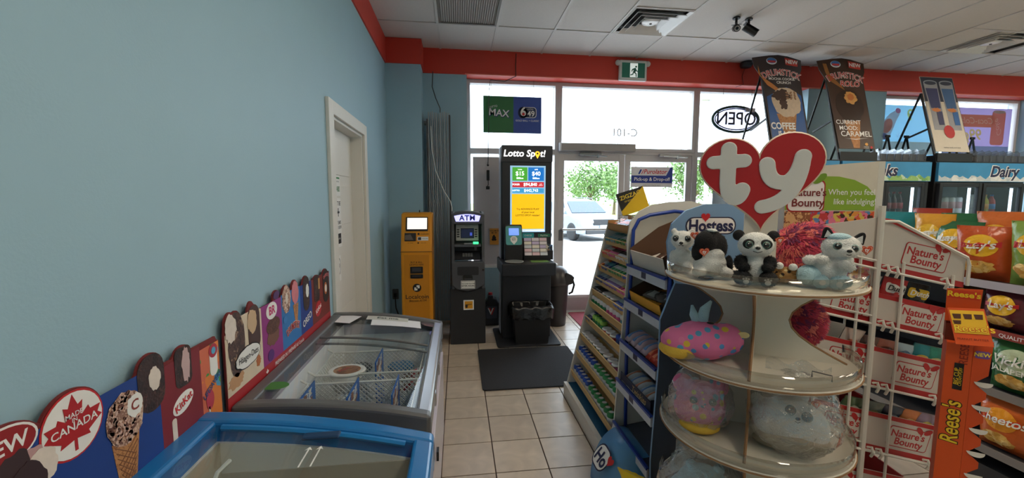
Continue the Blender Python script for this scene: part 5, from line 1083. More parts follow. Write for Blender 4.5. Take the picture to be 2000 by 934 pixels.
hr = [(x * math.cos(.06) - y * math.sin(.06), x * math.sin(.06) + y * math.cos(.06)) for x, y in hpts]
ht = MB().prism(hr, hm, .008).build('heart_sign', mat((190, 34, 40), .5, var=.03), TY)
MB().tube([hm.p(x, y, .004) for x, y in hr], .0045, 4, True).build('heart_edge', mat((220, 200, 180)), ht)
LW = mat((226, 224, 220), .5, var=.02)
def fat(pts, w_): 
    """round-ended thick stroke outline pieces joined into one mesh: discs and bars"""
    m = MB()
    for (x0, y0), (x1, y1) in zip(pts, pts[1:]):
        d = V((x1 - x0, y1 - y0)); l_ = d.length; d /= l_ or 1; n_ = V((-d.y, d.x)) * w_ / 2
        m.prism([(x0 - n_.x, y0 - n_.y), (x1 - n_.x, y1 - n_.y), (x1 + n_.x, y1 + n_.y), (x0 + n_.x, y0 + n_.y)], hm, .007, .006)
    for x, y in pts: m.prism(oval(x, y, w_ / 2, n=24), hm, .007, .006)
    return m
def bez(p0, p1, p2, n=8): return [((1 - k / n) ** 2 * p0[0] + 2 * (1 - k / n) * k / n * p1[0] + (k / n) ** 2 * p2[0], (1 - k / n) ** 2 * p0[1] + 2 * (1 - k / n) * k / n * p1[1] + (k / n) ** 2 * p2[1]) for k in range(n + 1)]
ts = [(-.098, .102), (-.098, .0)] + bez((-.098, 0), (-.098, -.065), (-.072, -.065), 6) + bez((-.072, -.065), (-.058, -.062), (-.052, -.036), 4)
def join(a, b): return a.add(b.v, b.f)
join(fat(ts, .05), fat([(-.144, .058), (-.050, .062)], .046)).build('letter_t', LW, ht, remesh=.0016)
ys = bez((.018, .048), (.022, -.022), (.078, -.012), 8) + bez((.078, -.012), (.108, .004), (.118, .070), 6)
yt = bez((.118, .070), (.112, -.075), (.010, -.094), 12)
join(fat(ys, .048), fat(yt, .046)).build('letter_y', LW, ht, remesh=.0016)

# plush toys (local frame: face towards -y); each sits on the stand as its own thing
tm = TY.matrix_basis if hasattr(TY, 'matrix_basis') else None
TA = math.atan2(-.49, .87)
def ty(x, y, z): return (1.03 + x * math.cos(TA) - y * math.sin(TA), 1.30 + x * math.sin(TA) + y * math.cos(TA), z)
FW = mat((226, 226, 224), .95, var=.06, scale=80, bump=.5, bscale=260); FB = mat((28, 27, 30), .95, var=.2, scale=80, bump=.5, bscale=260)
FLB = mat((176, 208, 220), .95, var=.08, scale=40, bump=.5, bscale=260); EYE = mat((16, 15, 18), .08, coat=.5); TAGR = mat((214, 70, 40), .4)
LEOM = {}
def blob(nm, parts, m, t, vx=.004):
    b = MB()
    for c, r in parts: b.ell(c, r, 14, 9)
    o = b.build(nm, m, t, True, remesh=vx)
    if m in (FW, FB, FLB, LEOM.get('m')): fur(o, parts, m, 1400 if len(parts) > 2 else 700)
    return o
def fur(o, parts, m, n=1500, l0=.004, seed=1):
    """short pile standing on the outer surface of a blob"""
    rnd = random.Random(seed); b = MB(); tot = sum(r[0] * r[1] + r[1] * r[2] + r[0] * r[2] for _, r in parts)
    for i, (c, r) in enumerate(parts):
        for _ in range(int(n * (r[0] * r[1] + r[1] * r[2] + r[0] * r[2]) / tot)):
            d = V((rnd.gauss(0, 1), rnd.gauss(0, 1), rnd.gauss(0, 1))).normalized(); p = V(c) + V((d.x * r[0], d.y * r[1], d.z * r[2])) * .97
            if p.z < .002 or any(j != i and sum(((p[q] - c2[q]) / r2[q]) ** 2 for q in range(3)) < 1.0 for j, (c2, r2) in enumerate(parts)): continue
            nn_ = V((d.x / r[0], d.y / r[1], d.z / r[2])).normalized(); s_ = (nn_ + V((rnd.gauss(0, .5), rnd.gauss(0, .5), rnd.gauss(0, .5) - .3))).normalized(); a = nn_.cross(s_)
            if a.length < .05: continue
            a = a.normalized() * .0008; b.add([p - a, p + a, p + s_ * l0 * rnd.uniform(.7, 1.3)], [(0, 1, 2)])
    b.build('fur', m, o)['kind'] = 'stuff'
def eyes(t, pts, r, ring=None):
    for x, y, z in pts:
        if ring: MB().ell((x, y + r * .25, z), (r * 1.25, r * .6, r * 1.25)).build('eye_ring', ring, t, True)
        e = MB().ell((x, y, z), (r, r * .7, r)).build('eye', EYE, t, True); MB().ell((x - r * .3, y - r * .62, z + r * .35), r * .2, 8, 6).build('eye_glint', PAPER, e, True)
def heart_tag(t, c, rz, s_=.016):
    fr = FR(c, (math.cos(rz), math.sin(rz), .1), (0, 0, 1)); o = pr('heart_tag', heart(0, 0, s_, 24), fr, TAGR, t, 0, .0015); pr('tag_edge', heart(0, 0, s_ * .82, 24), fr, mat((236, 196, 150)), o, .0016); pr('tag_centre', heart(0, 0, s_ * .72, 24), fr, TAGR, o, .0023); txt('ty', s_ * .9, fr, PAPER, o, 0, 0, bold=.03, lift=.003)
# white bear
t = thing('plush_bear', 'small white plush bear at the left end of the top tier', 'plush toy', ty(-.245, -.02, 1.262), TA - .1)
blob('body', [((0, 0, .045), (.036, .032, .045)), ((-.02, -.028, .02), (.017, .024, .018)), ((.02, -.028, .02), (.017, .024, .018)), ((-.03, -.012, .05), (.013, .016, .028)), ((.03, -.012, .05), (.013, .016, .028)), ((0, 0, .085), (.02, .02, .02)), ((0, -.006, .115), (.040, .036, .034)), ((-.03, .0, .145), (.012, .008, .012)), ((.03, .0, .145), (.012, .008, .012)), ((0, -.04, .105), (.016, .012, .012))], FW, t)
eyes(t, [(-.019, -.037, .122), (.019, -.037, .122)], .0095, mat((70, 90, 90), .4)); MB().ell((0, -.052, .108), (.007, .004, .005)).build('nose', EYE, t, True); MB().tube([(0, -.053, .104), (-.004, -.051, .098), (-.009, -.049, .099)], .001, 4).tube([(0, -.053, .104), (.004, -.051, .098), (.009, -.049, .099)], .001, 4).build('mouth', INK, t); heart_tag(t, (.04, -.02, .135), .5)
# black and white plush seen from behind
t = thing('plush_dog', 'black and white plush turned away with an orange heart tag, beside the white bear', 'plush toy', ty(-.158, -.105, 1.262), TA + .3)
blob('body', [((0, 0, .042), (.056, .048, .042)), ((-.045, -.03, .02), (.022, .028, .018)), ((.04, -.035, .02), (.022, .026, .018)), ((0, 0, .075), (.045, .04, .03))], FW, t); blob('head', [((0, .012, .115), (.046, .040, .046)), ((-.038, -.005, .085), (.026, .022, .034)), ((.03, .005, .10), (.026, .024, .045)), ((-.02, -.01, .12), (.036, .034, .036))], FB, t)
MB().ell((0, -.004, .158), (.014, .03, .006)).build('crown_patch', FW, t, True); blob('tail', [((.075, -.02, .014), (.03, .012, .012))], FB, t); blob('flank_patch', [((.054, -.016, .045), (.012, .022, .03))], FB, t); MB().ell((-.03, -.052, .006), (.025, .012, .006)).build('foot_pad', FB, t, True); heart_tag(t, (-.036, -.042, .09), 0, .017)
# panda
t = thing('plush_panda', 'sitting black and white plush panda at the front of the top tier', 'plush toy', ty(-.04, -.19, 1.262), TA - .02)
blob('body', [((0, .005, .045), (.044, .038, .046)), ((0, 0, .085), (.026, .026, .02))], FW, t); blob('head', [((0, -.004, .122), (.050, .042, .040)), ((0, -.038, .112), (.022, .016, .016))], FW, t)
for sx in (-1, 1):
    blob('arm', [((sx * .038, -.012, .068), (.020, .020, .024)), ((sx * .030, -.034, .056), (.018, .016, .014))], FB, t); l_ = blob('leg', [((sx * .034, -.030, .024), (.026, .034, .024)), ((sx * .028, -.056, .022), (.020, .014, .022))], FB, t); MB().ell((sx * .028, -.070, .018), (.008, .002, .007)).build('paw_pad', mat((190, 190, 192)), l_, True)
    for q in (-1, 0, 1): MB().ell((sx * .028 + q * .007, -.069, .028 - abs(q) * .002), (.003, .002, .003)).build('paw_toe', mat((190, 190, 192)), l_, True)
    MB().ell((sx * .046, .004, .150), (.017, .010, .017)).build('ear', FB, t, True); MB().ell((sx * .022, -.038, .128), (.017, .010, .015)).build('eye_patch', FB, t, True)
eyes(t, [(-.022, -.047, .127), (.022, -.047, .127)], .0085, mat((90, 130, 120), .3)); MB().ell((0, -.055, .118), (.007, .004, .005)).build('nose', EYE, t, True); MB().tube([(-.012, -.051, .108), (0, -.054, .104), (.012, -.051, .108)], .001, 4).build('mouth', INK, t); heart_tag(t, (.062, .0, .14), .3, .014)
# leopard lying on its back
t = thing('plush_leopard', 'brown spotted plush lying on its back between the panda and the husky', 'plush toy', ty(.055, -.135, 1.262), TA)
LEO = spots('leopard_fur', (150, 112, 66), [(40, 30, 24), (60, 44, 30), (190, 170, 120)], 60, .30)
LEOM['m'] = LEO
blob('body', [((0, 0, .026), (.042, .036, .026)), ((-.028, -.012, .034), (.016, .018, .018)), ((.03, -.01, .03), (.016, .018, .018)), ((0, .03, .022), (.026, .022, .022))], LEO, t)
for x, y, z in ((-.024, -.028, .058), (.012, -.028, .056), (-.040, -.036, .022), (.046, -.026, .028)): MB().ell((x, y, z), (.012, .009, .011)).build('paw', FW, t, True)
blob('leg', [((-.024, -.018, .045), (.012, .014, .014)), ((.012, -.018, .045), (.012, .014, .014)), ((-.01, -.012, .036), (.02, .012, .012))], LEO, t)
# husky with raised paws
t = thing('plush_husky', 'pale blue and white plush husky with raised paws at the right of the top tier', 'plush toy', ty(.155, -.155, 1.262), TA - .05)
blob('body', [((0, .008, .052), (.052, .042, .052)), ((.03, -.01, .085), (.03, .028, .025))], FW, t); blob('hip', [((-.046, -.01, .034), (.034, .038, .032)), ((.03, -.015, .022), (.03, .03, .020))], FLB, t)
for x, z in ((-.022, .022), (.018, .020)): l_ = blob('hind_paw', [((x, -.040, z), (.022, .018, .020))], FLB, t); MB().ell((x, -.059, z), (.008, .002, .008)).build('paw_pad', mat((214, 220, 224)), l_, True)
for p in ([(-.045, -.012, .080), (-.020, -.036, .086)], [(.045, -.012, .066), (.030, -.038, .076)]): blob('front_paw', [(p[0], (.020, .018, .016)), (p[1], (.017, .015, .014))], FW, t)
blob('head', [((.028, -.005, .122), (.050, .040, .038)), ((.034, -.040, .112), (.020, .014, .014))], FW, t); MB().ell((.022, -.008, .150), (.030, .026, .014)).build('forehead_patch', FLB, t, True)
for x, z, rr in ((-.006, .158, -.2), (.068, .146, .5)): e_ = MB().prism([(-.018, -.01), (.018, -.01), (.008, .018), (0, .024), (-.008, .018)], FR((x, .002, z), (math.cos(rr), 0, -math.sin(rr)), (math.sin(rr), 0, math.cos(rr))), .012).build('ear', FB, t, bevel=.004, seg=2); MB().prism([(-.011, -.006), (.011, -.006), (0, .014)], FR((x, -.0105, z), (math.cos(rr), 0, -math.sin(rr)), (math.sin(rr), 0, math.cos(rr))), .002).build('ear_inside', FW, e_)
eyes(t, [(.012, -.042, .128), (.050, -.040, .122)], .0095, mat((120, 150, 150), .3)); MB().ell((.036, -.054, .116), (.007, .004, .005)).build('nose', EYE, t, True); MB().tube([(.030, -.052, .106), (.036, -.053, .104), (.042, -.051, .106)], .001, 4).build('mouth', INK, t); heart_tag(t, (.085, -.012, .118), .2, .016)
# shaggy pink balls behind
def shag(loc, r, lab, sq=.8):
    t = thing('shaggy_plush', lab, 'plush toy', loc); MB().ell((0, 0, r * sq), (r, r * .8, r * sq), 24, 14).build('body', mat((150, 50, 74), .95), t, True)
    s_ = MB(); rnd = random.Random(5)
    for k in range(2600):
        d = V((rnd.gauss(0, 1), rnd.gauss(0, 1), rnd.gauss(0, 1))).normalized(); p = V((d.x * r, d.y * r * .8, d.z * r * sq + r * sq)); tn = (V((rnd.gauss(0, .25) + .8, rnd.gauss(0, .2), -.6)) - d * .5); tn = (tn - d * tn.dot(d)).normalized() + d * .35; a = d.cross(tn).normalized() * .0028; l_ = rnd.uniform(.02, .034)
        if (p + tn * l_).z > .002: s_.add([p - a, p + a, p + tn * l_], [(0, 1, 2)])
    s_.build('shaggy_fur', patchy('pinkfur', [((206, 70, 96), 3), ((226, 120, 110), 2), ((120, 50, 90), 2), ((170, 50, 70), 2)], 45, .9, 0), t)['kind'] = 'stuff'
shag(ty(.175, .145, 1.262), .108, 'large shaggy pink plush ball at the back of the top tier'); shag(ty(.15, .14, .982), .105, 'large shaggy pink plush ball at the back of the second tier', .9)
# spotted cushion plushes
PKS = spots('pink_spots', (226, 120, 166), [(226, 190, 70), (90, 160, 200), (228, 130, 170), (90, 150, 210)], 34, .36)
def squishy(loc, rz, s_, lab, stand=False):
    t = thing('spotted_plush', lab, 'plush toy', loc, rz)
    if not stand:
        blob('body', [((0, 0, .055 * s_), (.085 * s_, .06 * s_, .055 * s_)), ((-.05 * s_, 0, .05 * s_), (.06 * s_, .05 * s_, .042 * s_)), ((.06 * s_, 0, .062 * s_), (.05 * s_, .045 * s_, .045 * s_))], PKS, t, .005); blob('belly', [((-.055 * s_, -.004, .028 * s_), (.060 * s_, .050 * s_, .028 * s_))], mat((226, 184, 70), .9, bump=.4, bscale=260), t); MB().ell((.02 * s_, -.012, .108 * s_), (.012, .008, .004)).build('eye', EYE, t, True)
        b = MB().tube([(.0, .01, .10 * s_), (.01, .015, .14 * s_), (.03, .02, .165 * s_)], [.02, .016, .004], 8).tube([(-.01, .01, .10 * s_), (-.025, .015, .125 * s_), (-.03, .02, .15 * s_)], [.018, .014, .004], 8); b.build('tail_fin', FLB, t, True); pr('swing_tag', oval(0, 0, .018, .010), FR((.10 * s_, -.03, .085 * s_)), mat((226, 200, 140)), t, 0, .001)
    else:
        blob('body', [((0, 0, .075 * s_), (.075 * s_, .05 * s_, .078 * s_)), ((-.05 * s_, .0, .14 * s_), (.03 * s_, .022 * s_, .03 * s_)), ((.05 * s_, .0, .14 * s_), (.03 * s_, .022 * s_, .03 * s_))], PKS, t, .005); blob('belly', [((0, -.012, .022 * s_), (.06 * s_, .045 * s_, .024 * s_))], mat((226, 184, 70), .9), t); eyes(t, [(-.024 * s_, -.047 * s_, .11 * s_), (.028 * s_, -.047 * s_, .11 * s_)], .011 * s_); MB().ell((0, -.055 * s_, .098 * s_), (.006, .004, .004)).build('nose', EYE, t, True)
    return t
squishy(ty(-.175, -.13, .982), TA + .15, 1.2, 'pink spotted cushion plush with a yellow belly on the second tier')
squishy(ty(-.17, -.11, .722), TA + .1, 1.15, 'pink spotted plush in a clear bag on the third tier', True)
BAG = clear((244, 246, 247), .9, .05, 1.0, 18, .03, 'bag_film')
def bag(loc, rz, r, lab, seed, top=1.3):
    rnd = random.Random(seed); t = thing('clear_plastic_bag', lab, 'plastic bag', loc, rz); N, M = 40, 22
    def f(u, v):
        th = PI * (v * .93 + .03); d = V((math.sin(th) * math.cos(2 * PI * u), math.sin(th) * math.sin(2 * PI * u), -math.cos(th))); q = 1 + .10 * noise.noise(d * 3.1 + V((seed, 0, 0))) + .05 * noise.noise(d * 8 + V((0, seed, 0)))
        z = d.z * r[2] * (top if d.z > 0 else 1) * q + r[2]
        return V((d.x * r[0] * q, d.y * r[1] * q, max(.001, z)))
    b = MB(); vs = [f(i / N, j / M) for j in range(M + 1) for i in range(N)]
    b.add(vs, [(j * N + i, j * N + (i + 1) % N, (j + 1) * N + (i + 1) % N, (j + 1) * N + i) for j in range(M) for i in range(N)]); b.build('bag', BAG, t, True)
    fl_ = MB(); fl_.grid(lambda u, v: V(((u - .5) * r[0] * 1.3, .01 * math.sin(u * 9 + v * 3), r[2] * (1 + top) - .02 + v * .05 + .01 * math.sin(u * 13))), 14, 3); fl_.build('bag_mouth', BAG, t, True)
bag(ty(-.17, -.11, .7215), TA, (.105, .075, .10), 'clear bag around the pink spotted plush on the third tier', 3)
# big white plush face in a bag
t = thing('plush_seal', 'large white plush face with glassy eyes in a clear bag on the third tier', 'plush toy', ty(.10, -.145, .725), TA - .05); t.rotation_euler = (math.radians(-12), math.radians(-6), TA - .05)
blob('body', [((0, .01, .085), (.085, .05, .085)), ((.05, .005, .075), (.06, .045, .07)), ((-.05, .0, .10), (.055, .045, .06)), ((-.085, .01, .15), (.02, .014, .022)), ((.045, .01, .17), (.02, .014, .022))], FW, t, .005)
blob('base_cushion', [((0, .01, .03), (.11, .06, .032))], mat((150, 140, 122), .9), t); eyes(t, [(.002, -.047, .135), (.044, -.046, .118)], .0125, mat((60, 90, 90), .3)); MB().ell((.018, -.052, .112), (.007, .004, .005)).build('nose', EYE, t, True); MB().tube([(.010, -.050, .104), (.017, -.052, .100), (.024, -.050, .103)], .001, 4).build('mouth', INK, t); heart_tag(t, (.07, -.045, .16), .1, .014)
bag(ty(.10, -.145, .7215), TA - .1, (.13, .105, .115), 'large crinkled clear bag around the white plush face on the third tier', 8)
t = thing('plush_cat', 'pale blue plush face with whiskers in a bag on the lowest tier', 'plush toy', ty(-.15, -.13, .445), TA + .05)
blob('body', [((0, 0, .08), (.09, .06, .08)), ((.06, 0, .06), (.05, .045, .05)), ((-.06, 0, .06), (.05, .045, .05)), ((-.04, .0, .155), (.02, .012, .02)), ((.05, .0, .155), (.02, .012, .02))], FLB, t, .005); eyes(t, [(-.012, -.052, .12), (.040, -.052, .105)], .012, mat((90, 120, 120), .3)); MB().ell((.006, -.06, .10), (.008, .004, .006)).build('nose', mat((190, 90, 110), .4), t, True); w_ = MB()
for sx, x0 in ((-1, -.02), (1, .03)):
    for q in range(3): w_.tube([(x0, -.056, .112 - .008 * q), (x0 + sx * .028, -.056, .125 - .016 * q)], .0009, 4)
w_.build('whiskers', INK, t)['kind'] = 'stuff'; heart_tag(t, (.065, -.05, .09), .1, .014)
bag(ty(-.15, -.13, .4415), TA, (.14, .10, .09), 'clear bag around the pale blue plush on the lowest tier', 12)
# ================================================================== CANDY TRAY RACK (local x along the visible side, -y towards the aisle)
NA = math.atan2(-.16, .987)
NB = thing('bulk_candy_rack', 'white wire rack of red and white sloping candy trays beside the plush toy stand', 'display rack', (1.63, 1.42, 0), NA)
def nb(x, y, z): return (1.63 + x * math.cos(NA) - y * math.sin(NA), 1.42 + x * math.sin(NA) + y * math.cos(NA), z)
WW = mat((216, 214, 206), .4, var=.02); NR = mat((178, 38, 40), .5); NP = mat((206, 199, 191), .6, var=.03)
for y in (0, .52):
    MB().cyl((0, y - .012, 0), (0, y - .012, 1.50 if y == 0 else 1.46), .011, 8).build('post', WW, NB)
    for x, z1 in ((-.21, 1.25), (-.066, 1.33), (.10, 1.28), (.292, 1.23)): MB().cyl((x, y - .012, 0), (x, y - .012, z1), .0055, 6).build('upright_wire', WW, NB)
slope = -.222; a_ = math.atan(slope)
TR_ = [(1.255, .20, True), (1.035, .125, False), (.782, .16, False), (.51, .16, False), (.26, .16, False)]
for i, (z0, hh, top) in enumerate(TR_):
    xa, xb = (-.22, .345) if top else (-.22, .292)
    def zz_(x): return z0 + slope * (x - 0)
    if top: prof = [(xa, zz_(xa)), (xb, zz_(xb)), (xb, zz_(xb) + .135), (.06, zz_(.06) + .205), (-.0, zz_(0) + .20), (-.22, zz_(-.22) + .12)]
    else: prof = [(xa, zz_(xa)), (xb, zz_(xb)), (xb, zz_(xb) + hh), (xa, zz_(xa) + hh)]
    for y in (.0, .50):
        s_ = MB().prism(prof, FR((0, y + .006, 0)), .006).build('tray_side', NP, NB); fr = FR((0, y, 0))
        if y == 0:
            pr('red_edge', [(xa, zz_(xa) + .0), (xb, zz_(xb) + .0), (xb, zz_(xb) + .022), (xa, zz_(xa) + .022)], fr, NR, s_, .0006)
            if top: pr('red_edge', [(xb, zz_(xb) + .120), (xb, zz_(xb) + .135), (.06, zz_(.06) + .205), (0, zz_(0) + .20), (0, zz_(0) + .185), (.055, zz_(.055) + .188)], fr, NR, s_, .0006)
            else: pr('red_edge', [(xa, zz_(xa) + hh - .018), (xb, zz_(xb) + hh - .018), (xb, zz_(xb) + hh), (xa, zz_(xa) + hh)], fr, NR, s_, .0006)
            cs = [(.19, zz_(.19) + (.085 if top else hh / 2), 1.0)] if top else [(.19, zz_(.19) + hh / 2, .95), (-.075, zz_(-.075) + hh / 2, .95)]
            for cx, cz, sc2 in cs:
                lf = FR(fr.p(cx, cz), (math.cos(a_), 0, math.sin(a_)), (-math.sin(a_), 0, math.cos(a_)))
                w2, h2 = .088 * sc2, .046 * sc2
                pr('logo_edge', [(x * 1.0, y2) for x, y2 in rrect(-w2, -h2, w2, h2, .012)], lf, NR, s_, .0012); pr('logo_plate', rrect(-w2 + .0035, -h2 + .0035, w2 - .0035, h2 - .0035, .010), lf, NP, s_, .002)
                txt("Nature's", .042 * sc2, lf, NR, s_, -.006, .014, bold=.025, lift=.003, rot=.02); txt('Bounty', .042 * sc2, lf, NR, s_, .004, -.019, bold=.025, lift=.003)
                for sx, rr in ((-1, .8), (1, -.6)): pr('leaf_mark', oval(.052 + sx * .017, .046 * sc2, .018, .010, rot=rr * -1), lf, NR, s_, .003)
    MB().obox(((xa + xb) / 2, .25, zz_((xa + xb) / 2) + .004), ((xb - xa) / 2, 0, slope * (xb - xa) / 2), (0, .245, 0), (0, 0, .003)).build('tray_floor', mat((196, 190, 182), .6), NB)
    MB().box(xa - .003, xa + .003, .006, .5, zz_(xa), zz_(xa) + hh).build('tray_back', NP, NB); MB().box(xb - .003, xb + .003, .006, .5, zz_(xb), zz_(xb) + hh * .7).build('tray_front', NR, NB)
    if i < 5:
        MB().tube([(-.215, -.014, zz_(-.215) - .002), (.292, -.014, zz_(.292) - .002)], .0055, 6).build('rail_wire', WW, NB); MB().tube([(-.215, -.014, zz_(-.215) + .03), (.0, -.014, zz_(0) + .03)], .004, 6).build('rail_wire', WW, NB)
        for x in (.02, .055, .245): MB().tube([(x, -.014, zz_(x) + .012), (x + .004, -.03, zz_(x) + .02), (x + .008, -.034, zz_(x) + .0), (x + .008, -.024, zz_(x) - .022)], .0055, 6).build('wire_hook', WW, NB)
MB().tube([(0.005, -.014, 1.44), (.06, -.014, 1.44), (.335, -.014, 1.30), (.345, -.014, 1.27), (.345, -.014, 1.19)], .0065, 6).build('top_wire', WW, NB)
# header board
hd = MB().prism([(-.36, 1.20), (-.012, 1.20), (-.012, 1.672), (-.36, 1.645)], FR((0, .012, 0)), .006).build('header_board', mat((214, 208, 194), .6), NB); f = FR((0, .006, 0))
MB().prism([(-.008, 1.18), (.016, 1.18), (.016, 1.672), (-.008, 1.672)], FR((0, .03, 0)), .02).build('header_edge', WW, NB)
pr('green_field', [(-.36, 1.482), (-.016, 1.482), (-.016, 1.54), (-.05, 1.575), (-.10, 1.60), (-.16, 1.613), (-.24, 1.615), (-.36, 1.60)], f, mat((140, 176, 50), .5), hd, .0006)
CANDY = patchy('candy_photo', [((200, 60, 60), 2), ((230, 150, 60), 2), ((70, 44, 30), 2), ((220, 190, 90), 1), ((230, 120, 150), 2), ((90, 140, 190), 1), ((220, 90, 50), 2)], 55, .4, .15, .6, 90)
pr('candy_photo', rect(-.36, 1.36, -.016, 1.478), f, CANDY, hd, .0006); pr('nut_photo', rect(-.36, 1.40, -.26, 1.478), f, patchy('nuts', [((220, 176, 120), 2), ((150, 90, 50), 2), ((90, 54, 32), 1)], 55, .5, .1), hd, .0012); pr('lower_photo', rect(-.36, 1.205, -.016, 1.355), f, patchy('candy_photo2', [((214, 80, 70), 3), ((226, 130, 150), 2), ((120, 60, 120), 1), ((230, 180, 80), 1)], 40, .4, .1), hd, .0006)
txt('When you feel', .0315, f, PAPER, hd, -.108, 1.552, lift=.002, sx=.95, bold=.008); txt('like indulging!', .0315, f, PAPER, hd, -.094, 1.515, lift=.002, sx=.95, bold=.008)
pr('logo_edge', rrect(-.355, 1.475, -.21, 1.60, .02), f, NR, hd, .0015); pr('logo_plate', rrect(-.35, 1.48, -.215, 1.595, .018), f, PAPER, hd, .0022); txt("Nature's", .04, f, mat((120, 40, 40)), hd, -.275, 1.55, bold=.02, lift=.004); txt('Bounty', .044, f, mat((120, 40, 40)), hd, -.275, 1.51, bold=.02, lift=.004); pr('leaf_mark', oval(-.235, 1.605, .03, .014, rot=.6), f, mat((110, 150, 40)), hd, .004)

# soft bags: shared pillow builder
def bagshape(w_, h_, d_, seed):
    rnd = random.Random(seed); k1, k2 = rnd.random() * 9, rnd.random() * 9
    def th(x, y):
        u, v = abs(2 * x / w_), abs(2 * y / h_ - 1)
        e = max(0, 1 - u ** 2.6) ** .6 * max(0, 1 - (v / .92) ** 3.0) ** .7 if v < .92 else 0
        return d_ / 2 * e * (1 + .10 * noise.noise(V((x * 28 + k1, y * 28, k2)))) + .0015 + .006 * noise.noise(V((x * 45 + k2, y * 20, k1))) * min(1, e * 3)
    return th
def soft_bag(name, lab, cat, loc, rot, w_, h_, d_, col_, prints, seed, group=None, flat=False):
    """a pillow bag standing on its bottom seam, front towards -y"""
    t = thing(name, lab, cat, loc, 0, group); t.rotation_euler = rot; th = bagshape(w_, h_, d_, seed)
    b = MB(); nx, ny = 14, 18
    for sg in (1, -1): b.grid(lambda u, v: V(((u - .5) * w_ * (1 - .05 * math.sin(PI * v)), -sg * th((u - .5) * w_, v * h_), v * h_)), nx, ny)
    o = b.build('bag', mat(col_, .24, var=.10, scale=14, bump=.35, bscale=30), t, True)
    f = FR((0, 0, 0)); wf = lambda x, y: th(x, y)
    for q in prints:
        if q[0] == 'p': pr(q[1], q[2], f, mat(q[3], .3, var=.06), t, .0012 + .0008 * q[4], warp=wf)
        elif q[0] == 'm': pr(q[1], q[2], f, q[3], t, .0012 + .0008 * q[4], warp=wf)
        else: txt(q[1], q[2], f, mat(q[3], .35), t, q[4], q[5], lift=.0045, bold=.02, shear=q[6] if len(q) > 6 else 0, rot=q[7] if len(q) > 7 else 0, warp=wf)
    for zb in (0, h_ - .014): MB().box(-w_ / 2 * .96, w_ / 2 * .96, -.002, .002, zb, zb + .014).build('seam', mat(tuple(int(v * .85) for v in col_), .3), t)
    return t
CRISP = patchy('crisps', [((226, 180, 90), 3), ((206, 150, 60), 2), ((240, 206, 130), 1)], 30, .5, .1)
small = [(-.10, .10, (206, 200, 196), (200, 40, 40), 'Dutch'), (-.02, .10, (214, 206, 196), (220, 120, 30), 'Dutch'), (.085, .09, (206, 60, 60), (240, 236, 230), 'Dutch'), (.175, .09, (30, 28, 30), (230, 190, 40), 'Dutch')]
names = ['white bag with red band in the upper candy tray, far left of four', 'white bag with orange lettering in the upper candy tray, second of four', 'red and white bag in the upper candy tray, third of four', 'black bag with yellow lettering in the upper candy tray, last of four']
for k, (x, wv, c1, c2, s_) in enumerate(small):
    z = 1.035 - .222 * x + .01
    soft_bag('candy_bag', names[k], 'candy bag', nb(x, .06, z), (.1, a_ * -1, NA), .10, .185 if k != 1 else .18, .04, c1, [('p', 'band', rrect(-.04, .125, .04, .165, .01), c2, 0), ('t', s_, .030, (240, 240, 236) if k in (0, 3) else (40, 20, 20), 0, .145, .2), ('t', 'BBQ' if k == 3 else 'Original', .022, (240, 240, 236) if k == 3 else (150, 30, 30), 0, .105)], 30 + k, 'small snack bags in the upper candy tray')
row2 = [(-.08, (214, 196, 186), (220, 130, 90)), (-.01, (120, 90, 80), (200, 190, 180)), (.06, (190, 120, 100), (110, 60, 50)), (.13, (170, 190, 200), (90, 120, 150)), (.20, (50, 130, 140), (230, 190, 90)), (.255, (60, 140, 120), (226, 210, 150))]
nm2 = ['white and peach', 'brown', 'dusty pink', 'silver blue', 'teal', 'green']
for k, (x, c1, c2) in enumerate(row2):
    z = .782 - .222 * x + .012
    soft_bag('candy_bag', '%s candy bag in the middle candy tray of the wire rack' % nm2[k], 'candy bag', nb(x, .07, z), (.25, -a_, NA), .085, .20 if k in (0, 4, 5) else .185, .04, c1, [('p', 'picture', oval(0, .14, .028, .022), c2, 0)], 50 + k, 'small candy bags in the middle tray')
row3 = [(-.05, (90, 110, 80), (200, 190, 170)), (.03, (120, 130, 120), (170, 160, 90)), (.11, (70, 74, 90), (200, 200, 210)), (.18, (196, 120, 70), (236, 190, 130)), (.25, (150, 130, 150), (220, 200, 90))]
nm3 = ['olive', 'grey green', 'slate', 'caramel', 'mauve']
for k, (x, c1, c2) in enumerate(row3):
    z = .51 - .222 * x + .012
    soft_bag('candy_bag', '%s candy bag in the lower candy tray of the wire rack' % nm3[k], 'candy bag', nb(x, .08, z), (.3, -a_, NA), .085, .19, .04, c1, [('p', 'picture', oval(0, .14, .026, .02), c2, 0)], 70 + k, 'small candy bags in the lower tray')

# ================================================================== ORANGE PEANUT CUP DISPLAY
RA = math.radians(-50); RE = thing('peanut_cup_display', 'tall slim orange cardboard peanut butter cup display with a torn scalloped edge', 'display stand', (1.62, 1.15, 0), RA)
ORG = mat((222, 84, 24), .5, var=.04); ORD_ = mat((200, 68, 18), .5)
edge = [(.040, 0)]
for k in range(13):
    z0 = .03 + k * .079
    if z0 + .079 > 1.05: break
    edge += [(.040, z0)] + [(.040 - .026 * math.sin(PI * q / 6) ** .8, z0 + .006 + .046 * q / 6) for q in range(1, 6)] + [(.040, z0 + .058)]
MB().prism([(0, 0), (.060, 0), (.060, 1.05), (0, 1.05)], FR((0, 0, 0)), .003).build('front_face', ORG, RE)
ff = FR((.060, 0, 0), (.97, .24, 0), (0, 0, 1)); rf = MB().prism([(0, 0)] + edge + [(.044, 1.07), (0, 1.05)], ff, .003).build('scalloped_face', mat((214, 76, 20), .5), RE)
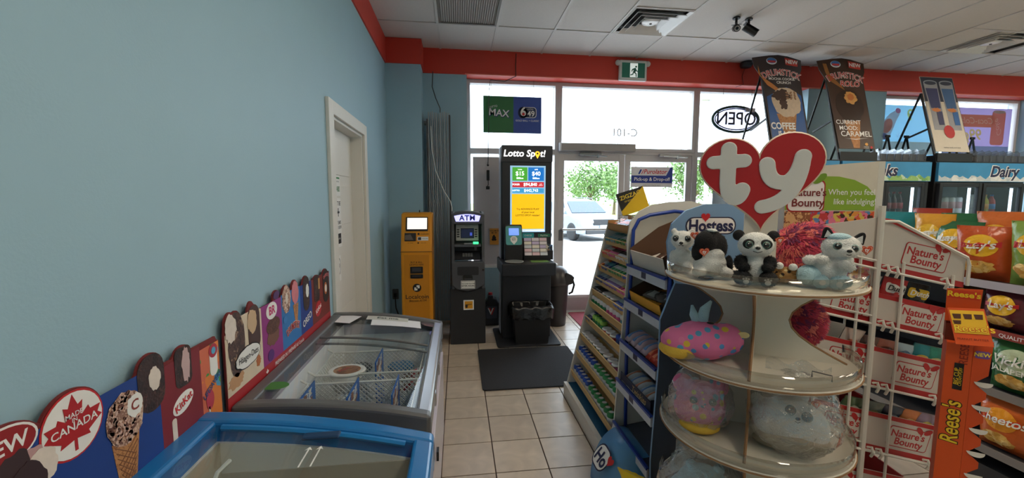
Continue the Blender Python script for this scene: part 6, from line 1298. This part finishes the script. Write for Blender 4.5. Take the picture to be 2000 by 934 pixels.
MB().box(0, .003, 0, .13, 0, 1.05).build('side_face', ORD_, RE); MB().box(.003, .07, .127, .13, 0, 1.05).build('back_face', ORD_, RE); MB().box(.003, .07, .003, .127, 1.035, 1.05).build('top_shelf', ORG, RE)
for k in range(13):
    zc = .03 + k * .079 + .030
    if zc > 1.0: break
    MB().prism(oval(0, 0, .022, .016, 14, a0=-PI, a1=0), FR(ff.p(.030, zc + .004, .004), (.97, .24, 0), (-.2, .25, 1)), .001).build('torn_flap', mat((214, 208, 200)), rf)
f = FR((0, -.003, 0)); txt("Reese's", .058, f, mat((60, 30, 12)), RE, .028, .78, rot=PI / 2, bold=.06, lift=.0006, shear=.1, sx=.85); txt("Reese's", .058, f, mat((246, 206, 40)), RE, .028, .78, rot=PI / 2, bold=.015, lift=.0016, shear=.1, sx=.85); pr('black_strip', rect(.022, .895, .044, .985), f, INK, RE, .0006); txt('BIG CUP', .015, f, mat((246, 206, 40)), RE, .029, .94, rot=PI / 2, lift=.002, bold=.01); txt('CREAM PUFF', .011, f, mat((246, 206, 40)), RE, .038, .94, rot=PI / 2, lift=.002); txt('REESE', .028, f, mat((150, 40, 10)), RE, .042, 1.018, rot=PI / 2, lift=.001, bold=.01)
pr('purple_flag', rrect(.004, 1.012, .038, 1.036, .005), ff, mat((120, 80, 160)), RE, .004); txt('NEW', .017, ff, mat((246, 220, 60)), RE, .021, 1.024, bold=.03, lift=.005)
cs = thing('peanut_cup_carton', 'orange peanut butter cup carton tilted forward on top of the orange display', 'carton', (1.62, 1.15, 1.05), RA)
MB().prism([(-.006, .06), (.07, .06), (.074, .178), (-.008, .172)], FR((0, .06, 0)), .003).build('carton_header', ORG, cs); hf_ = FR((.032, .057, .155)); pr('header_band', rect(-.036, -.014, .036, .014), hf_, mat((214, 60, 20)), cs, .0006); txt("Reese's", .026, hf_, mat((250, 210, 40)), cs, 0, 0, bold=.03, lift=.002)
MB().prism([(-.004, -.0), (.066, .0), (.066, .055), (-.004, .055)], FR((0, .035, 0)), .003).build('carton_foot', mat((120, 44, 16), .6), cs)
q = FR((.045, -.012, .066), (.99, .0, .12), (-.22, .42, 1)); MB().prism(rect(-.040, -.062, .042, .058), q, .006, -.006).build('carton_front', ORG, cs); pr('yellow_panel', rect(-.037, -.025, .039, .050), q, mat((240, 190, 40)), cs, .001); txt("Reese's", .030, q, mat((226, 84, 22)), cs, .008, -.010, bold=.05, lift=.002); txt("Reese's", .030, q, mat((250, 220, 60)), cs, .008, -.010, bold=.01, lift=.003)
for dx in (-.023, .001, .025): pr('cup_print', [(dx - .008, .022), (dx + .008, .022), (dx + .010, .038), (dx - .010, .038)], q, mat((86, 46, 26)), cs, .002)
pr('cup_print', [(-.033, .004), (-.018, .004), (-.016, .016), (-.035, .016)], q, mat((86, 46, 26)), cs, .002); txt('PEANUT BUTTER', .009, q, mat((120, 30, 10)), cs, 0, -.044, lift=.002)
MB().box(-.002, .066, .063, .12, 0, .10).build('carton_back', mat((120, 40, 14), .6), cs)

# ================================================================== SNACK GONDOLA, faces -x
CG = thing('chip_shelves', 'dark metal shelving unit full of crisp bags at the right edge', 'shelving', (2.70, 1.0, 0)); GM = mat((60, 60, 64), .5, .3); GP = mat((176, 172, 184), .45, var=.04)
GZ = [1.105, .865, .56, .25]
MB().box(.42, .44, 0, 2.2, 0, 1.32).build('back_panel', GM, CG); MB().box(.02, .42, 0, 2.2, 0, .14).build('plinth', GM, CG)
for i, z in enumerate(GZ):
    s_ = MB().box(.0, .42, 0, 2.2, z - .03, z - .004).build('shelf', GM, CG); MB().box(-.008, .0, 0, 2.2, z - .034, z + .006).build('price_rail', GP if i < 1 else (mat((150, 60, 50), .5) if i == 1 else mat((130, 124, 120), .5)), s_)
txt('QUALITY LIVES IN STORE', .026, FR((-.009, .55, .848), (0, -1, 0), (0, 0, 1)), PAPER, CG, 0, 0, lift=.001, bold=.01)
for y in (.0, 1.1, 2.19): MB().box(.40, .44, y - .015, y + .015, 0, 1.34).build('upright', GM, CG)
MB().box(.0, .42, 2.19, 2.2, .0, 1.10).build('end_panel', GM, CG)
def lays(y, z, col_, nm, seed, brand="Lay's", sub='', disc=(240, 190, 50), banner=(190, 40, 44), h_=.30, w_=.22, x=2.76, rz=0.0, tilt=.10, lab=''):
    P_ = [('p', 'sun_disc', oval(0, h_ * .66, w_ * .30, w_ * .26), disc, 0), ('p', 'banner', [(-w_ * .34, h_ * .60), (w_ * .34, h_ * .64), (w_ * .34, h_ * .74), (-w_ * .34, h_ * .70)], banner, 1), ('t', brand, w_ * .26, (245, 245, 240), 0, h_ * .67, .2, .05), ('m', 'crisp_picture', blobby(-.01, h_ * .26, w_ * .30, h_ * .13, seed, .15), CRISP, 0)]
    if sub: P_.append(('t', sub, w_ * .16, (245, 245, 235), 0, h_ * .48))
    return soft_bag('crisp_bag', lab, 'crisp bag', (x, y, z), (tilt, 0, -PI / 2 + rz), w_, h_, .10, col_, P_, seed, 'crisp bags on the shelves')
z1 = GZ[0]
lays(1.83, z1, (196, 84, 40), '', 101, lab='orange crisp bag with yellow sun badge, nearest the tray rack on the top shelf', h_=.285, rz=.25)
lays(1.61, z1, (128, 158, 70), '', 102, lab='lime green crisp bag with a red banner on the top shelf at the right edge', h_=.32)
lays(1.86, z1, (206, 110, 50), '', 103, lab='large orange crisp bag behind the nearest orange one on the top shelf', h_=.36, x=2.92)
lays(2.00, z1, (40, 100, 60), '', 104, lab='dark green crisp bag in front of the mustard bag on the top shelf', h_=.30, x=2.80, banner=(214, 210, 196), tilt=-.1)
lays(2.04, z1, (40, 104, 64), '', 105, lab='dark green crisp bag behind, right of the mustard bag on the top shelf', h_=.345, x=2.93, banner=(226, 220, 206))
lays(2.14, z1, (222, 158, 50), '', 106, lab='mustard yellow crisp bag on the top shelf', h_=.34, x=2.87, banner=(236, 230, 210))
lays(2.36, z1, (40, 130, 136), '', 107, lab='teal crisp bag at the far left of the top shelf', h_=.345, x=2.88, banner=(60, 150, 160))
lays(2.62, z1, (176, 70, 40), '', 108, lab='rust coloured crisp bag at the far end of the top shelf', h_=.325, x=2.88)
lays(2.27, z1 + .0, (170, 60, 40), '', 109, lab='rust red crisp bag at the back of the top shelf behind the green bag', h_=.37, x=3.02)
lays(1.36, z1, (226, 170, 60), '', 118, lab='amber crisp bag at the very right edge of the top shelf', h_=.22, x=2.76)
z2 = GZ[1]
lays(1.71, z2, (96, 40, 50), '', 110, lab='dark maroon crisp bag on the second shelf beside the orange carton', h_=.205, w_=.19)
lays(1.46, z2, (60, 100, 170), '', 111, lab='blue and white crisp bag on the second shelf at the right edge', h_=.20, w_=.19, banner=(230, 230, 230), disc=(226, 226, 230))
lays(1.88, z2, (60, 50, 40), '', 112, lab='dark brown crisp bag on the second shelf behind the orange display', h_=.205, w_=.19)
z3 = GZ[2]
lays(1.63, z3, (56, 110, 62), '', 113, brand='Vickies', sub='JALAPENO', lab='green jalapeno crisp bag on the third shelf', h_=.262, w_=.24, banner=(56, 110, 62), disc=(190, 206, 170))
lays(1.40, z3, (150, 130, 160), '', 114, lab='pale purple crisp bag on the third shelf at the right edge', h_=.26)
z4 = GZ[3]
lays(1.66, z4, (206, 100, 40), '', 115, brand='Cheetos', lab='orange cheese puff bag with red foot on the lowest shelf', h_=.265, banner=(214, 60, 30), disc=(240, 160, 40))
lays(1.45, z4, (70, 130, 60), '', 116, brand='Cheetos', lab='green and orange cheese puff bag on the lowest shelf at the right edge', h_=.265, banner=(240, 170, 40), disc=(214, 90, 40))
soft_bag('crisp_bag', 'bright yellow bag at the bottom of the snack cake rack', 'crisp bag', (.80, 1.60, .20), (.5, 0, -.9), .18, .20, .07, (226, 196, 40), [('p', 'picture', oval(0, .12, .05, .04), (236, 226, 200), 0)], 120)

# ================================================================== COOLERS along the back wall, fronts towards -y
CB = mat((28, 28, 31), .4, var=.05)
def cooler(x0, x1, doors, header, lab, hdr_m, accent):
    t = thing('drinks_cooler', lab, 'cooler', ((x0 + x1) / 2, 4.40, 0), 0, 'black glass door coolers'); hw = (x1 - x0) / 2
    MB().box(-hw, -hw + .04, .02, .74, .02, 2.0).box(hw - .04, hw, .02, .74, .02, 2.0).box(-hw + .04, hw - .04, .70, .74, .02, 2.0).box(-hw + .04, hw - .04, .02, .70, .02, .25).box(-hw + .04, hw - .04, .02, .70, 1.74, 2.0).build('cabinet', CB, t)
    MB().box(-hw + .04, hw - .04, .69, .70, .25, 1.74).build('liner', mat((190, 194, 198), .5), t)
    h_ = MB().box(-hw + .01, hw - .01, -.01, .02, 1.755, 1.985).build('header_panel', hdr_m, t); f = FR((0, -.01, 0))
    pr('header_bank', [(-hw + .02, 1.76), (hw - .02, 1.76), (hw - .02, 1.80)] + [(hw - .02 - (2 * hw - .04) * k / 30, 1.815 + .018 * math.sin(k * 2.1) + .014 * math.sin(k * 5.3)) for k in range(31)], f, accent, h_, .0008)
    if header: txt(header[0], .185, f, mat((30, 34, 70)), h_, header[1], 1.875, bold=.03, shear=.2, lift=.003); txt(header[0], .185, f, PAPER, h_, header[1] - .006, 1.878, bold=.06, shear=.2, lift=.002)
    for (a, b) in doors:
        a -= (x0 + x1) / 2; b -= (x0 + x1) / 2; d = MB()
        for q in ((a - .045, a, .27, 1.735), (b, b + .045, .27, 1.735), (a, b, .27, .32), (a, b, 1.69, 1.735)): d.box(q[0], q[1], -.03, .015, q[2], q[3])
        o = d.build('door', CB, t, bevel=.004); MB().box(a, b, -.012, -.008, .32, 1.69).build('door_glass', clear((226, 234, 236), .2, .02), o); MB().box(b + .01, b + .03, -.06, -.03, .85, 1.25).build('door_handle', mat((60, 60, 64), .3, .6), o, bevel=.006)
        MB().box(b - .05, b - .03, .03, .05, .35, 1.68).build('light_strip', mat((235, 244, 255), .4, var=0, emit=3.0), o)
        for z in (1.36, 1.06, .74, .44): MB().box(a - .03, b + .03, .06, .60, z - .012, z).build('shelf', mat((206, 208, 210), .35, .4), t); 
    return t
BLU2 = mat((60, 140, 190), .4, var=.25, scale=3); BANK1 = patchy('limes', [((150, 190, 110), 2), ((196, 214, 190), 2), ((120, 170, 90), 1)], 16, .4, 0); BANK2 = patchy('ice', [((214, 218, 220), 3), ((190, 200, 206), 2), ((226, 228, 228), 2)], 14, .4, 0)
cooler(3.35, 4.46, [(3.42, 3.86), (3.95, 4.39)], None, 'black cooler mostly hidden behind the heart sign', BLU2, BANK1)
cooler(4.48, 5.72, [(4.58, 5.03), (5.12, 5.57)], ('Drinks', -.12), 'black drinks cooler with dark bottles behind the candy header', BLU2, BANK1)
cooler(5.80, 7.12, [(5.87, 6.39), (6.50, 7.02)], ('Dairy', .30), 'black dairy cooler with two glass doors at the right', BLU2, BANK2)
def bottle_mesh(nm, h_, r, c, cap, tall=True):
    prof = [(0, 0), (r, 0), (r, h_ * .55), (r * .9, h_ * .68), (r * .45, h_ * .84), (r * .38, h_ * .92), (0, h_ * .92)] if tall else [(0, 0), (r * .9, 0), (r, h_ * .06), (r, h_ * .9), (r * .8, h_ * .97), (0, h_ * .97)]
    a = MB().lathe(prof, 14).build('body', mat(c, .12, var=.1), None, True); b = MB().cyl((0, 0, h_ * .91), (0, 0, h_), r * .42, 10).build('cap', mat(cap, .4), None) if tall else MB().lathe([(r * .82, h_ * .965), (r * .82, h_), (r * .7, h_ * .985), (0, h_ * .985)], 12).build('cap', STEEL, None, True)
    l = MB().lathe([(r * 1.01, h_ * .22), (r * 1.01, h_ * .5)], 14).build('label_band', mat(cap, .4), None, True) if tall else MB().lathe([(r * 1.005, h_ * .3), (r * 1.005, h_ * .7)], 14).build('label_band', mat(cap, .4), None, True)
    out = [('body', a.data), ('cap', b.data), ('label_band', l.data)]
    for o in (a, b, l): bpy.data.objects.remove(o)
    return out
def stock(nm, cat, ms, xs, y, z, lab, grp):
    for x in xs:
        r = thing(nm, lab, cat, (x, y, z), random.uniform(-.5, .5), grp)
        if len(xs) > 1: r['label'] = NTH[xs.index(x)] + ' from left, ' + lab
        for n_, me in ms: o = bpy.data.objects.new(n_, me); C.objects.link(o); o.parent = r
cola = bottle_mesh('b', .27, .038, (60, 22, 20), (150, 30, 34)); stock('soda_bottle', 'bottle', cola, [5.15 + .085 * k for k in range(5)], 4.55, 1.3605, 'dark cola bottle, upper shelf of the drinks cooler', 'cola bottles, upper drinks shelf'); stock('soda_bottle', 'bottle', bottle_mesh('b', .27, .04, (30, 26, 30), (60, 60, 66)), [5.15 + .085 * k for k in range(5)], 4.52, 1.0605, 'black soda bottle, lower shelf of the drinks cooler', 'black bottles, lower drinks shelf')
stock('drink_can', 'can', bottle_mesh('b', .21, .045, (206, 206, 208), (196, 150, 156), False), [5.93 + .105 * k for k in range(5)], 4.55, 1.3605, 'tall white can, upper shelf, left dairy cooler door', 'white cans, upper dairy shelf'); 
for k, c in enumerate(((120, 60, 96), (190, 190, 196), (90, 160, 180), (200, 90, 80), (150, 150, 156))): stock('drink_can', 'can', bottle_mesh('b', .17, .042, c, (226, 226, 228), False), [5.92 + .10 * k], 4.53, 1.0605, '%s can on the lower shelf behind the left dairy cooler door' % ['plum', 'silver', 'aqua', 'coral', 'grey'][k], 'cans, lower left dairy shelf')
for k, (c, d) in enumerate((((206, 208, 206), (180, 180, 180)), ((60, 44, 40), (120, 90, 60)), ((206, 190, 60), (226, 150, 40)), ((196, 60, 50), (60, 110, 180)))): stock('juice_bottle', 'bottle', bottle_mesh('b', .24, .04, c, d), [6.56 + .10 * k], 4.55, 1.3605, '%s bottle on the upper shelf behind the right dairy cooler door' % ['white', 'brown', 'yellow', 'red'][k], 'bottles, upper right dairy shelf')
stock('water_bottle', 'bottle', bottle_mesh('b', .23, .034, (150, 190, 206), (60, 140, 200)), [6.54 + .078 * k for k in range(6)], 4.53, 1.0605, 'pale blue water bottle, lower shelf, right dairy cooler door', 'water bottles, lower right dairy shelf')

# ================================================================== SIGNS AND TRAYS ON TOP OF THE COOLERS
def a_frame(x, w_, yb, yt, zt_, lab, wide, flare=0.0):
    """folding sign board leaning back: local x right, board from z=0 (y=0) up to the top"""
    t = thing('cone_advert_stand', lab, 'advert stand', (x, yb, 2.0)); lean = V((0, yt - yb, zt_ - 2.0)); L_ = lean.length; up = lean.normalized(); f = FR((0, 0, 0), (1, 0, 0), up); hw = w_ / 2
    for sx in (-1, 1):
        MB().bar(f.p(sx * hw, 0), f.p(sx * hw, L_ * .80), .022, .016).build('frame_leg', BLACK, t); bt = V((sx * hw - .0, (yt - yb) * 1.9, 0)); tp = f.p(sx * hw, L_ * .80); MB().bar(tp, bt, .020, .014).build('rear_leg', BLACK, t)
        MB().bar(f.p(sx * hw, L_ * .38), (sx * hw, (yt - yb) * 1.9 * .62 + .0, (L_ * .80) * up.z * .38), .014, .02).build('hinge_strut', BLACK, t)
    MB().box(-hw, hw, -.012, .012, 0, .10).build('foot_panel', BLACK, t); MB().bar((-hw, (yt - yb) * 1.9, .02), (hw, (yt - yb) * 1.9, .02), .02, .02).build('rear_bar', BLACK, t)
    return t, f, hw, L_
def drum_sign(x, lab, base, kind):
    t, f, hw, L_ = a_frame(x, .50, 4.46, 4.80, 3.29, lab, True); b0 = .14
    outl = [(-hw + .01, b0), (hw - .01, b0), (hw - .01, L_ * .74), (hw + .0, L_ * .80), (hw + .04, L_ * .86), (hw + .05, L_ * .95), (hw * .5, L_ * .985), (0, L_ * .995), (-hw * .5, L_ * .985), (-hw - .10, L_ * .955), (-hw - .09, L_ * .87), (-hw - .01, L_ * .76)]
    b = MB().prism(outl, f, .008, .01).build('board', mat(base, .45, var=.25, scale=5), t); g = .019
    pr('badge', oval(-.10, L_ * .93, .07, .045), f, PAPER, b, g); pr('badge_stripe', oval(-.10, L_ * .935, .062, .036), f, mat((60, 120, 190)), b, g + .001); pr('badge_band', rect(-.15, L_ * .915, -.05, L_ * .935), f, mat((200, 60, 60)), b, g + .002)
    pr('new_flag', [(.08, L_ * .90), (.24, L_ * .885), (.25, L_ * .945), (.08, L_ * .97)], f, mat((200, 56, 44)), b, g); txt('NEW', .07, f, PAPER, b, .165, L_ * .925, bold=.03, lift=g + .002, rot=-.08)
    txt('DRUMSTICK', .115, f, PAPER, b, .0, L_ * .82, bold=.045, lift=g, arc=1.9, sx=.82); txt('DRUMSTICK', .115, f, mat((200, 40, 44)), b, .0, L_ * .82, bold=.0, lift=g + .002, arc=1.9, sx=.82)
    pr('cone', [(-.11, .50), (.11, .50), (.04, b0 + .01), (-.04, b0 + .01)] if kind else [(-.13, .56), (.13, .56), (.05, .16), (-.03, .16)], f, WAFER, b, g - .0006)
    if kind == 0:
        pr('blue_field', [(-hw + .02, b0 + .01), (hw - .02, b0 + .01), (hw - .02, L_ * .60), (.05, L_ * .68), (-hw + .02, L_ * .58)], f, mat((30, 84, 150), .45, var=.3, scale=6), b, g - .0014)
        pr('caramel_streak', [(-hw - .04, L_ * .88), (-hw - .02, L_ * .78), (-.12, L_ * .70), (-.06, L_ * .66), (-.10, L_ * .64), (-.2, L_ * .69), (-hw - .05, L_ * .80)], f, mat((190, 120, 60)), b, g)
        pr('ice_cream', blobby(.02, L_ * .53, .19, .19, 41, .06), f, mat((206, 184, 160), .5, var=.15, scale=30), b, g); pr('chocolate_drip', blobby(-.04, L_ * .60, .13, .07, 42, .25), f, mat((62, 36, 28)), b, g + .001); pr('chocolate_drip', blobby(-.02, L_ * .52, .05, .08, 43, .3), f, mat((70, 42, 32)), b, g + .001)
        for k in range(9): pr('almond', oval(.04 + .05 * (k % 3), L_ * .57 + .035 * (k // 3), .022, .012, rot=k), f, mat((150, 112, 84)), b, g + .002)
        txt('MOCHA COOKIE', .045, f, PAPER, b, 0, L_ * .755, bold=.02, lift=g + .001); txt('CRUNCH', .045, f, PAPER, b, .02, L_ * .72, bold=.02, lift=g + .001); txt('COFFEE', .115, f, PAPER, b, -.07, .40, bold=.03, lift=g + .003, sx=.8); txt('IS A CUP', .075, f, PAPER, b, -.03, .31, bold=.03, lift=g + .003, sx=.8)
    else:
        pr('caramel_streak', [(-hw - .03, L_ * .93), (-hw + .02, L_ * .93), (-hw + .05, L_ * .82), (-.05, L_ * .70), (-.03, L_ * .67), (-hw + .03, L_ * .76), (-hw - .01, L_ * .84)], f, mat((150, 96, 40)), b, g)
        pr('chocolate_cone', blobby(.0, L_ * .52, .19, .21, 44, .04), f, mat((46, 26, 16), .35), b, g); pr('caramel_core', blobby(.03, L_ * .60, .085, .085, 45, .14), f, mat((206, 150, 80), .5, var=.2, scale=30), b, g + .001); pr('caramel_heart', blobby(.03, L_ * .605, .045, .045, 46, .1), f, mat((190, 110, 50)), b, g + .002)
        txt('ROLO', .10, f, PAPER, b, .05, L_ * .735, bold=.06, lift=g, shear=.2); txt('ROLO', .10, f, mat((200, 60, 50)), b, .05, L_ * .735, bold=.02, lift=g + .002, shear=.2)
        for k, (s_, sz) in enumerate((('CURRENT', .075), ('MOOD:', .075), ('CARAMEL', .095))): txt(s_, sz, f, PAPER, b, [-.06, -.07, .02][k], .475 - .075 * k, bold=.01, lift=g + .002)
        pr('underline', [(-.15, .27), (.0, .262), (.18, .28), (.0, .254)], f, PAPER, b, g + .002); pr('caramel_drop', blobby(.14, .20, .02, .02, 47, .2), f, mat((220, 160, 80)), b, g); pr('red_dot', oval(.20, .16, .016), f, RED, b, g); txt('prepared\nin Canada', .018, f, PAPER, b, .13, .16, lift=g + .001)
drum_sign(3.89, 'blue and brown folding advert for a coffee cone, left of the two cone adverts', (46, 36, 40), 0)
drum_sign(4.76, 'dark brown folding advert for a caramel cone, right of the two cone adverts', (62, 36, 22), 1)
t, f, hw, L_ = a_frame(6.05, .50, 4.42, 4.72, 3.08, 'folding advert with two tall drink cans and a red dot on the dairy cooler', False); t.name = 'can_advert_stand'; g = .019
b = MB().prism(rect(-hw + .01, .12, hw - .01, L_), f, .008, .01).build('board', mat((206, 196, 180), .45, var=.05), t); pr('dark_top', rect(-hw + .012, L_ * .70, hw - .012, L_ - .004), f, mat((40, 44, 62)), b, g - .0012)
for cx in (-.11, .12):
    pr('glass_rim', oval(cx, L_ * .93, .10, .035), f, mat((150, 156, 166)), b, g); pr('glass_mouth', oval(cx, L_ * .925, .085, .026), f, mat((60, 64, 80)), b, g + .001); pr('glass_side', [(cx - .10, L_ * .92), (cx - .08, L_ * .55), (cx - .085, L_ * .36), (cx + .085, L_ * .36), (cx + .09, L_ * .55), (cx + .10, L_ * .92)], f, mat((150, 150, 156), .4, var=.2, scale=8), b, g - .0006); pr('drink', [(cx - .085, L_ * .86), (cx - .065, L_ * .62), (cx + .075, L_ * .62), (cx + .085, L_ * .86)], f, mat((56, 60, 100) if cx < 0 else (60, 96, 140)), b, g + .0008); pr('logo_mark', blobby(cx, L_ * .60, .06, .025, 50, .3), f, mat((200, 120, 60)), b, g + .002); pr('can_half', [(cx - .0, L_ * .58), (cx + .08, L_ * .58), (cx + .075, L_ * .42), (cx + .0, L_ * .42)], f, mat((60, 60, 96) if cx < 0 else (50, 100, 160)), b, g + .002)
pr('red_dot', oval(.01, L_ * .34, .075, .085), f, mat((180, 36, 40)), b, g + .003); txt('vitalizes body and mind', .026, f, INK, b, 0, L_ * .155, lift=g)
CLR = clear((226, 230, 234), .6, .08, haze=.12, name='clear_plastic')
def tray(x0, n_, lab, dx=.105):
    t = thing('divider_tray', lab, 'plastic tray', (x0, 4.44, 2.0), 0, 'clear divided trays on the coolers'); L_ = n_ * dx
    MB().box(0, L_, 0, .22, 0, .006).build('tray_base', mat((60, 62, 66), .5), t)
    for k in range(n_ + 1): MB().prism([(0, .006), (.22, .006), (.22, .10), (.03, .15), (0, .12)], FR((k * dx, 0, 0), (0, 1, 0), (0, 0, 1)), .003).build('divider', CLR, t)
    for k in range(n_): MB().box(k * dx + .006, (k + 1) * dx - .006, .02, .024, .006, .085).build('front_guard', mat((70, 72, 78), .4), t)
tray(5.05, 6, 'clear divided plastic tray on the drinks cooler, left of the can advert'); tray(6.42, 7, 'clear divided plastic tray on the dairy cooler, right of the can advert')
def easel(x, k):
    t = thing('wire_easel', ['first', 'second', 'third', 'fourth', 'fifth', 'sixth', 'seventh'][k] + ' small black A-shaped easel from the left along the coolers', 'easel', (x, 4.82, 2.0), 0, 'small black easels on the coolers')
    MB().bar((-.10, 0, 0), (0, .0, .36), .02, .012).build('leg', BLACK, t); MB().bar((.10, 0, 0), (0, .0, .36), .02, .012).build('leg', BLACK, t); MB().box(-.03, .03, -.01, .01, .34, .37).build('top_clip', BLACK, t)
for k, x in enumerate((5.28, 5.56, 5.84 - .0, 6.58, 6.86)): easel(x, k)
bx_ = thing('flat_black_carton', 'flat black carton lying behind the can advert on the dairy cooler', 'carton', (6.1, 4.42, 2.0)); MB().box(-.15, .42, .06, .30, 0, .09).build('carton', mat((34, 32, 34), .5), bx_, bevel=.004); MB().box(-.13, .40, .058, .06, .02, .07).build('label_strip', mat((80, 78, 80)), bx_)
